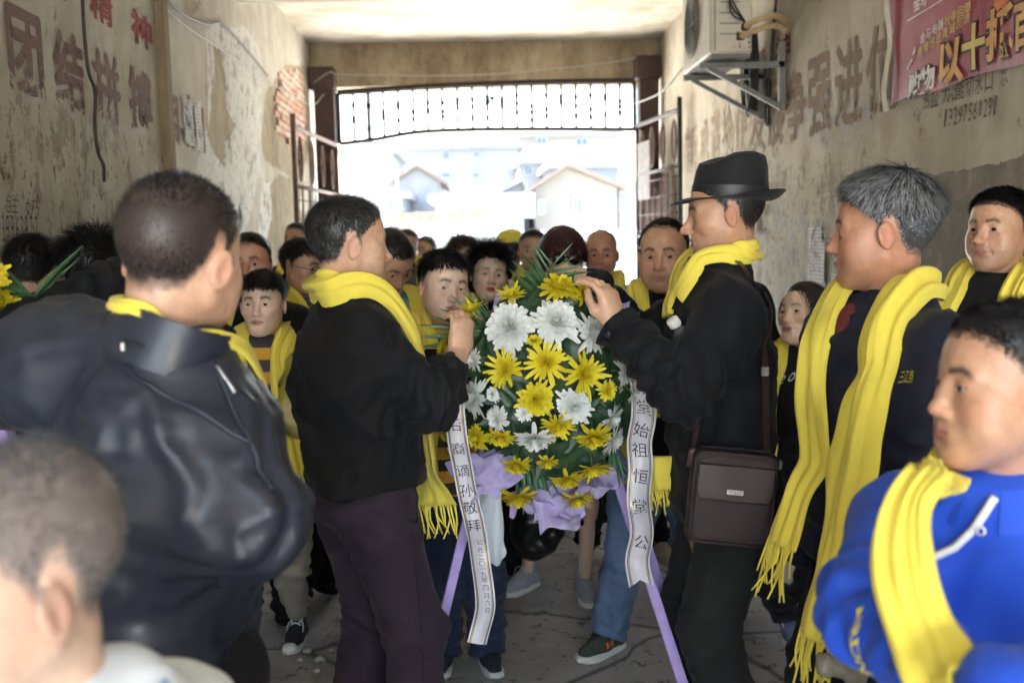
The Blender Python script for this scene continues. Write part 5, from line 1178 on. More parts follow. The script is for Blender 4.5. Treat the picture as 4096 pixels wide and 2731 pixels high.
leaf_mat('leaf_gloss', (.026, .062, .028), .40); leaf_mat('leaf_fresh', (.035, .075, .022), .4); leaf_mat('palm_green', (.036, .10, .038), .38); mat('stem_green', (.07, .10, .04), .6, .3, 30); mat('wood_pale', (.42, .28, .19), .8, .15, 12, .2, 60, .002)
def tissue_mat():
    m, g, p = base_mat('tissue_purple'); v = g.coord(); base = g.ramp(g.noise(60, 4, .7, v), [(.3, (.50, .42, .78)), (.7, (.63, .56, .88))]); g.link(base, p.inputs['Base Color']); p.inputs['Roughness'].default_value = .8
    t = g.new('ShaderNodeBsdfTranslucent'); g.link(base, t.inputs[0]); mx = g.new('ShaderNodeMixShader'); mx.inputs[0].default_value = .35; g.link(p.outputs[0], mx.inputs[1]); g.link(t.outputs[0], mx.inputs[2]); g.link(mx.outputs[0], m.node_tree.nodes['Material Output'].inputs[0])
    g.link(g.bump(g.noise(90, 4, .7, v), .4, .003), p.inputs['Normal'])
tissue_mat(); mat('wrap_purple', (.44, .34, .70), .7, .12, 20, .3, 90, .002)
YWR = 2.86
def rv(X, Y): return ((1700 + X / 1.425) / 4, (1050 + Y / 1.425) / 4)
wr = thing('flower_wreath', 'standing wreath of white and yellow chrysanthemums with purple wrapping', 'wreath', (.13, YWR, 0))
WC = at(*rv(720, 720), YWR); RX, RZ = .29, .365
def dome(px, py):
    """surface point and outward normal of the wreath bouquet seen at a pixel (one fixed bouquet shape)"""
    q = at(px, py, YWR); u = (q[0] - WC[0]) / RX; v = (q[2] - WC[2]) / RZ; r2 = u * u + v * v; dep = .17 * math.sqrt(max(0, 1 - min(r2, 1)))
    n = unit((u * .62, -.25 - math.sqrt(max(0, 1 - min(r2, 1))) * .75, v * .62 + .05)); y = YWR - dep - .02; q2 = at(px, py, y); return q2, n
# --- flowers: a few petal arrangements share their meshes
def flower_mesh(kind, seed):
    r = np.random.default_rng(seed); V = []; F = []; tip = []
    def petal(az, ph, L, w_, curl, cup=.25, n=4):
        o = len(V); p = np.array((0, 0, 0.)); a = ph; pts = [p]
        for k in range(n): d = np.array((math.sin(a), 0, math.cos(a))); p = p + d * L / n; pts.append(p); a += curl / n
        for k, q in enumerate(pts):
            t = k / n; ww = w_ * (.35 + .65 * math.sin(min(1, t * 1.15) * math.pi * .62)) * (1 if t < .9 else .55)
            tn = (pts[min(k + 1, n)] - pts[max(k - 1, 0)]); nn = np.array((-tn[2], 0, tn[0])); nn /= np.linalg.norm(nn) + 1e-9
            for s_ in (-1, 0, 1):
                z = q + np.array((0, s_ * ww, 0)) + nn * (cup * ww * (abs(s_)) ) ; c, s2 = math.cos(az), math.sin(az); V.append((z[0] * c - z[1] * s2, z[0] * s2 + z[1] * c, z[2])); tip.append(min(1, t * 1.5 * L / 1.0))
        for k in range(n):
            for j in range(2): b = o + k * 3 + j; F.append((b, b + 1, b + 4, b + 3))
    ga = 2.39996
    if kind == 'pompon':
        n = 120
        for i in range(n):
            t = (i + .5) / n; ph = math.acos(1 - t * 1.32); petal(i * ga + r.normal(0, .1), ph + r.normal(0, .12), (.58 + .44 * t) * r.uniform(.92, 1.1), .10 + .05 * t, -.75 + .55 * t + r.normal(0, .2), .55)
        for i in range(9): petal(r.uniform(0, 6.283), 1.7 + r.normal(0, .12), 1.15 * r.uniform(.95, 1.2), .11, .15)
    elif kind == 'spider':
        n = 80
        for i in range(n):
            t = (i + .5) / n; ph = math.acos(1 - t * .9); petal(i * ga + r.normal(0, .15), ph + r.normal(0, .1), (.42 + .25 * t) * r.uniform(.9, 1.12), .07 + .02 * t, -1.0 + .5 * t, .35)
        for i in range(26): petal(i / 26 * 6.283 + r.normal(0, .12), 1.3 + r.normal(0, .2), r.uniform(.8, 1.25), .085, r.uniform(-.35, .35), .35)
    else:                                       # drooping open head
        n = 90
        for i in range(n):
            t = (i + .5) / n; ph = math.acos(1 - t * .95); petal(i * ga + r.normal(0, .15), .15 + ph + r.normal(0, .1), (.5 + .58 * t) * r.uniform(.88, 1.12), .09 + .035 * t, -.45 + .75 * t + r.normal(0, .12), .3)
    me = bpy.data.meshes.new('chrysanthemum'); me.from_pydata(V, [], F); me.polygons.foreach_set('use_smooth', np.ones(len(F), dtype=bool)); a = me.attributes.new('tipness', 'FLOAT', 'POINT'); a.data.foreach_set('value', np.clip(np.array(tip, dtype=np.float32) * 1.3, 0, 1)); return me
FM = {}
def flower(parent, pos, nrm, rad, colour, kind, seed, back=None):
    key = (kind, colour, seed % 3)
    if key not in FM: FM[key] = flower_mesh(kind, seed % 3 + 10 * len(kind)); FM[key].materials.append(M['petal_' + colour])
    o = bpy.data.objects.new('chrysanthemum', FM[key]); COL.objects.link(o); o.parent = parent; o.matrix_parent_inverse = PINV.get(parent.name, Matrix.Identity(4))
    z = unit(nrm); x = unit(np.cross((.3, .2, 1), z)); y = np.cross(z, x); m = Matrix.Identity(4)
    rr = rotz(seed * 1.7); R = np.stack([x, y, z], 1) @ rr
    for i in range(3):
        for j in range(3): m[i][j] = R[i, j] * rad
        m[i][3] = float(pos[i])
    o.matrix_basis = m; return o
FL = [(465, 350, 250, 'white', 'pompon', 0), (745, 322, 240, 'white', 'pompon', 0), (962, 395, 185, 'white', 'pompon', 30), (268, 545, 115, 'white', 'droop', -60), (262, 758, 175, 'white', 'pompon', -45), (402, 880, 140, 'white', 'droop', -20),
      (850, 812, 180, 'white', 'pompon', 0), (622, 1000, 205, 'white', 'droop', 200), (1072, 882, 160, 'white', 'droop', 150), (1082, 1008, 165, 'white', 'droop', 150), (1145, 612, 130, 'white', 'pompon', 30),
      (445, 598, 200, 'yellow', 'spider', -10), (688, 556, 215, 'yellow', 'spider', 0), (915, 625, 225, 'yellow', 'spider', 10), (625, 772, 180, 'yellow', 'pompon', 0), (752, 930, 190, 'yellow', 'spider', 120), (285, 985, 135, 'yellow', 'pompon', -20),
      (425, 990, 150, 'yellow', 'droop', 200), (955, 990, 195, 'yellow', 'droop', 200), (518, 1145, 160, 'yellow', 'droop', 200), (690, 1125, 115, 'yellow', 'droop', 200), (950, 1165, 190, 'yellow', 'spider', 200), (805, 1225, 170, 'yellow', 'droop', 200),
      (525, 1330, 205, 'yellow', 'droop', 200), (862, 1335, 175, 'yellow', 'droop', 200), (300, 1215, 95, 'yellow', 'droop', 200), (110, 968, 85, 'yellow', 'pompon', -60), (1318, 830, 90, 'yellow', 'pompon', 60), (1150, 1225, 80, 'yellow', 'droop', 200),
      (762, 118, 190, 'yellow', 'pompon', 90), (905, 165, 130, 'yellow', 'droop', 40), (492, 170, 150, 'yellow', 'spider', 90), (262, 250, 145, 'yellow', 'spider', 90), (92, 480, 105, 'yellow', 'pompon', -50), (1230, 470, 110, 'yellow', 'pompon', 45), (1040, 720, 110, 'yellow', 'droop', 0), (180, 640, 110, 'yellow', 'pompon', -40), (1190, 740, 100, 'white', 'droop', 150), (560, 850, 90, 'white', 'droop', 0), (380, 740, 70, 'white', 'pompon', 0), (620, 430, 80, 'yellow', 'droop', 90)]
for i_, (X, Y, dm, colr, kind, dr) in enumerate(FL):
    px, py = rv(X, Y); pos, n = dome(px, py); rad = dm / 1.425 / 4 / F_PX * pos[1] * .5 * 1.17; rad /= (1.0 if kind != 'spider' else .98)
    if dr == 200: n = unit(n + np.array((0, -.35, -1.5)))                  # heads hanging down
    elif dr == 150: n = unit((.9, -.5, -.45))
    elif dr == 120: n = unit(n + np.array((.1, 0, -.6)))
    elif dr == 90: n = unit(n + np.array((.1, 0, .9)))
    elif dr: n = unit(n + np.array((math.sin(R_(dr)) * 1.3, 0, 0)))
    off = -.03 if dr != 200 else -.05
    o = flower(wr, pos + np.array((0, off, 0)) - n * rad * .25, n, rad, colr, kind, i_)
    # stem running back into the bouquet
    b = pos + np.array((0, off, 0)) - n * rad * .25; e = WC + np.array((0, .02, -.05)) + (b - WC) * .55 + np.array((0, .10, .05 if dr == 200 else 0)); MB().tube(spline([b, b - n * .05 + (0, .02, 0), e], 7), .0035, 5).build('stem', 'stem_green', o if False else wr, smooth=True)
# --- leaves
def leaf_mesh(L, w_, bend, mt, seed, pointy=.5):
    r = np.random.default_rng(seed); V = []; F = []; ve = []; n = 7
    for k in range(n + 1):
        t = k / n; ww = w_ * (math.sin(math.pi * min(1, t ** .8)) ** .8 if 0 < t < 1 else .02); x = L * t; z = -bend * L * t * t
        for s_ in (-1, -.5, 0, .5, 1): V.append((x, s_ * ww * .5, z + abs(s_) * ww * .12 + .006 * L * math.sin(t * 12 + s_ * 3))); ve.append(1. if s_ == 0 else 0.)
    for k in range(n):
        for j in range(4): b = k * 5 + j; F.append((b, b + 1, b + 6, b + 5))
    me = bpy.data.meshes.new('leaf'); me.from_pydata(V, [], F); me.polygons.foreach_set('use_smooth', np.ones(len(F), dtype=bool)); a = me.attributes.new('vein', 'FLOAT', 'POINT'); a.data.foreach_set('value', np.array(ve, dtype=np.float32)); me.materials.append(M[mt]); return me
LM = [leaf_mesh(1, .36, .18, 'leaf_gloss', 1), leaf_mesh(1, .42, .30, 'leaf_gloss', 2), leaf_mesh(1, .30, .05, 'leaf_gloss', 3), leaf_mesh(1, .38, .2, 'leaf_fresh', 4)]
def place(me, name, parent, pos, xdir, nrm, s_):
    o = bpy.data.objects.new(name, me); COL.objects.link(o); o.parent = parent; o.matrix_parent_inverse = PINV.get(parent.name, Matrix.Identity(4)); x = unit(xdir); z = unit(np.array(nrm) - x * (np.array(nrm) @ x)); y = np.cross(z, x); m = Matrix.Identity(4)
    R = np.stack([x, y, z], 1)
    for i in range(3):
        for j in range(3): m[i][j] = R[i, j] * s_
        m[i][3] = float(pos[i])
    o.matrix_basis = m; return o
rl = np.random.default_rng(21); nl = 0
for cl in range(46):
    a = rl.uniform(0, 6.283); rr = math.sqrt(rl.random()) * .98; X = 690 + 510 * rr * math.cos(a); Y = 690 + 560 * rr * math.sin(a)
    if cl == 0: X, Y = 620, 175
    px, py = rv(X, Y); pos, n = dome(px, py); pos = pos + np.array((0, .035 + .05 * rl.random(), 0)) + n * .005
    t1 = unit(np.cross(n, (0.1, .2, 1))); t2 = np.cross(n, t1); a0 = rl.uniform(0, 6.28); kk = rl.integers(5, 8)
    for q in range(kk):
        b = a0 + q * 6.283 / kk + rl.normal(0, .2); d = t1 * math.cos(b) + t2 * math.sin(b); el_ = rl.uniform(-.1, .55); d = unit(d * math.cos(el_) + n * math.sin(el_)); nn = unit(n * math.cos(el_) - (t1 * math.cos(b) + t2 * math.sin(b)) * math.sin(el_) + rl.normal(0, .2, 3))
        place(LM[3] if rl.random() < .13 else LM[rl.integers(0, 3)], 'leaf', wr, pos, d, nn, rl.uniform(.075, .120)); nl += 1
# dark backing of foliage: a shallow moss dome
s = SDF(); s.u(el((WC[0], YWR + .02, WC[2]), (RX * .86, .13, RZ * .86))); V, F = polygonize(s, .02); V = V + vnormals(V, F) * (vnoise(V * 25)[:, None] * .018)
mk('foam_backing', V, F, 'leaf_gloss', wr)
# --- palm fans
def blade_mesh(seed, bend):
    V = []; F = []; n = 8
    for k in range(n + 1):
        t = k / n; ww = .042 * (.55 + .45 * math.sin(min(1, t * 1.6) * 1.57)) * (1 - max(0, t - .55) / .45 * .85); z = -bend * t * t; V += [(t, -ww, z + ww * .6), (t, 0, z), (t, ww, z + ww * .6)]
    for k in range(n):
        for j in range(2): b = k * 3 + j; F.append((b, b + 1, b + 4, b + 3))
    me = bpy.data.meshes.new('blade'); me.from_pydata(V, [], F); me.polygons.foreach_set('use_smooth', np.ones(len(F), dtype=bool)); a = me.attributes.new('vein', 'FLOAT', 'POINT'); a.data.foreach_set('value', np.zeros(len(V), dtype=np.float32)); me.materials.append(M['palm_green']); return me
BM = [blade_mesh(0, .05), blade_mesh(1, .14), blade_mesh(2, -.05)]
def palm(parent, base, ends, label=None, droop=0.):
    """a frond: rib along base[0]->base[1] with a blade to every listed pixel end (px, py, depth)"""
    P0, P1 = np.array(base[0]), np.array(base[1]); o = MB().tube([P0, P1], [.004, .002], 6).build('palm_frond', 'stem_green', parent, smooth=True)
    for q, e in enumerate(ends):
        t = (q + .5) / len(ends); b = P0 + (P1 - P0) * t; d = np.array(e) - b; place(BM[q % 3], 'blade', o, b, d, unit((.15 * rl.normal(), -1, .35 + .2 * rl.normal())), np.linalg.norm(d))
    return o
vq = lambda x, y, Y: at(x * K, y * K, Y)
palm(wr, (vq(1235, 690, 2.80), vq(1270, 600, 2.82)), [vq(*e) for e in ((1172, 618, 2.74), (1185, 600, 2.75), (1197, 580, 2.76), (1213, 566, 2.78), (1222, 556, 2.8), (1228, 560, 2.82))])
palm(wr, (vq(1262, 640, 2.80), vq(1275, 600, 2.83)), [vq(*e) for e in ((1358, 622, 2.76), (1345, 606, 2.78), (1322, 590, 2.8), (1316, 556, 2.82))])
palm(wr, (vq(1130, 800, 2.86), vq(1120, 700, 2.84)), [vq(*e) for e in ((958, 855, 2.8), (962, 830, 2.8), (952, 800, 2.8), (958, 772, 2.8), (968, 745, 2.8), (985, 728, 2.8), (1012, 708, 2.8), (1042, 680, 2.82), (1062, 672, 2.82), (1080, 668, 2.84), (1100, 670, 2.84), (1118, 668, 2.86))])
palm(wr, (vq(1400, 880, 2.9), vq(1380, 960, 2.9)), [vq(*e) for e in ((1470, 850, 2.86), (1480, 880, 2.86), (1500, 905, 2.86), (1490, 935, 2.86), (1482, 960, 2.86), (1470, 990, 2.88), (1440, 1060, 2.88))])
palm(wr, (vq(1190, 1040, 2.8), vq(1240, 1060, 2.8)), [vq(*e) for e in ((1185, 1165, 2.74), (1205, 1180, 2.74), (1225, 1185, 2.74), (1245, 1180, 2.74), (1262, 1175, 2.74), (1275, 1160, 2.74), (1290, 1140, 2.75))])
palm(wr, (vq(1100, 930, 2.88), vq(1090, 1020, 2.88)), [vq(*e) for e in ((985, 925, 2.84), (988, 945, 2.84), (990, 965, 2.84), (1000, 985, 2.84), (1010, 1010, 2.84))])
palm(wr, (vq(1400, 1000, 2.82), vq(1420, 1050, 2.82)), [vq(*e) for e in ((1400, 1120, 2.76), (1412, 1125, 2.76), (1424, 1120, 2.76), (1440, 1118, 2.78), (1452, 1100, 2.78))])
# --- tissue wrapping
def tissue(pts, Y, seed, amp=.035, n=22):
    """crumpled sheet spanned by four pixel corners"""
    q = [vq(x, y, Y + dy) for x, y, dy in pts]; r = np.random.default_rng(seed); u = np.linspace(0, 1, n + 1); U, W = np.meshgrid(u, u); U, W = U.ravel()[:, None], W.ravel()[:, None]
    P = q[0] * (1 - U) * (1 - W) + q[1] * U * (1 - W) + q[2] * U * W + q[3] * (1 - U) * W; nz = P * 13 + seed * 3.1
    P = P + np.stack([vnoise(nz), np.abs(vnoise(nz * 1.3 + 5)) * 1.6 - .5, vnoise(nz + 11)], 1) * amp + np.stack([0 * U[:, 0], np.abs(vnoise(nz * 2.7)), vnoise(nz * 2.9 + 4)], 1) * amp * .5
    i = np.arange(n)[:, None] * (n + 1) + np.arange(n)[None]; mk('tissue_wrap', P, np.stack([i, i + 1, i + n + 2, i + n + 1], -1).reshape(-1, 4), 'tissue_purple', wr, smooth=False)
tissue([(1045, 1035, 0), (1140, 1025, .02), (1195, 1105, -.07), (1085, 1130, -.08)], 2.78, 1, .045); tissue([(1030, 1060, 0), (1075, 1050, .0), (1090, 1110, -.03), (1050, 1100, -.02)], 2.82, 2, .02)
tissue([(1140, 1115, .02), (1275, 1125, .0), (1255, 1175, -.06), (1150, 1180, -.06)], 2.78, 3, .04); tissue([(1255, 1105, .0), (1410, 1075, .02), (1405, 1140, -.08), (1235, 1195, -.08)], 2.78, 4, .045)
tissue([(1230, 1145, .0), (1345, 1135, .0), (1335, 1212, -.07), (1265, 1212, -.08)], 2.75, 5, .04); tissue([(1360, 1085, .0), (1440, 1040, .05), (1445, 1090, .0), (1380, 1125, -.03)], 2.84, 6, .02)
tissue([(1380, 740, .08), (1470, 760, .08), (1480, 900, .1), (1400, 860, .08)], 2.90, 7, .03); tissue([(1130, 690, .08), (1200, 650, .08), (1200, 740, .1), (1110, 760, .1)], 2.92, 8, .03); tissue([(1330, 660, .06), (1440, 690, .06), (1420, 770, .08), (1330, 740, .08)], 2.90, 9, .03)
# --- stand
def leg(a, b, w_, label=None): MB().bar(a, b, w_, w_ * .8, (0, -1, 0), bev=.003).build('stand_leg', 'wrap_purple', wr)
leg(vq(1385, 1000, 2.92), vq(1640, 1790, 2.62), .030); leg(vq(1405, 1000, 2.98), vq(1640, 1730, 2.92), .030); leg(vq(1120, 1000, 2.92), vq(930, 1780, 2.70), .028)
MB().bar(vq(1300, 800, 2.97), vq(1416, 1085, 2.955), .028, .02, (0, -1, 0), bev=.003).build('bare_batten', 'wood_pale', wr); MB().bar(vq(1090, 1060, 2.935), vq(1120, 1010, 2.93), .028, .02, (0, -1, 0), bev=.003).build('bare_batten', 'wood_pale', wr)
# --- mourning ribbons with brush lettering
def satin():
    m, g, p = base_mat('ribbon_satin'); v = g.coord(); g.link(g.ramp(g.noise(20, 3, .6, v), [(.3, (.58, .56, .62)), (.7, (.66, .64, .69))]), p.inputs['Base Color']); p.inputs['Roughness'].default_value = .38; p.inputs['Sheen Weight'].default_value = .3
    g.link(g.bump(g.noise(60, 2, .5, g.mapping(v, (1, 1, 12))), .08, .001), p.inputs['Normal'])
satin(); mat('ribbon_gold', (.38, .24, .05), .3, .3, 60, metal=.6); mat('ribbon_black', (.02, .018, .02), .5, .1, 40); mat('brush_ink', (.022, .018, .03), .7, .2, 40)
def ribbon(label, ctr, w_, Y, swallow, texts, seed, small=None):
    T = thing('mourning_ribbon', label, 'ribbon', tuple(vq(*ctr[-1][:2], Y)), 'lettered ribbons on the wreath'); C = spline([vq(x, y, Y + dy) for x, y, dy in ctr], 90); t_ = np.gradient(C, axis=0); t_ /= np.linalg.norm(t_, axis=1, keepdims=True)
    sl = np.concatenate([[0], np.cumsum(np.linalg.norm(np.diff(C, axis=0), axis=1))]); C = C + np.stack([0 * sl, .010 * np.sin(sl * 23 + seed) + .004 * np.sin(sl * 55), 0 * sl], 1)
    A = np.cross(t_, np.array((0, -1., 0))) * -1; A /= np.linalg.norm(A, axis=1, keepdims=True); A = np.where(A[:, :1] < 0, -A, A); A = A + np.stack([0 * sl, .22 * np.sin(sl * 13 + seed * 2), 0 * sl], 1); A /= np.linalg.norm(A, axis=1, keepdims=True)
    N = np.cross(A, t_); N = np.where(N[:, 1:2] > 0, -N, N)
    def S(s_, x, lift=0.): f = np.clip(s_, 0, sl[-1]); g_ = lambda B: np.array([np.interp(f, sl, B[:, k]) for k in range(3)]); return g_(C) + g_(A) * x + g_(N) * (lift + .004 * math.cos(x / w_ * 6))
    def band(x0, x1, lift, mt, nm, par, nx=6):
        def fn(u, v):
            s_ = v * sl[-1]
            if swallow: x = x0 + (x1 - x0) * u; s_ = v * (sl[-1] - .022 + .022 * abs(x) / (w_ / 2)) ; return S(s_, x, lift)
            return S(s_, x0 + (x1 - x0) * u, lift)
        return MB().grid(fn, nx, 90).build(nm, mt, par, smooth=True)
    rb_ = band(-w_ / 2, w_ / 2, 0, 'ribbon_satin', 'satin_band', T)
    for sx in (-1, 1):
        for d, mt in ((.40, 'ribbon_black'), (.345, 'ribbon_gold')): c = sx * w_ * d; band(c - .0011, c + .0011, .0014, mt, 'border_line', rb_, 1)
    for (ch, y, x_off, size) in texts:
        s0 = float(np.interp(-vq(1200, y, C[0][1])[2], -C[:, 2], sl)); V, F = glyph(ch, -.004, 3)
        V = V - np.array((.5, .36, 0)); P = [S(s0 - v[1] * size + v[0] * size * .12, x_off + v[0] * size * 1.02, .0022) for v in V]; mk('brush_character', P, F, 'brush_ink', rb_, smooth=False)
    return T
ribbon('white satin ribbon with brush lettering nearest the hat man', [(1458, 815, .0), (1475, 870, -.02), (1478, 940, -.02), (1470, 1010, -.03), (1473, 1080, -.03), (1466, 1150, -.03), (1476, 1220, -.03), (1466, 1290, -.03), (1472, 1345, -.03)], .070, 2.76, True,
       [(c, y, .0, .046) for c, y in zip('存耕堂始祖恒堂公', (852, 892, 938, 988, 1035, 1095, 1160, 1244))], 1)
ribbon('white satin ribbon with a written date trailing past the jeans', [(1046, 860, .0), (1044, 930, -.02), (1050, 1000, -.03), (1062, 1070, -.03), (1076, 1140, -.03), (1092, 1210, -.03), (1103, 1290, -.03), (1114, 1370, -.03), (1112, 1410, -.03), (1096, 1478, -.05)], .056, 2.74, False,
       [(c, y, -.002, .038) for c, y in zip('公后裔谪孙敬拜', (908, 964, 1018, 1070, 1112, 1150, 1190))] + [(c, y, .006, .0185) for c, y in zip('公元二〇一九年四月六日', (1232, 1250, 1266, 1280, 1292, 1305, 1318, 1334, 1350, 1364, 1380))], 2)
# second wreath at the far left, mostly outside the picture
w2 = thing('flower_wreath', 'part of a second wreath, palm blades and one yellow flower by the wall', 'wreath', (-1.25, 2.45, 0)); Y2 = 2.45
for q, (x, y) in enumerate(((5, 705), (-60, 760), (-110, 700), (-40, 640))): flower(w2, vq(x, y, Y2 - .03 * q), unit((.3, -.8, .5)), .055, 'yellow', 'pompon', 50 + q)
palm(w2, (vq(70, 690, Y2), vq(85, 680, Y2)), [vq(*e) for e in ((185, 560, Y2), (165, 580, Y2), (178, 600, Y2 + .05), (0, 600, Y2), (-20, 622, Y2), (-15, 650, Y2), (-10, 668, Y2), (-30, 640, Y2 - .1))])
for q in range(14): x, y = -70 + 90 * rl.random(), 700 + 170 * rl.random(); place(LM[q % 3], 'leaf', w2, vq(x, y, Y2 + .05), unit(rl.normal(0, 1, 3) * (1, .3, 1)), unit((rl.normal(0, .3), -1, rl.normal(0, .3))), .09)
leg2 = lambda a, b: MB().bar(a, b, .03, .024, (0, -1, 0), bev=.003).build('stand_leg', 'wrap_purple', w2)
s = SDF(); c = vq(-40, 760, Y2 + .1); s.u(el(c, (.12, .08, .2))); V, F = polygonize(s, .02); mk('foam_backing', V + vnormals(V, F) * (vnoise(V * 25)[:, None] * .015), F, 'leaf_gloss', w2)
leg2(c + (-.03, 0, -.1), (c[0] - .15, Y2 - .05, 0)); leg2(c + (.03, 0, -.1), (c[0] + .1, Y2 - .05, 0)); leg2(c + (0, .03, 0), (c[0], Y2 + .45, 0))
# ---------------------------------------------------------------- the people
HAIR_BLACK = (.010, .009, .009)
def hp(px, py, Y): return at(px, py, Y)
def S_short(n=4500, top=.030, side=.012, fringe=None, lift=.35, seed=1, **k): return [dict(n=n, ltop=top, lside=side, lift=lift, fringe=fringe, seed=seed, **{'width': .0013, **k})]
def buzz(n=4500, seed=1): return [dict(n=n, ltop=.007, lside=.004, lift=.75, width=.0010, seg=2, seed=seed)]
def person(label, p, group=None): return thing('person', label, 'person', (float(p.ground[0]), float(p.ground[1]), 0.), group)
def ring_collar(p, parent, mat_, r=.062, hgt=.045, tilt=.3, name='collar', th=.006, open_=.0, flare=1.12, dz=0.):
    """stand or fold collar round the neck"""
    h = p.h; a0 = .5 * open_; V = []; n = 36; C = p.neck + p.axis * (.004 * h + dz)
    mb = MB()
    def fn(u, v):
        an = math.pi / 2 + a0 + u * (2 * math.pi - 2 * a0); d = p.srt * math.cos(an) + p.sfwd * math.sin(an); k = r * (1 + (flare - 1) * (1 - v)) * (1.0 if True else 1)
        return C + d * k * np.array((1, 1, 1)) + p.axis * (hgt * (v - .4) - tilt * .05 * math.sin(an) )
    mb.grid(fn, n, 4); mb.grid(lambda u, v: fn(u, v) - (p.srt * math.cos(math.pi / 2 + a0 + u * (2 * math.pi - 2 * a0)) + p.sfwd * math.sin(math.pi / 2 + a0 + u * (2 * math.pi - 2 * a0))) * th, n, 4)
    return mb.build(name, mat_, parent, smooth=True)
def snap(ob, P, off):
    bpy.context.view_layer.update(); out = []
    for a in np.asarray(P, float):
        ok, loc, nr, fi = ob.closest_point_on_mesh(Vector(a)); out.append(np.array(loc) + np.array(nr) * off)
    return np.array(out)
def seam(p, parent, pts, mat_, name, off=.004, r=.003):
    P = spline(pts, 30); Q, g = project(p.cloth, P, off); Q = snap(p.cloth_ob, Q, off); return MB().tube(Q, r, 5).build(name, mat_, parent, smooth=True)
mat('zip_metal', (.45, .45, .45), .35, .2, 60, metal=.8); mat('thread_dark', (.012, .012, .02), .8, .1, 30); mat('button_dark', (.03, .03, .035), .3, .1, 30); mat('embroidery', (.55, .45, .03), .8, .1, 40); mat('print_white', (.75, .75, .75), .8, .05, 30); mat('print_yellow', (.70, .60, .05), .7, .1, 30)
def decal(p, parent, txt, px, py, Y, w_, mat_, xdir, zdir, name='lettering', off=.0, shear=0., lift=.0035, c=None):
    """flat print laid on the garment around the point seen at px, py"""
    V, F = glyph(txt, off, 3, shear); V = V - (V.max(0) + V.min(0)) / 2; s_ = w_ / max(V[:, 0].max() - V[:, 0].min(), 1e-6); x, z = unit(xdir), unit(zdir); c = at(px, py, Y) if c is None else c
    P = c + V[:, :1] * s_ * x + V[:, 1:2] * s_ * z; Q = P if name == 'sleeve_print' else project(p.cloth, P, lift, 5)[0]; Q = snap(p.cloth_ob, Q, lift); return mk(name, Q, F, mat_, parent, smooth=False)

# ---- man in the black sweater and plum trousers
p = Pose(hp(351, 243, 2.68), -60, h=1.69, head_yaw=-66, pitch=-3, hs=1.04, wide=.98, twist=6, lean=2)
p.pelvis = at(362, 490, 2.68); p.neck = p.neck + np.array((.012, 0, 0)); p.sh[1] = at(366, 334, 2.57); p.sh[-1] = at(345, 325, 2.86); p.arm(-1, at(470, 352, 3.02), (-.1, .6, -1)); p.el[1] = at(428, 403, 2.54); p.wr[1] = at(459, 352, 2.74)
for k in (-1, 1): p.hip[k] = p.pelvis + p.rt * k * .08
p.ground = np.array((p.pelvis[0], p.pelvis[1], 0.)); p.leg(1, np.array((at(405, 600, 2.60)[0], 2.60, .078))); p.leg(-1, np.array((at(346, 600, 2.84)[0], 2.84, .078)))
p.sh[1] = p.sh[1]; T = person('man in black sweater and plum trousers pinning a flower to the wreath', p)
fist = at(463, 345, 2.78)
dress(p, 'sweater', 'black_knit', T, 'sweater', .0095, (.056, .050, .040), belly=.010, wadd=1.06, dadd=1.20, amp=.016, seed=2, cuff=.68, t0=.045)
head_mesh(p, T, 'mid', 'short', (.020, .019, .020), vox=.0034, stub=.35, hair=S_short(7000, .026, .010, lift=.42, seed=3), grey=.16, hcol2=(.17, .17, .17), fat=.35,
          hands=[dict(side=1, palm=(-.55, .55, -.45), dir=(.10, .16, .9), curl=.78, thumb=.8, fore=.62, r0=.026), dict(side=-1, palm=(.3, -.8, -.3), dir=(.3, -.1, .9), curl=.7, thumb=.8)], hand_s=1.0)
legs(p, 'purple_cord', T, 'trousers', .0105, (.066, .050, .042), .011, 4, belly=1.15)
ring_collar(p, T, 'black_knit', .068, .03, .1, 'neckband', dz=-.008)
scarf(p, T, .46, .56, .12, .024, back=.012, seed=4, fr=10, flen=.075, tailw=1.3, nr=[p.neck + p.srt * .072 + p.sfwd * .03 + p.axis * .03, p.neck + p.srt * .085 + p.sfwd * .09 - p.axis * .02, at(412, 330, 2.66), at(418, 380, 2.74), at(425, 440, 2.72), at(434, 505, 2.70)])
q = at(359, 497, 2.50); Pk = spline([at(330, 492, 2.5), at(345, 500, 2.5), at(365, 499, 2.5), at(380, 493, 2.52)], 12)
def on_legs(T): return [c for c in T.children if c.name.startswith('trousers')][0]
def lay(ob, pts, r, mt, name, parent, off=.003):
    """tube laid on a mesh surface: each point is moved to the nearest surface point"""
    out = []
    for a in pts:
        ok, loc, nr, fi = ob.closest_point_on_mesh(Vector(a)); out.append(np.array(loc) + np.array(nr) * off)
    return MB().tube(out, r, 5).build(name, mt, parent, smooth=True)
bpy.context.view_layer.update(); tr_o = on_legs(T)
lay(tr_o, spline([at(333, 498, 2.5), at(352, 505, 2.5), at(368, 503, 2.5), at(381, 495, 2.52)], 14), .0035, 'purple_cord', 'pocket_welt', tr_o); lay(tr_o, spline([at(333, 498, 2.5), at(350, 499, 2.5), at(368, 498, 2.5), at(381, 495, 2.52)], 14), .0035, 'purple_cord', 'pocket_welt', tr_o)
lay(tr_o, spline([at(418, 478, 2.6), at(421, 510, 2.6), at(412, 524, 2.58), at(404, 518, 2.56)], 12), .003, 'thread_dark', 'pocket_seam', tr_o); lay(tr_o, spline([at(407, 530, 2.56), at(418, 600, 2.56), at(424, 682, 2.56)], 14), .002, 'thread_dark', 'side_seam', tr_o)
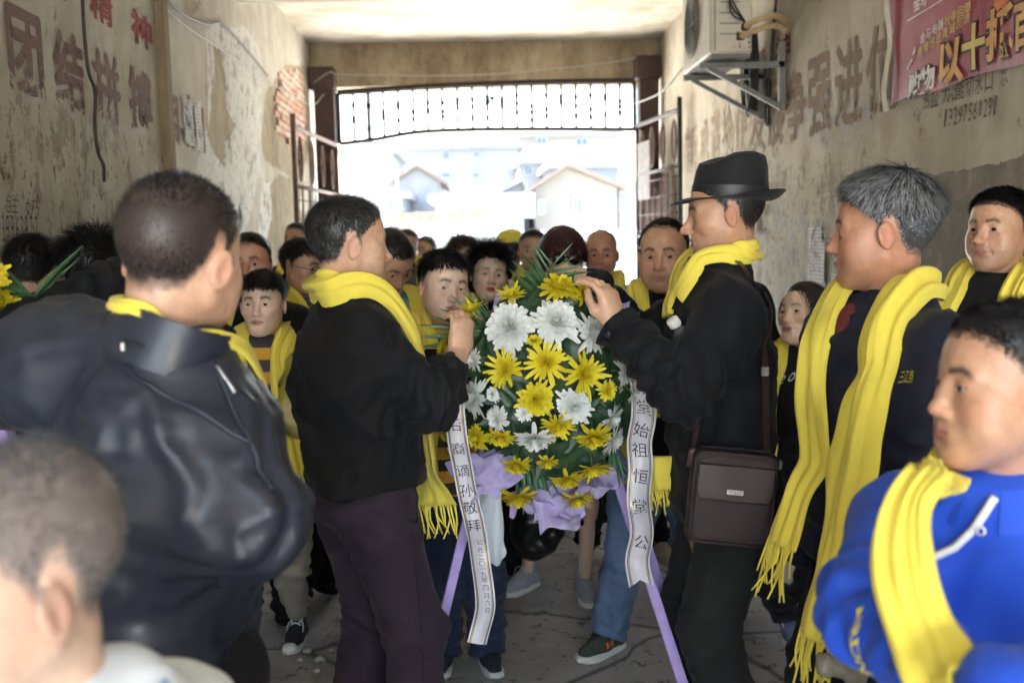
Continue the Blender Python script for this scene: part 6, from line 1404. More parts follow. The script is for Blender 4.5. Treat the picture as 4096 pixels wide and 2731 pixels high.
mat('label_red', (.6, .03, .03), .7, .1, 30); lay(tr_o, spline([at(361, 490, 2.5), at(372, 489, 2.5)], 4), .003, 'label_red', 'pocket_label', tr_o)

# ---- man in the hat
p = Pose(hp(722, 213, 2.74), 92, h=1.735, head_yaw=82, pitch=-6, hs=1.02, wide=1.08, lean=1)
p.arm(-1, at(617, 326, 2.62), (.25, -.75, -1)); p.arm(1, at(588, 281, 3.02), (0, .6, -1))
for j_ in ('neck', 'pelvis'): setattr(p, j_, getattr(p, j_) + np.array((-.045, 0, 0)))
p.sh[-1] = p.sh[-1] + np.array((-.06, 0, -.01))
T = person('man in a black fedora and navy coat reaching both hands to the wreath', p); HATMAN = p
dress(p, 'jacket', 'navy_wool', T, 'coat', .010, (.062, .058, .050), wadd=1.08, dadd=.95, amp=.016, seed=7, cuff=.90)
head_mesh(p, T, 'tan', 'short', (.014, .012, .012), vox=.0034, stub=.3, openm=.35, hair=S_short(4500, .02, .014, lift=.2, seed=5), grey=.06, hcol2=(.2, .2, .2), nose=1.2,
          hands=[dict(side=-1, palm=(-.55, .45, -.55), dir=(-.25, .12, .9), curl=.62, thumb=.7, fore=.3, spread=.25, curls=(.5, .55, .62, .68), tone='mid'), dict(side=1, palm=(-.1, -.8, -.3), dir=(-.9, -.1, .15), curl=.45, thumb=.6, tone='mid')], hand_s=1.12)
legs(p, 'charcoal_trouser', T, 'trousers', .0115, (.064, .050, .045), .008, 5)
ring_collar(p, T, 'navy_wool', .078, .075, .35, 'collar', flare=1.28, open_=.9, dz=.006)
scarf(p, T, .30, .32, .085, .024, back=.012, seed=8, fr=0, nl=[p.neck + p.srt * -.07 + p.sfwd * .01 + p.axis * .035, p.neck - p.srt * .050 + p.sfwd * .05 - p.axis * .005, p.neck - p.srt * .03 + p.sfwd * .06 - p.axis * .035, p.neck - p.srt * .015 + p.sfwd * .05 - p.axis * .06], nr=[p.neck + p.srt * .078 + p.axis * .045, p.neck + p.srt * .07 + p.sfwd * .06, p.neck + p.srt * .04 + p.sfwd * .06 - p.axis * .08, p.neck + p.srt * .02 + p.sfwd * .03 - p.axis * .14])
sp_ = [at(659, 455, 2.80), at(661, 475, 2.80), at(664, 487, 2.80)]; strip('scarf_end', spline(sp_, 8), .09, .02, 'scarf', T, [(-.5, -.8, 0)] * 8, 3, .3, (0, 12), 77, flen=.05)
# fedora
def hat_pt(an, r, z): return (np.array((r * math.sin(an) * .80, r * math.cos(an) - .018, z)) * p.hs) @ (p.HM @ rotx(R_(9))).T + p.head
hb = MB(); prof = [(.100, .040, 0), (.102, .052, 0), (.100, .085, 0), (.097, .124, 0), (.090, .150, 0), (.072, .158, 0), (.040, .148, 0), (.0, .140, 0)]
def crown(u, v):
    an = u * 2 * math.pi; k = v * (len(prof) - 1); i = min(int(k), len(prof) - 2); f = k - i; r = prof[i][0] * (1 - f) + prof[i + 1][0] * f; z = prof[i][1] * (1 - f) + prof[i + 1][1] * f
    fr = max(0, math.cos(an)); z -= .020 * fr * max(0, (z - .06) / .09); r *= 1 - .06 * fr * max(0, (z - .06) / .09); pin = math.exp(-((abs(((an + math.pi) % (2 * math.pi)) - math.pi) - .75) / .3) ** 2); r *= 1 - .12 * pin * max(0, (z - .08) / .07); return hat_pt(an, r, z + .006 * math.sin(an * 2) * (1 if z > .09 else 0))
hb.grid(crown, 48, 21)
def brim(u, v, dz=0.):
    an = u * 2 * math.pi; r = .100 + .046 * v; c = math.cos(an); z = .040 + v * v * (-.018 * max(0, c) + .030 * max(0, -c) + .010 * abs(math.sin(an))) - .004 * v; return hat_pt(an, r + .012 * v * max(0, c), z + dz)
hb.grid(brim, 48, 6); hb.grid(lambda u, v: brim(u, v, -.004), 48, 6); hb.grid(lambda u, v: brim(u, 1, -.004 * v), 48, 1)
ho = hb.build('fedora', 'hat_felt', T, smooth=True); bb = MB(); bb.grid(lambda u, v: hat_pt(u * 6.2832, .1035 - .001 * v, .043 + .030 * v), 48, 3); bb.build('hat_band', 'hat_band', ho, smooth=True)
b = p.wr[-1] + (p.el[-1] - p.wr[-1]) * .14; Q, g = project(p.cloth, np.array([at(606, 334, 2.55)]), .003); 
MB().lathe([(0, .004), (.008, .003), (.0095, 0), (0, -.002)], Q[0], 12, np.stack([unit(np.cross(g[0], (0, 0, 1))), np.cross(g[0], unit(np.cross(g[0], (0, 0, 1)))), g[0]], 1)).build('cuff_button', 'button_dark', T, smooth=True)
# shoulder bag
BC = at(731, 496, 2.47); bR = rotz(R_(-6)) @ roty(R_(6)); bw, bh, bdp = .108, .122, .038
bag = thing('shoulder_bag', 'dark brown leather shoulder bag with a flap and metal plate', 'bag', tuple(BC - (0, 0, bh)))
BX = lambda x, y, z: BC + bR @ np.array((x, y, z))
s = SDF(); s.u(rbox(BC, (bw, bdp, bh), .022, bR)); V, F = polygonize(s, .006); mk('body', V, F, 'bag_weave', bag)
def pipe(pts, r, mt, nm, par): return MB().tube(pts, r, 6).build(nm, mt, par, smooth=True)
def rrect(hw, hh, r, y, n=6):
    P = []
    for (cx, cz, a0) in ((hw - r, hh - r, 0), (-hw + r, hh - r, 90), (-hw + r, -hh + r, 180), (hw - r, -hh + r, 270)):
        for q in range(n): a = R_(a0 + 90 * q / (n - 1)); P.append(BX(cx + r * math.cos(a), y, cz + r * math.sin(a)))
    return P + [P[0]]
pipe(rrect(bw - .006, bh - .006, .026, -bdp + .006), .0032, 'bag_leather', 'front_piping', bag); pipe(rrect(bw - .004, bh - .004, .026, bdp - .010), .0032, 'bag_leather', 'back_piping', bag); pipe(rrect(bw - .016, bh - .018, .02, -bdp - .002), .0015, 'strap_leather', 'stitch_line', bag)
fl_ = MB(); fl_.grid(lambda u, v: BX(-bw + .014 + (2 * bw - .028) * u, -bdp - .006 - .005 * math.sin(v * 1.57) , bh - .034 - .088 * v - (.010 * (abs(u - .5) * 2) ** 8 * -1 if v > .95 else 0)), 16, 8); fl_.grid(lambda u, v: BX(-bw + .014 + (2 * bw - .028) * u, -bdp + .002, bh - .034 - .088 * v), 4, 2)
flo = fl_.build('flap', 'bag_leather', bag, smooth=True); pipe([BX(-bw + .014, -bdp - .006, bh - .034), BX(-bw + .014, -bdp - .010, bh - .10), BX(-bw + .024, -bdp - .011, bh - .121), BX(0, -bdp - .012, bh - .123), BX(bw - .024, -bdp - .011, bh - .121), BX(bw - .014, -bdp - .010, bh - .10), BX(bw - .014, -bdp - .006, bh - .034), BX(-bw + .014, -bdp - .006, bh - .034)], .0022, 'bag_leather', 'flap_edge', flo)
pl = MB().box(BX(0, -bdp - .0135, bh - .098), (.021, .0015, .0065), bR, .001).build('metal_plate', 'steel', flo); mat('engraving', (.06, .03, .03), .5, .1, 20); V, F = glyph('POLO', .0); V = V - (V.max(0) + V.min(0)) / 2; s_ = .030 / (V[:, 0].max() * 2); mk('engraved_letters', [BX(v[0] * s_, -bdp - .0156, bh - .098 + v[1] * s_) for v in V], F, 'engraving', pl, smooth=False)
zp = MB(); zp.tube(spline([BX(-bw + .02, -.004, bh + .001), BX(-.03, -.006, bh + .004), BX(.03, -.006, bh + .004), BX(bw - .02, -.004, bh + .001)], 12), .004, 6); zp.build('zip', 'thread_dark', bag, smooth=True)
def strap(pts, w_, mt, nm, par, nrm):
    P = spline(pts, 40); t_ = np.gradient(P, axis=0); N = np.array(nrm(P)); A = np.cross(t_, N); A /= np.linalg.norm(A, axis=1, keepdims=True); N = np.cross(A, t_); N /= np.linalg.norm(N, axis=1, keepdims=True); mb = MB(); n = len(P)
    mb.grid(lambda u, v: P[int(round(v * (n - 1)))] + A[int(round(v * (n - 1)))] * (u - .5) * w_ + N[int(round(v * (n - 1)))] * .0025, 3, n - 1); mb.grid(lambda u, v: P[int(round(v * (n - 1)))] + A[int(round(v * (n - 1)))] * (u - .5) * w_, 3, n - 1); return mb.build(nm, mt, par, smooth=True)
def coat_path(pts, off=.006):
    P = spline(pts, 40); Q, g = project(p.cloth, P, off); d = p.cloth(P.astype(np.float32)); return np.where((d < off)[:, None], Q, P), g
P1, g1 = coat_path([at(770, 512, 2.50), at(768, 480, 2.50), at(766, 430, 2.50), at(765, 370, 2.50), at(760, 320, 2.52), at(750, 280, 2.56), at(738, 262, 2.64), at(722, 259, 2.74), at(708, 270, 2.85)])
strap(P1, .021, 'strap_leather', 'strap', bag, lambda P: -project(p.cloth, P, .006, 1)[1] * -1)
P2, g2 = coat_path([at(689, 466, 2.47), at(694, 440, 2.48), at(699, 410, 2.50), at(703, 370, 2.55), at(703, 330, 2.60)]); strap(P2, .016, 'strap_leather', 'strap', bag, lambda P: project(p.cloth, P, .006, 1)[1])
for (a_, nm) in (((bw + .004, .0, bh - .028), 'buckle'), ((-bw - .002, .0, bh - .040), 'buckle')): MB().box(BX(*a_), (.007, .006, .012), bR, .003).build(nm, 'steel', bag)
MB().box(at(765, 371, 2.475), (.010, .004, .012), None, .002).build('strap_slider', 'steel', bag)
# small bottle tucked under the arm
bc = at(676, 325, 2.55); bt_ = thing('water_bottle', 'small bottle with a white cap tucked under the navy coat sleeve', 'bottle', tuple(bc)); Rb = rotx(R_(20)) @ roty(R_(-35)); mat('clear_plastic', (.85, .88, .9), .08, .02, 10, trans=.9)
MB().lathe([(0, .0), (.0155, 0), (.0165, .003), (.0165, .020), (.0150, .022), (0, .022)], bc, 20, Rb).build('cap', 'rubber_white', bt_, smooth=True); MB().lathe([(.013, -.012), (.013, 0)], bc, 16, Rb).build('neck', 'clear_plastic', bt_, smooth=True); MB().lathe([(0, -.15), (.03, -.15), (.032, -.06), (.028, -.03), (.013, -.012)], bc, 20, Rb).build('bottle_body', 'clear_plastic', bt_, smooth=True)

# ---- grey-haired man
p = Pose(hp(880, 230, 2.24), 100, h=1.75, head_yaw=66, pitch=-2, hs=1.08, wide=1.12)
p.arm(-1, at(858, 655, 2.02), (.8, -.3, -.2)); p.arm(1, p.wr[1])
T = person('grey-haired man in navy work jacket with two long scarf tails', p); GREY = p
dress(p, 'jacket', 'navy_cloth', T, 'jacket', .011, (.064, .056, .046), wadd=1.08, dadd=1.2, amp=.015, seed=9)
head_mesh(p, T, 'red', 'short', (.06, .063, .072), vox=.0037, stub=.15, hair=S_short(12000, .052, .013, lift=.34, seed=6, jitter=.13, grav=.5, width=.0011, fade=.055) + [dict(n=250, ltop=.075, lside=.02, lift=.45, seed=16, width=.0006, jitter=.35)], grey=.45, hcol2=(.36, .37, .39), shell=.016, fat=.2,
          hands=[dict(side=-1, palm=(0, .3, -.2), dir=(-.2, 0, -1), curl=.6)])
legs(p, 'black_cloth', T, 'trousers', .014, (.062, .050, .044))
ring_collar(p, T, 'navy_cloth', .080, .070, .3, 'collar', flare=1.25, open_=.8, dz=.0)
# sweater showing in the open jacket front
s = SDF(); c = p.neck - p.axis * .20 + p.sfwd * .062; s.u(el(c, (.085, .075, .21), np.stack([p.srt, p.sfwd, p.axis], 1))); V, F = polygonize(s, .010); V = V + p.sfwd * .028
def sweater_mat():
    m, g, pr = base_mat('argyle_knit'); v = g.coord(); x = g.new('ShaderNodeSeparateXYZ'); g.link(v, x.inputs[0])
    z = g.math('ADD', x.outputs[2], g.math('MULTIPLY', x.outputs[0], .45)); o = g.new('ShaderNodeMapRange'); o.inputs['From Min'].default_value = 1.0; o.inputs['From Max'].default_value = 2.1; g.link(z, o.inputs['Value'])
    r = g.ramp(o.outputs[0], [(0, (.14, .02, .02)), (.38, (.02, .015, .015)), (.45, (.42, .28, .20)), (.50, (.14, .02, .02)), (.535, (.45, .34, .26)), (.57, (.30, .26, .22)), (.585, (.03, .02, .02)), (.60, (.14, .022, .02))], 'CONSTANT'); g.link(r, pr.inputs['Base Color']); pr.inputs['Roughness'].default_value = .9; g.link(g.bump(g.noise(300, 2, .5, v), .4, .002), pr.inputs['Normal'])
sweater_mat(); mk('sweater', V, F, 'argyle_knit', T); ring_collar(p, T, 'black_knit', .062, .028, .4, 'crew_neck', dz=-.004, flare=1.0)
scarf(p, T, .66, .78, .125, .022, back=.0, seed=12, fr=11, flen=.10, tailw=1.0, nfold=3,
      nl=[p.neck - p.srt * .08 + p.axis * .03 + p.sfwd * .0, at(884, 335, 2.10), at(866, 400, 2.02), at(850, 480, 2.0), at(838, 550, 2.0), at(818, 640, 1.99)],
      nr=[p.neck + p.srt * .08 + p.axis * .03 + p.sfwd * .04, at(848, 315, 2.28), at(826, 400, 2.24), at(806, 470, 2.22), at(782, 545, 2.20)])
decal(p, T, '三江务', 889, 374, 1.98, .085, 'embroidery', (1, .15, -.14), (.1, 0, 1), 'embroidered_badge', .0, .15)
pk = thing('plastic_pack', 'clear plastic packs held low beside the long scarf tail', 'pack', tuple(at(850, 655, 2.0)))
mat('pack_film', (.35, .33, .28), .12, .4, 25, .5, 40, .006, trans=.35)
for i_, (x, y, r) in enumerate(((845, 642, 14), (852, 656, 10), (842, 668, 20))): s = SDF(); s.u(rbox(at(x, y, 1.98 - .02 * i_), (.055, .02, .022), .012, roty(R_(r)) )); V, F = polygonize(s, .007); V = V + vnormals(V, F) * (vnoise(V * 70)[:, None] * .005); mk('pack', V, F, 'pack_film', pk)

# ---- boy in the blue hoodie
p = Pose(hp(1003, 384, 1.34), 128, h=1.48, head_yaw=90, pitch=2, hs=.97, wide=1.02)
p.arm(1, at(960, 690, 1.05), (-1, -.1, -.3)); p.arm(-1, at(1010, 700, .95), (.6, -.5, -.6))
T = person('boy in a bright blue hoodie looking away, nearest at the picture edge', p)
dress(p, 'jacket', 'blue_fleece', T, 'hoodie', .009, (.060, .054, .048), wadd=1.03, dadd=1.08, amp=.010, seed=13)
head_mesh(p, T, 'tan', 'short', (.016, .016, .018), vox=.0034, child=True, blush=.25, lip=(.50, .20, .18), hair=S_short(7000, .020, .008, lift=.55, seed=7), fat=.25, hands=[dict(side=1, palm=(.2, .9, 0), curl=.5)], hand_s=.85)
legs(p, 'denim_dark', T, vox=.014)
ring_collar(p, T, 'blue_fleece', .074, .055, .5, 'hood_collar', flare=1.35, open_=.6, dz=.0)
scarf(p, T, .42, .30, .066, .018, back=.0, seed=15, fr=8, nl=[p.neck - p.srt * .07 + p.axis * .02, p.neck - p.srt * .09 - p.sfwd * .03 - p.axis * .03, p.neck - p.srt * .10 - p.sfwd * .09 - p.axis * .14], nr=[p.neck + p.srt * .06 + p.axis * .012 + p.sfwd * .03, at(930, 478, 1.20), at(906, 510, 1.16), at(902, 560, 1.12), at(912, 610, 1.08), at(925, 650, 1.03), at(935, 690, 1.00)])
seam(p, T, [at(975, 468, 1.2), at(945, 480, 1.18), at(925, 505, 1.16), at(916, 540, 1.15)], 'print_white', 'zip_tape', .006, .006)
MB().lathe([(.004, 0), (.007, .002), (.007, -.002), (.004, 0)], project(p.cloth, np.array([at(975, 470, 1.18)]), .006)[0][0], 12, rotx(R_(80))).build('eyelet', 'steel', T, smooth=True)
bpy.context.view_layer.update(); o_ = np.array((0, 0, CAM_Z)); hit = p.cloth_ob.ray_cast(Vector(o_), Vector(unit(at(856, 632, 1.0) - o_))); decal(p, T, 'ANRDN', 0, 0, 0, .10, 'print_yellow', unit((.35, 0, -1)), unit((1, 0, .35)), 'sleeve_print', .012, c=np.array(hit[1]) if hit[0] else p.el[1])
# ---- man in the leather jacket, back turned
p = Pose(hp(181, 256, 1.56), -16, h=1.70, head_yaw=-17, pitch=-8, roll=8, hs=1.06, wide=.62, lean=4)
p.neck = at(168, 345, 1.54); p.sh[1] = at(204, 444, 1.51); p.sh[-1] = at(52, 366, 1.62); p.pelvis = at(158, 665, 1.62); p.ground = np.array((p.pelvis[0], p.pelvis[1], 0.))
p.axis = unit(p.neck - p.pelvis + np.array((.22, 0, 0))); p.srt = unit(p.sh[1] - p.sh[-1])
p.el[1] = at(250, 520, 1.45); p.wr[1] = at(235, 490, 1.80); p.el[-1] = at(-120, 400, 1.72); p.wr[-1] = at(-160, 380, 2.0)
for k in (-1, 1): p.hip[k] = p.pelvis + p.rt * k * .08; p.leg(k, p.ground + p.rt * k * .10 + np.array((0, 0, .075)))
T = person('broad man in a blue-black leather jacket with his back turned', p)
dress(p, 'jacket', 'jacket_leather', T, 'leather_jacket', .0105, (.062, .058, .050), wadd=1.24, dadd=1.25, amp=.014, fscale=1.5, k_arm=.13, seed=17, belly=.0)
head_mesh(p, T, 'mid', 'short', (.014, .014, .018), vox=.0037, buzz=.93, hair=[dict(n=7000, ltop=.008, lside=.004, lift=.8, width=.0008, seg=2, seed=8)], shell=0, fat=.6, eyes=False)
legs(p, 'black_cloth', T, 'trousers', .014, (.066, .054, .048))
ring_collar(p, T, 'jacket_leather', .090, .075, .2, 'collar', flare=1.22, open_=.7, dz=.004)
scarf(p, T, .02, .02, .030, .010, back=.0, seed=19, fr=0, zneck=.0)
seam(p, T, [at(60, 330, 1.4), at(110, 360, 1.38), at(190, 395, 1.38), at(255, 440, 1.42)], 'jacket_leather', 'yoke_seam', .002, .004); seam(p, T, [at(246, 330, 1.42), at(262, 380, 1.4), at(268, 440, 1.4), at(262, 500, 1.42)], 'jacket_leather', 'armhole_seam', .002, .004)
q = project(p.cloth, np.array([at(131, 318, 1.42)]), .004)[0][0]; lo_ = MB(); lo_.tube(spline([q + (-.02, -.004, .006), q + (0, -.010, .002), q + (.022, -.004, -.004)], 8), .005, 6); lo_.build('hang_loop', 'thread_dark', T, smooth=True)
for dx in (-.020, .022): MB().box(q + (dx, -.008, .0), (.003, .003, .006), None, .001).build('loop_rivet', 'steel', T)
seam(p, T, [at(228, 355, 1.45), at(237, 372, 1.45), at(243, 385, 1.45)], 'zip_metal', 'zip_end', .003, .004)

# ---- boy in the white tee, close and out of focus
p = Pose(at(-2, 576, .86), 75, h=1.40, head_yaw=134, pitch=-8, roll=-6, hs=1.0, wide=1.0, side=0)
p.neck = at(92, 704, .90); p.pelvis = at(130, 900, 1.0); p.pelvis[2] = .7
for k in (-1, 1): p.sh[k] = p.neck - np.array((0, 0, .080)) + p.srt * k * .125
for k in (-1, 1): p.arm(k, p.sh[k] + np.array((.03 * k, .02, -.42)))
p.ground = np.array((p.pelvis[0], p.pelvis[1], 0.)); 
for k in (-1, 1): p.hip[k] = p.pelvis + p.rt * k * .065; p.leg(k, p.ground + p.rt * k * .07 + np.array((0, 0, .06)))
T = person('boy with cropped hair and a white tee, blurred in the corner', p)
dress(p, 'sweater', 'white_cotton', T, 'tee', .009, (.066, .058, .05), short=.6, amp=.008, seed=21, wadd=1.0, dadd=1.0)
head_mesh(p, T, 'fair', 'short', (.10, .105, .115), vox=.0037, child=True, buzz=.8, hair=[dict(n=5000, ltop=.010, lside=.004, lift=.8, width=.0008, seg=2, seed=9)], shell=0, fat=.2, eyes=True, bare=[(p.sh[k], p.wr[k], .036, .026) for k in (-1, 1)])
ring_collar(p, T, 'lightblue_cotton', .066, .024, .1, 'neckband', flare=1.18, dz=-.004); legs(p, 'denim_dark', T, vox=.016)
# ---------------------------------------------------------------- the crowd behind the wreath
def crowd(label, px, py, Y, face, top='black_cloth', kind='jacket', leg_m='black_cloth', hy=None, pitch=0, roll=0, hs=1., wide=1., h=None, sc_w=.10, sc_l=(.4, .4), sc_on=True, vox=.005, bvox=.014, style='short', hair=None, haircol=HAIR_BLACK, shell=.006, arms=None, amp=.013, seed=0, feet=None, shoes=None, toes=None, collar=None, legs_on=True, leg_r=(.060, .046, .040), short=0., sleeve=(.058, .050, .042), leg_cut=None, scarf_kw=None, bare=None, group='onlookers behind the wreath', **hk):
    p = Pose(hp(px, py, Y), face, h=h, head_yaw=hy, pitch=pitch, roll=roll, hs=hs, wide=wide)
    for k, (tg, hint) in (arms or {}).items(): p.arm(k, tg, hint)
    for k, f in (feet or {}).items(): p.leg(k, np.array((f[0], f[1], .055 * p.h)), None if not toes else toes.get(k))
    T = person(label, p, group); dress(p, kind, top, T, 'top', bvox, sleeve, amp=amp, seed=seed, dadd=1.12, short=short)
    br = [] if not short else [(p.sh[k], p.el[k], .026 * p.h, .021 * p.h) for k in (-1, 1)] + [(p.el[k], p.wr[k], .021 * p.h, .016 * p.h) for k in (-1, 1)]
    head_mesh(p, T, style=style, haircol=haircol, vox=vox, shell=shell, hair=hair if hair is not None else S_short(3000, .03, .012, seed=seed), bare=br + (bare(p) if bare else []), **hk)
    if collar: ring_collar(p, T, collar, .072, .05, .3, 'collar', flare=1.2, open_=.8)
    if legs_on: legs(p, leg_m, T, 'trousers', bvox + .003, leg_r, seed=seed, cut=leg_cut)
    for k, kd in (shoes or {}).items(): shoe(p, k, kd, T, .92 * p.h / 1.65 + .04)
    if sc_on: scarf(p, T, sc_l[0], sc_l[1], sc_w, .026, seed=seed, fr=8, **(scarf_kw or {}))
    return p, T
G = lambda x, y: (lambda r: (r * (-CAM_Z / r[2]))[:2])(_CM @ np.array([(x * K - 512) / F_PX, -(y * K - 341) / F_PX, -1.0]))
# boy in striped jersey (in front on the left)
fb = G(675, 1490); p, T = crowd('boy in a yellow and brown striped jersey staring past the camera', 263, 303, 3.5, 172, 'striped_jersey', 'sweater', 'khaki', hs=.93, hy=176, pitch=2, h=1.37, child=True, tone='fair', blush=.1, vox=.0037, bvox=.010, style='short',
    hair=S_short(6500, .050, .012, fringe=.040, lift=.28, seed=31), shell=.010, sc_w=.085, sc_l=(.34, .62), feet={-1: (fb[0] + .0, fb[1] + .10), 1: (fb[0] - .22, fb[1] + .12)}, shoes={-1: 'hightop', 1: 'hightop'}, toes={-1: (-.1, -1, 0), 1: (-.4, -1, 0)}, leg_r=(.062, .050, .036), seed=31, group=None, leg_cut=.80, look=(.12, -.02), stub=0)
p.an_ = p.an
sk = SDF(); a = p.an[-1]; sk.u(rc(a + (p.kn[-1] - a) * .34, a + (0, .0, .0), .043, .040)); V, F = polygonize(sk, .008); mk('trouser_cuff', V, F, 'khaki', T)
ring_collar(p, T, 'canvas_black', .060, .018, .35, 'neckband', dz=-.016, flare=1.15)
# bag of folded yellow cloth he carries
bgc = at(298, 396, 3.32); pb = thing('plastic_bag', 'clear plastic bag of folded yellow cloth held by the striped boy', 'bag', tuple(bgc)); s = SDF(); s.u(rbox(bgc, (.055, .035, .12), .03, roty(R_(14)))); V, F = polygonize(s, .008); V = V + vnormals(V, F) * (fbm(V * 22, 2)[:, None] * .02); mk('folded_cloth', V, F, 'scarf', pb)
mat('film', (.9, .9, .75), .08, .05, 10, .4, 30, .01, trans=.95); s = SDF(); s.u(rbox(bgc, (.066, .045, .135), .03, roty(R_(14)))); V, F = polygonize(s, .008); V = V + vnormals(V, F) * (fbm(V * 20 + 3, 2)[:, None] * .018); mk('film', V, F, 'film', pb)
# chubby boy behind the wreath
f1 = G(1120, 1545); f0 = G(1020, 1540)
p, T = crowd('round-faced boy in dark jeans standing right behind the wreath', 444, 286, 3.36, 196, 'striped_jersey', 'sweater', 'denim_dark', hy=205, roll=-7, pitch=-2, hs=1.0, wide=1.15, h=1.46, fat=.95, child=True, tone='fair', blush=.35, vox=.0037, style='short', hair=S_short(6000, .045, .014, fringe=.032, lift=.36, seed=33), shell=.010,
    arms={-1: (at(500, 420, 3.1), (.8, -.2, -.8)), 1: (at(425, 360, 3.2), (-.8, -.2, -.8))}, short=.6, feet={1: (f0[0], f0[1] + .06), -1: (f1[0], f1[1] + .08)}, toes={1: (-.1, -1, 0), -1: (.25, -1, 0)}, shoes={1: 'black', -1: 'black'}, leg_r=(.066, .052, .046), sc_w=.10, seed=33, group=None, look=(.5, -.15), stub=0)
# man with scarf behind the hat man (jeans, green runner)
f1 = G(1385, 1505); f0 = G(1600, 1480)
p, T = crowd('frowning man in light jeans and scarf between wreath and hat man', 664, 254, 3.36, 176, 'black_cloth', 'jacket', 'denim_light', hy=158, pitch=-3, hs=1.03, h=1.66, tone='tan', vox=.0037, style='recede', hair=S_short(5000, .022, .010, lift=.3, seed=35), shell=.006, stub=.3, fat=.5, feet={1: (f1[0] + .03, f1[1] + .04), -1: (f0[0] + .02, f0[1] + .12)}, toes={1: (-.75, -.65, 0), -1: (.3, -1, 0)}, shoes={1: 'runner', -1: 'runner'}, leg_r=(.060, .048, .046), sc_w=.10, seed=35, group=None, look=(-.35, -.1), leg_cut=.93)
sh = [o for o in T.children if o.name.startswith('shoe')][0]; bpy.context.view_layer.update()
V, F = glyph('N', .02); V = V - (V.max(0) + V.min(0)) / 2; tdir = unit(np.array((-.75, -.65, 0))); out_ = unit(np.cross((0, 0, 1), tdir)) ; out_ = out_ if out_[1] < 0 else -out_; P = []
for v in V:
    b0 = np.array((p.an[1][0], p.an[1][1], .060)) + tdir * (.045 + v[0] * .075) * 1 * -1 * -1 + np.array((0, 0, v[1] * .062)) + out_ * .08; ok, loc, nr, fi = sh.closest_point_on_mesh(Vector(b0)); P.append(np.array(loc) + np.array(nr) * .003)
mk('side_letter', P, F, 'shoe_orange', sh, smooth=False)
# woman in black with lettered top
fw_ = G(1822, 1490); p, T = crowd('woman in a black lettered top tilting her head up', 803, 313, 3.62, 138, 'black_cloth', 'sweater', 'black_cloth', hy=122, pitch=10, roll=6, hs=.98, h=1.50, woman=True, tone='fair', blush=.2, vox=.0036, style='woman', haircol=(.018, .013, .011), hair=[dict(n=5500, ltop=.11, lside=.07, lift=.10, grav=.9, seed=37, comb=(.0, -1, .0), jitter=.15)], shell=.008, brow=.7, lip=(.42, .14, .13), feet={1: (fw_[0] + .02, fw_[1] + .1), -1: (fw_[0] + .25, fw_[1] + .2)}, toes={1: (-.15, -1, 0), -1: (.3, -1, 0)}, shoes={1: 'blue'}, sc_l=(.5, .42), sc_w=.11, seed=37, group=None, look=(-.2, .1), leg_r=(.055, .040, .030))
decal(p, T, 'De or', 778, 372, 3.55, .16, 'print_white', (1, -.2, .05), (0, 0, 1), 'script_print', .0, .35)
s = SDF(); q = p.head + p.HM @ np.array((0, -.10, -.03)); s.u(el(q, (.035, .04, .045))); s.u(rc(q, q + p.HM @ np.array((.01, -.03, -.12)), .022, .008), .02); V, F = polygonize(s, .006); V = V + vnormals(V, F) * (vnoise(V * np.array((160, 160, 30)))[:, None] * .003); mk('ponytail', V, F, 'hair', T, np.tile(np.array((.018, .013, .011)), (len(V), 1)).astype(np.float32))
# man at the far right
p, T = crowd('lean man in a dark jacket and scarf by the grey wall patch', 999, 229, 2.92, 120, 'black_cloth', 'jacket', 'black_cloth', hy=120, pitch=2, hs=1.02, h=1.70, tone='tan', vox=.0037, stub=.35, fat=-.3, shell=.003, hair=S_short(8000, .028, .009, lift=.4, seed=39), grey=.08, hcol2=(.2, .2, .2), sc_w=.105, sc_l=(.5, .5), seed=39, group=None, look=(-.2, -.05), nose=1.15, collar='black_cloth')
ring_collar(p, T, 'maroon_knit', .068, .012, .35, 'collar_stripe', flare=1.1, open_=.7, dz=-.004)
# teal polo man
p, T = crowd('man in a teal polo bowing his head behind the black sweater', 391, 262, 3.8, 205, 'teal_polo', 'sweater', 'charcoal_trouser', hy=215, pitch=-38, hs=1.0, h=1.62, tone='tan', hair=S_short(4000, .03, .014, seed=41), seed=41, sc_w=.09, collar='teal_polo', sc_l=(.35, .42))
# man left behind the striped boy
crowd('sturdy man in black behind the striped boy', 250, 263, 3.98, 182, 'black_cloth', 'jacket', hs=1.02, h=1.62, tone='red', stub=.3, fat=.7, hair=S_short(4000, .014, .007, lift=.5, seed=43), seed=43, sc_w=.08, look=(-.1, 0))
p, T = crowd('man with thin glasses and grey jacket facing the wreath', 304, 266, 4.25, 232, 'grey_jacket', 'jacket', hy=238, pitch=-8, hs=1.0, h=1.58, tone='tan', hair=S_short(4000, .045, .012, lift=.3, fringe=.04, seed=45), seed=45, sc_w=.10, collar='grey_jacket')
gl = MB()
for k in (-1, 1): gl.tube([p.head + p.HM @ np.array((k * .034 + .023 * math.cos(a), .092, -.004 + .017 * math.sin(a))) for a in np.linspace(0, 6.283, 18)], .0016, 5); gl.tube([p.head + p.HM @ np.array((k * .057, .09, .0)), p.head + p.HM @ np.array((k * .078, .0, .006))], .0016, 5)
gl.build('glasses', 'wire_black', T, smooth=True)
crowd('man half hidden in the gateway shadow with greying temples', 297, 240, 6.6, 160, 'black_cloth', 'jacket', tone='tan', hs=1.0, bvox=.02, vox=.006, hair=S_short(1500, .02, .01, seed=47), grey=.5, hcol2=(.35, .35, .36), seed=47, sc_w=.09)
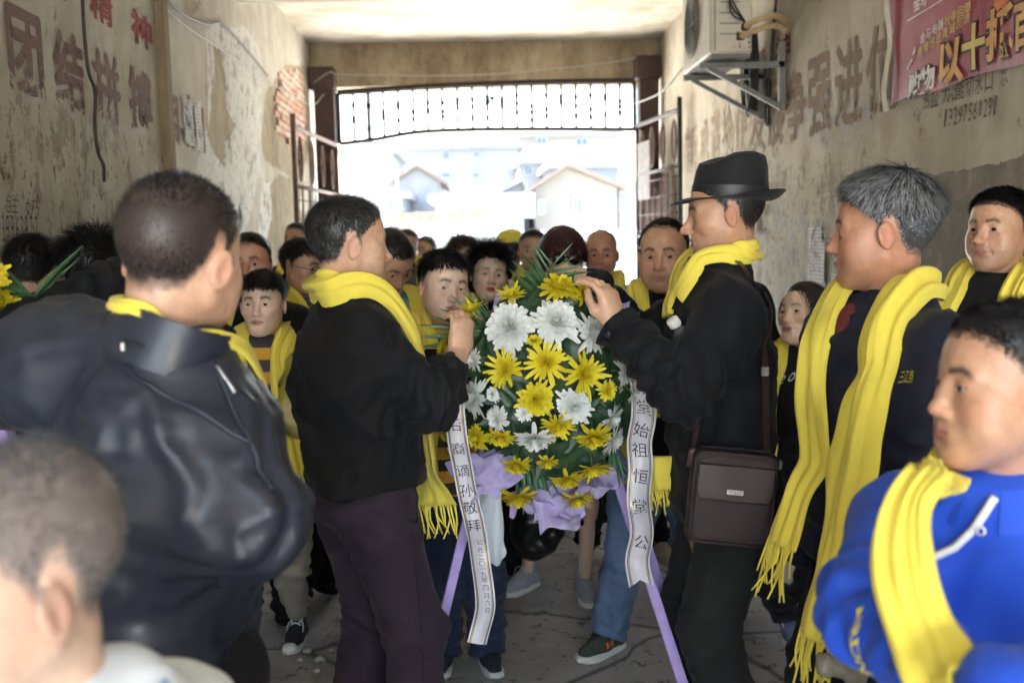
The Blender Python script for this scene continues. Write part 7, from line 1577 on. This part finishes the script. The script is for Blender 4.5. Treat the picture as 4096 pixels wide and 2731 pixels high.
# women in the middle
p, T = crowd('woman with short permed dark hair and red lips', 489, 274, 4.5, 186, 'black_cloth', 'jacket', hy=190, roll=-8, pitch=2, hs=.98, h=1.56, woman=True, tone='fair', lip=(.60, .06, .06), brow=.8, openm=.4, vox=.0040, style='woman', haircol=(.022, .012, .012), hair=[dict(n=6000, ltop=.065, lside=.055, lift=.55, grav=.2, curl=.55, seed=51, jitter=.4)], shell=.026, seed=51, sc_w=.09, look=(.2, 0))
sk_f = {1: G(1212, 1360), -1: G(1348, 1385)}
p, T = crowd('woman in large sunglasses and black skirt behind the palm leaves', 563, 257, 4.2, 184, 'black_cloth', 'sweater', hs=.99, h=1.60, woman=True, tone='fair', vox=.0040, style='woman', haircol=(.050, .014, .016), hair=[dict(n=6000, ltop=.10, lside=.10, lift=.22, grav=.7, seed=53, jitter=.2, curl=.12)], shell=.020, seed=53, sc_w=.09, sc_l=(.55, .86), legs_on=False,
    arms={1: (at(545, 500, 4.0), (-.5, .5, -.5))}, feet={1: (sk_f[1][0], sk_f[1][1] + .05), -1: (sk_f[-1][0], sk_f[-1][1] + .08)}, toes={1: (-.75, -.8, 0), -1: (.05, -1, 0)}, shoes={1: 'sneaker', -1: 'sneaker'}, bare=lambda p: [(p.kn[k], p.an[k] + (p.kn[k] - p.an[k]) * .5, .034, .034) for k in (-1, 1)] + [(p.an[k] + (p.kn[k] - p.an[k]) * .5, p.an[k] + np.array((0, 0, -.02)), .034, .024) for k in (-1, 1)])
s = SDF(); s.u(rc(p.pelvis + (0, 0, .08), p.pelvis - (0, 0, .40), .15, .185, (p.fwd, 1.15))); V, F = polygonize(s, .016, s.lo, (s.hi[0], s.hi[1], s.hi[2])); V[:, 2] = np.maximum(V[:, 2], p.pelvis[2] - .46 + .03 * np.sin(np.arctan2(V[:, 1] - p.pelvis[1], V[:, 0] - p.pelvis[0]) * 3)); N = vnormals(V, F); an = np.arctan2(V[:, 1] - p.pelvis[1], V[:, 0] - p.pelvis[0]); V = V + N * (np.sin(an * 9 + V[:, 2] * 4) * .012 * np.clip((p.pelvis[2] - V[:, 2]) / .3, 0, 1))[:, None]; mk('skirt', V, F, 'black_cloth', T)
mat('lens_dark', (.012, .012, .014), .06, .05, 10); gz = MB()
for k in (-1, 1): gz.lathe([(0, .004), (.020, .002), (.027, -.002)], p.head + p.HM @ np.array((k * .034, .094, -.004)), 18, p.HM @ rotx(-math.pi / 2))
for k in (-1, 1): gz.bar(p.head + p.HM @ np.array((k * .060, .09, .004)), p.head + p.HM @ np.array((k * .080, -.01, .008)), .004, .008)
gz.bar(p.head + p.HM @ np.array((-.012, .096, .002)), p.head + p.HM @ np.array((.012, .096, .002)), .004, .006); gz.build('sunglasses', 'lens_dark', T, smooth=True)
# things she and the boy hold
cb_ = at(536, 528, 3.95); hb_ = thing('carrier_bag', 'black carrier bag hanging below the purple wrapping', 'bag', tuple(cb_ - (0, 0, .16))); s = SDF(); s.u(el(cb_, (.11, .07, .135))); s.u(rc(cb_ + (-.03, 0, .08), cb_ + (-.03, 0, .22), .05, .02), .05); V, F = polygonize(s, .012); V = V + vnormals(V, F) * (fbm(V * 16, 2)[:, None] * .03); mat('bag_black', (.006, .006, .007), .28, .2, 20, .4, 30, .008); mk('sack', V, F, 'bag_black', hb_); MB().tube(spline([cb_ + (-.03, 0, .2), cb_ + (-.02, -.03, .30), cb_ + (0, 0, .36)], 8), .008, 6).build('handle', 'bag_black', hb_, smooth=True)
wb = at(489, 520, 3.05); hw = thing('white_bag', 'folded white plastic bag hanging behind the lettered ribbon', 'bag', tuple(wb - (0, 0, .12))); s = SDF(); s.u(rc(wb + (-.005, 0, .12), wb - (-.01, 0, .10), .035, .045, ((0, 1, 0), 2.2))); V, F = polygonize(s, .008); V = V + vnormals(V, F) * (np.sin(V[:, 0] * 140 + 4 * vnoise(V * 9))[:, None] * .006); mk('sack', V, F, 'white_cotton', hw); MB().tube([wb + (-.005, 0, .14), wb + (-.005, .03, .24)], .006, 6).build('handle', 'white_cotton', hw, smooth=True)
fbg = G(1520, 1285); crowd('balding man in a pinkish shirt beside the gate post', 601, 254, 4.9, 170, 'pink_shirt', 'sweater', hs=1.02, h=1.60, tone='red', style='bald', hair=S_short(1500, .012, .010, seed=55), shell=.003, seed=55, sc_w=.09, sc_l=(.3, .3), look=(-.1, -.3), feet={-1: (fbg[0], fbg[1] + .05), 1: (fbg[0] - .35, fbg[1] + .1)}, toes={-1: (.2, -1, 0)}, shoes={-1: 'beige'}, stub=.2)
crowd('tall man with combed black hair behind the sunglasses woman', 533, 250, 5.7, 176, 'pink_shirt', 'sweater', hs=1.02, tone='tan', bvox=.018, vox=.005, hair=S_short(2500, .04, .012, lift=.2, comb=(.7, -.5, 0), seed=57), seed=57, sc_w=.10)
crowd('brown-haired woman mostly hidden behind the round-faced boy', 464, 259, 5.5, 200, 'black_cloth', 'jacket', hs=1.0, woman=True, tone='fair', bvox=.018, vox=.005, style='woman', haircol=(.055, .030, .018), hair=[dict(n=3000, ltop=.06, lside=.06, lift=.4, grav=.4, curl=.3, seed=59)], shell=.018, seed=59, sc_w=.09)
crowd('dark-haired man far back in the gateway looking ahead', 407, 246, 7.0, 184, 'grey_jacket', 'jacket', hs=1.02, tone='red', bvox=.02, vox=.006, hair=S_short(2000, .025, .012, seed=61), seed=61, sc_w=.10)
p, T = crowd('onlooker with a yellow scarf wrapped over the hair', 511, 250, 6.4, 10, 'black_cloth', 'jacket', hs=1.0, tone='tan', bvox=.02, vox=.006, hair=S_short(2000, .03, .02, seed=63), seed=63, sc_on=False)
s = SDF(); s.u(el(p.head + (0, 0, .06), (.098, .118, .075))); V, F = polygonize(s, .012); V = V + vnormals(V, F) * (fbm(V * 20, 2)[:, None] * .012); mk('head_scarf', V, F, 'scarf', T)
crowd('onlooker at the far back with a scarf over one shoulder', 425, 250, 8.2, 150, 'pink_shirt', 'sweater', hs=1.0, tone='tan', bvox=.024, vox=.007, hair=S_short(1200, .02, .01, seed=65), seed=65, sc_w=.12)
crowd('person in black hidden behind the hat man', 712, 241, 4.0, 128, 'black_cloth', 'jacket', hs=1.0, h=1.62, tone='mid', hair=S_short(2500, .03, .014, seed=67), seed=67, sc_on=False, wide=1.1)
# left edge: two bowed heads behind the leather jacket
crowd('messy-haired man bending behind the raised leather sleeve', 98, 277, 2.85, -20, 'black_cloth', 'jacket', hy=-15, pitch=-25, hs=1.04, h=1.62, tone='mid', vox=.004, hair=S_short(6000, .055, .025, lift=.5, seed=69, jitter=.45), shell=.012, seed=69, sc_on=False, group=None, arms={1: (at(20, 318, 2.45), (.3, -.2, 1))})
crowd('black-haired person bowing beside the second wreath', 36, 276, 3.1, -15, 'black_cloth', 'jacket', hy=-10, pitch=-28, hs=1.0, h=1.56, tone='mid', vox=.004, hair=S_short(6000, .035, .020, lift=.4, seed=71), shell=.008, seed=71, sc_on=False, group=None)
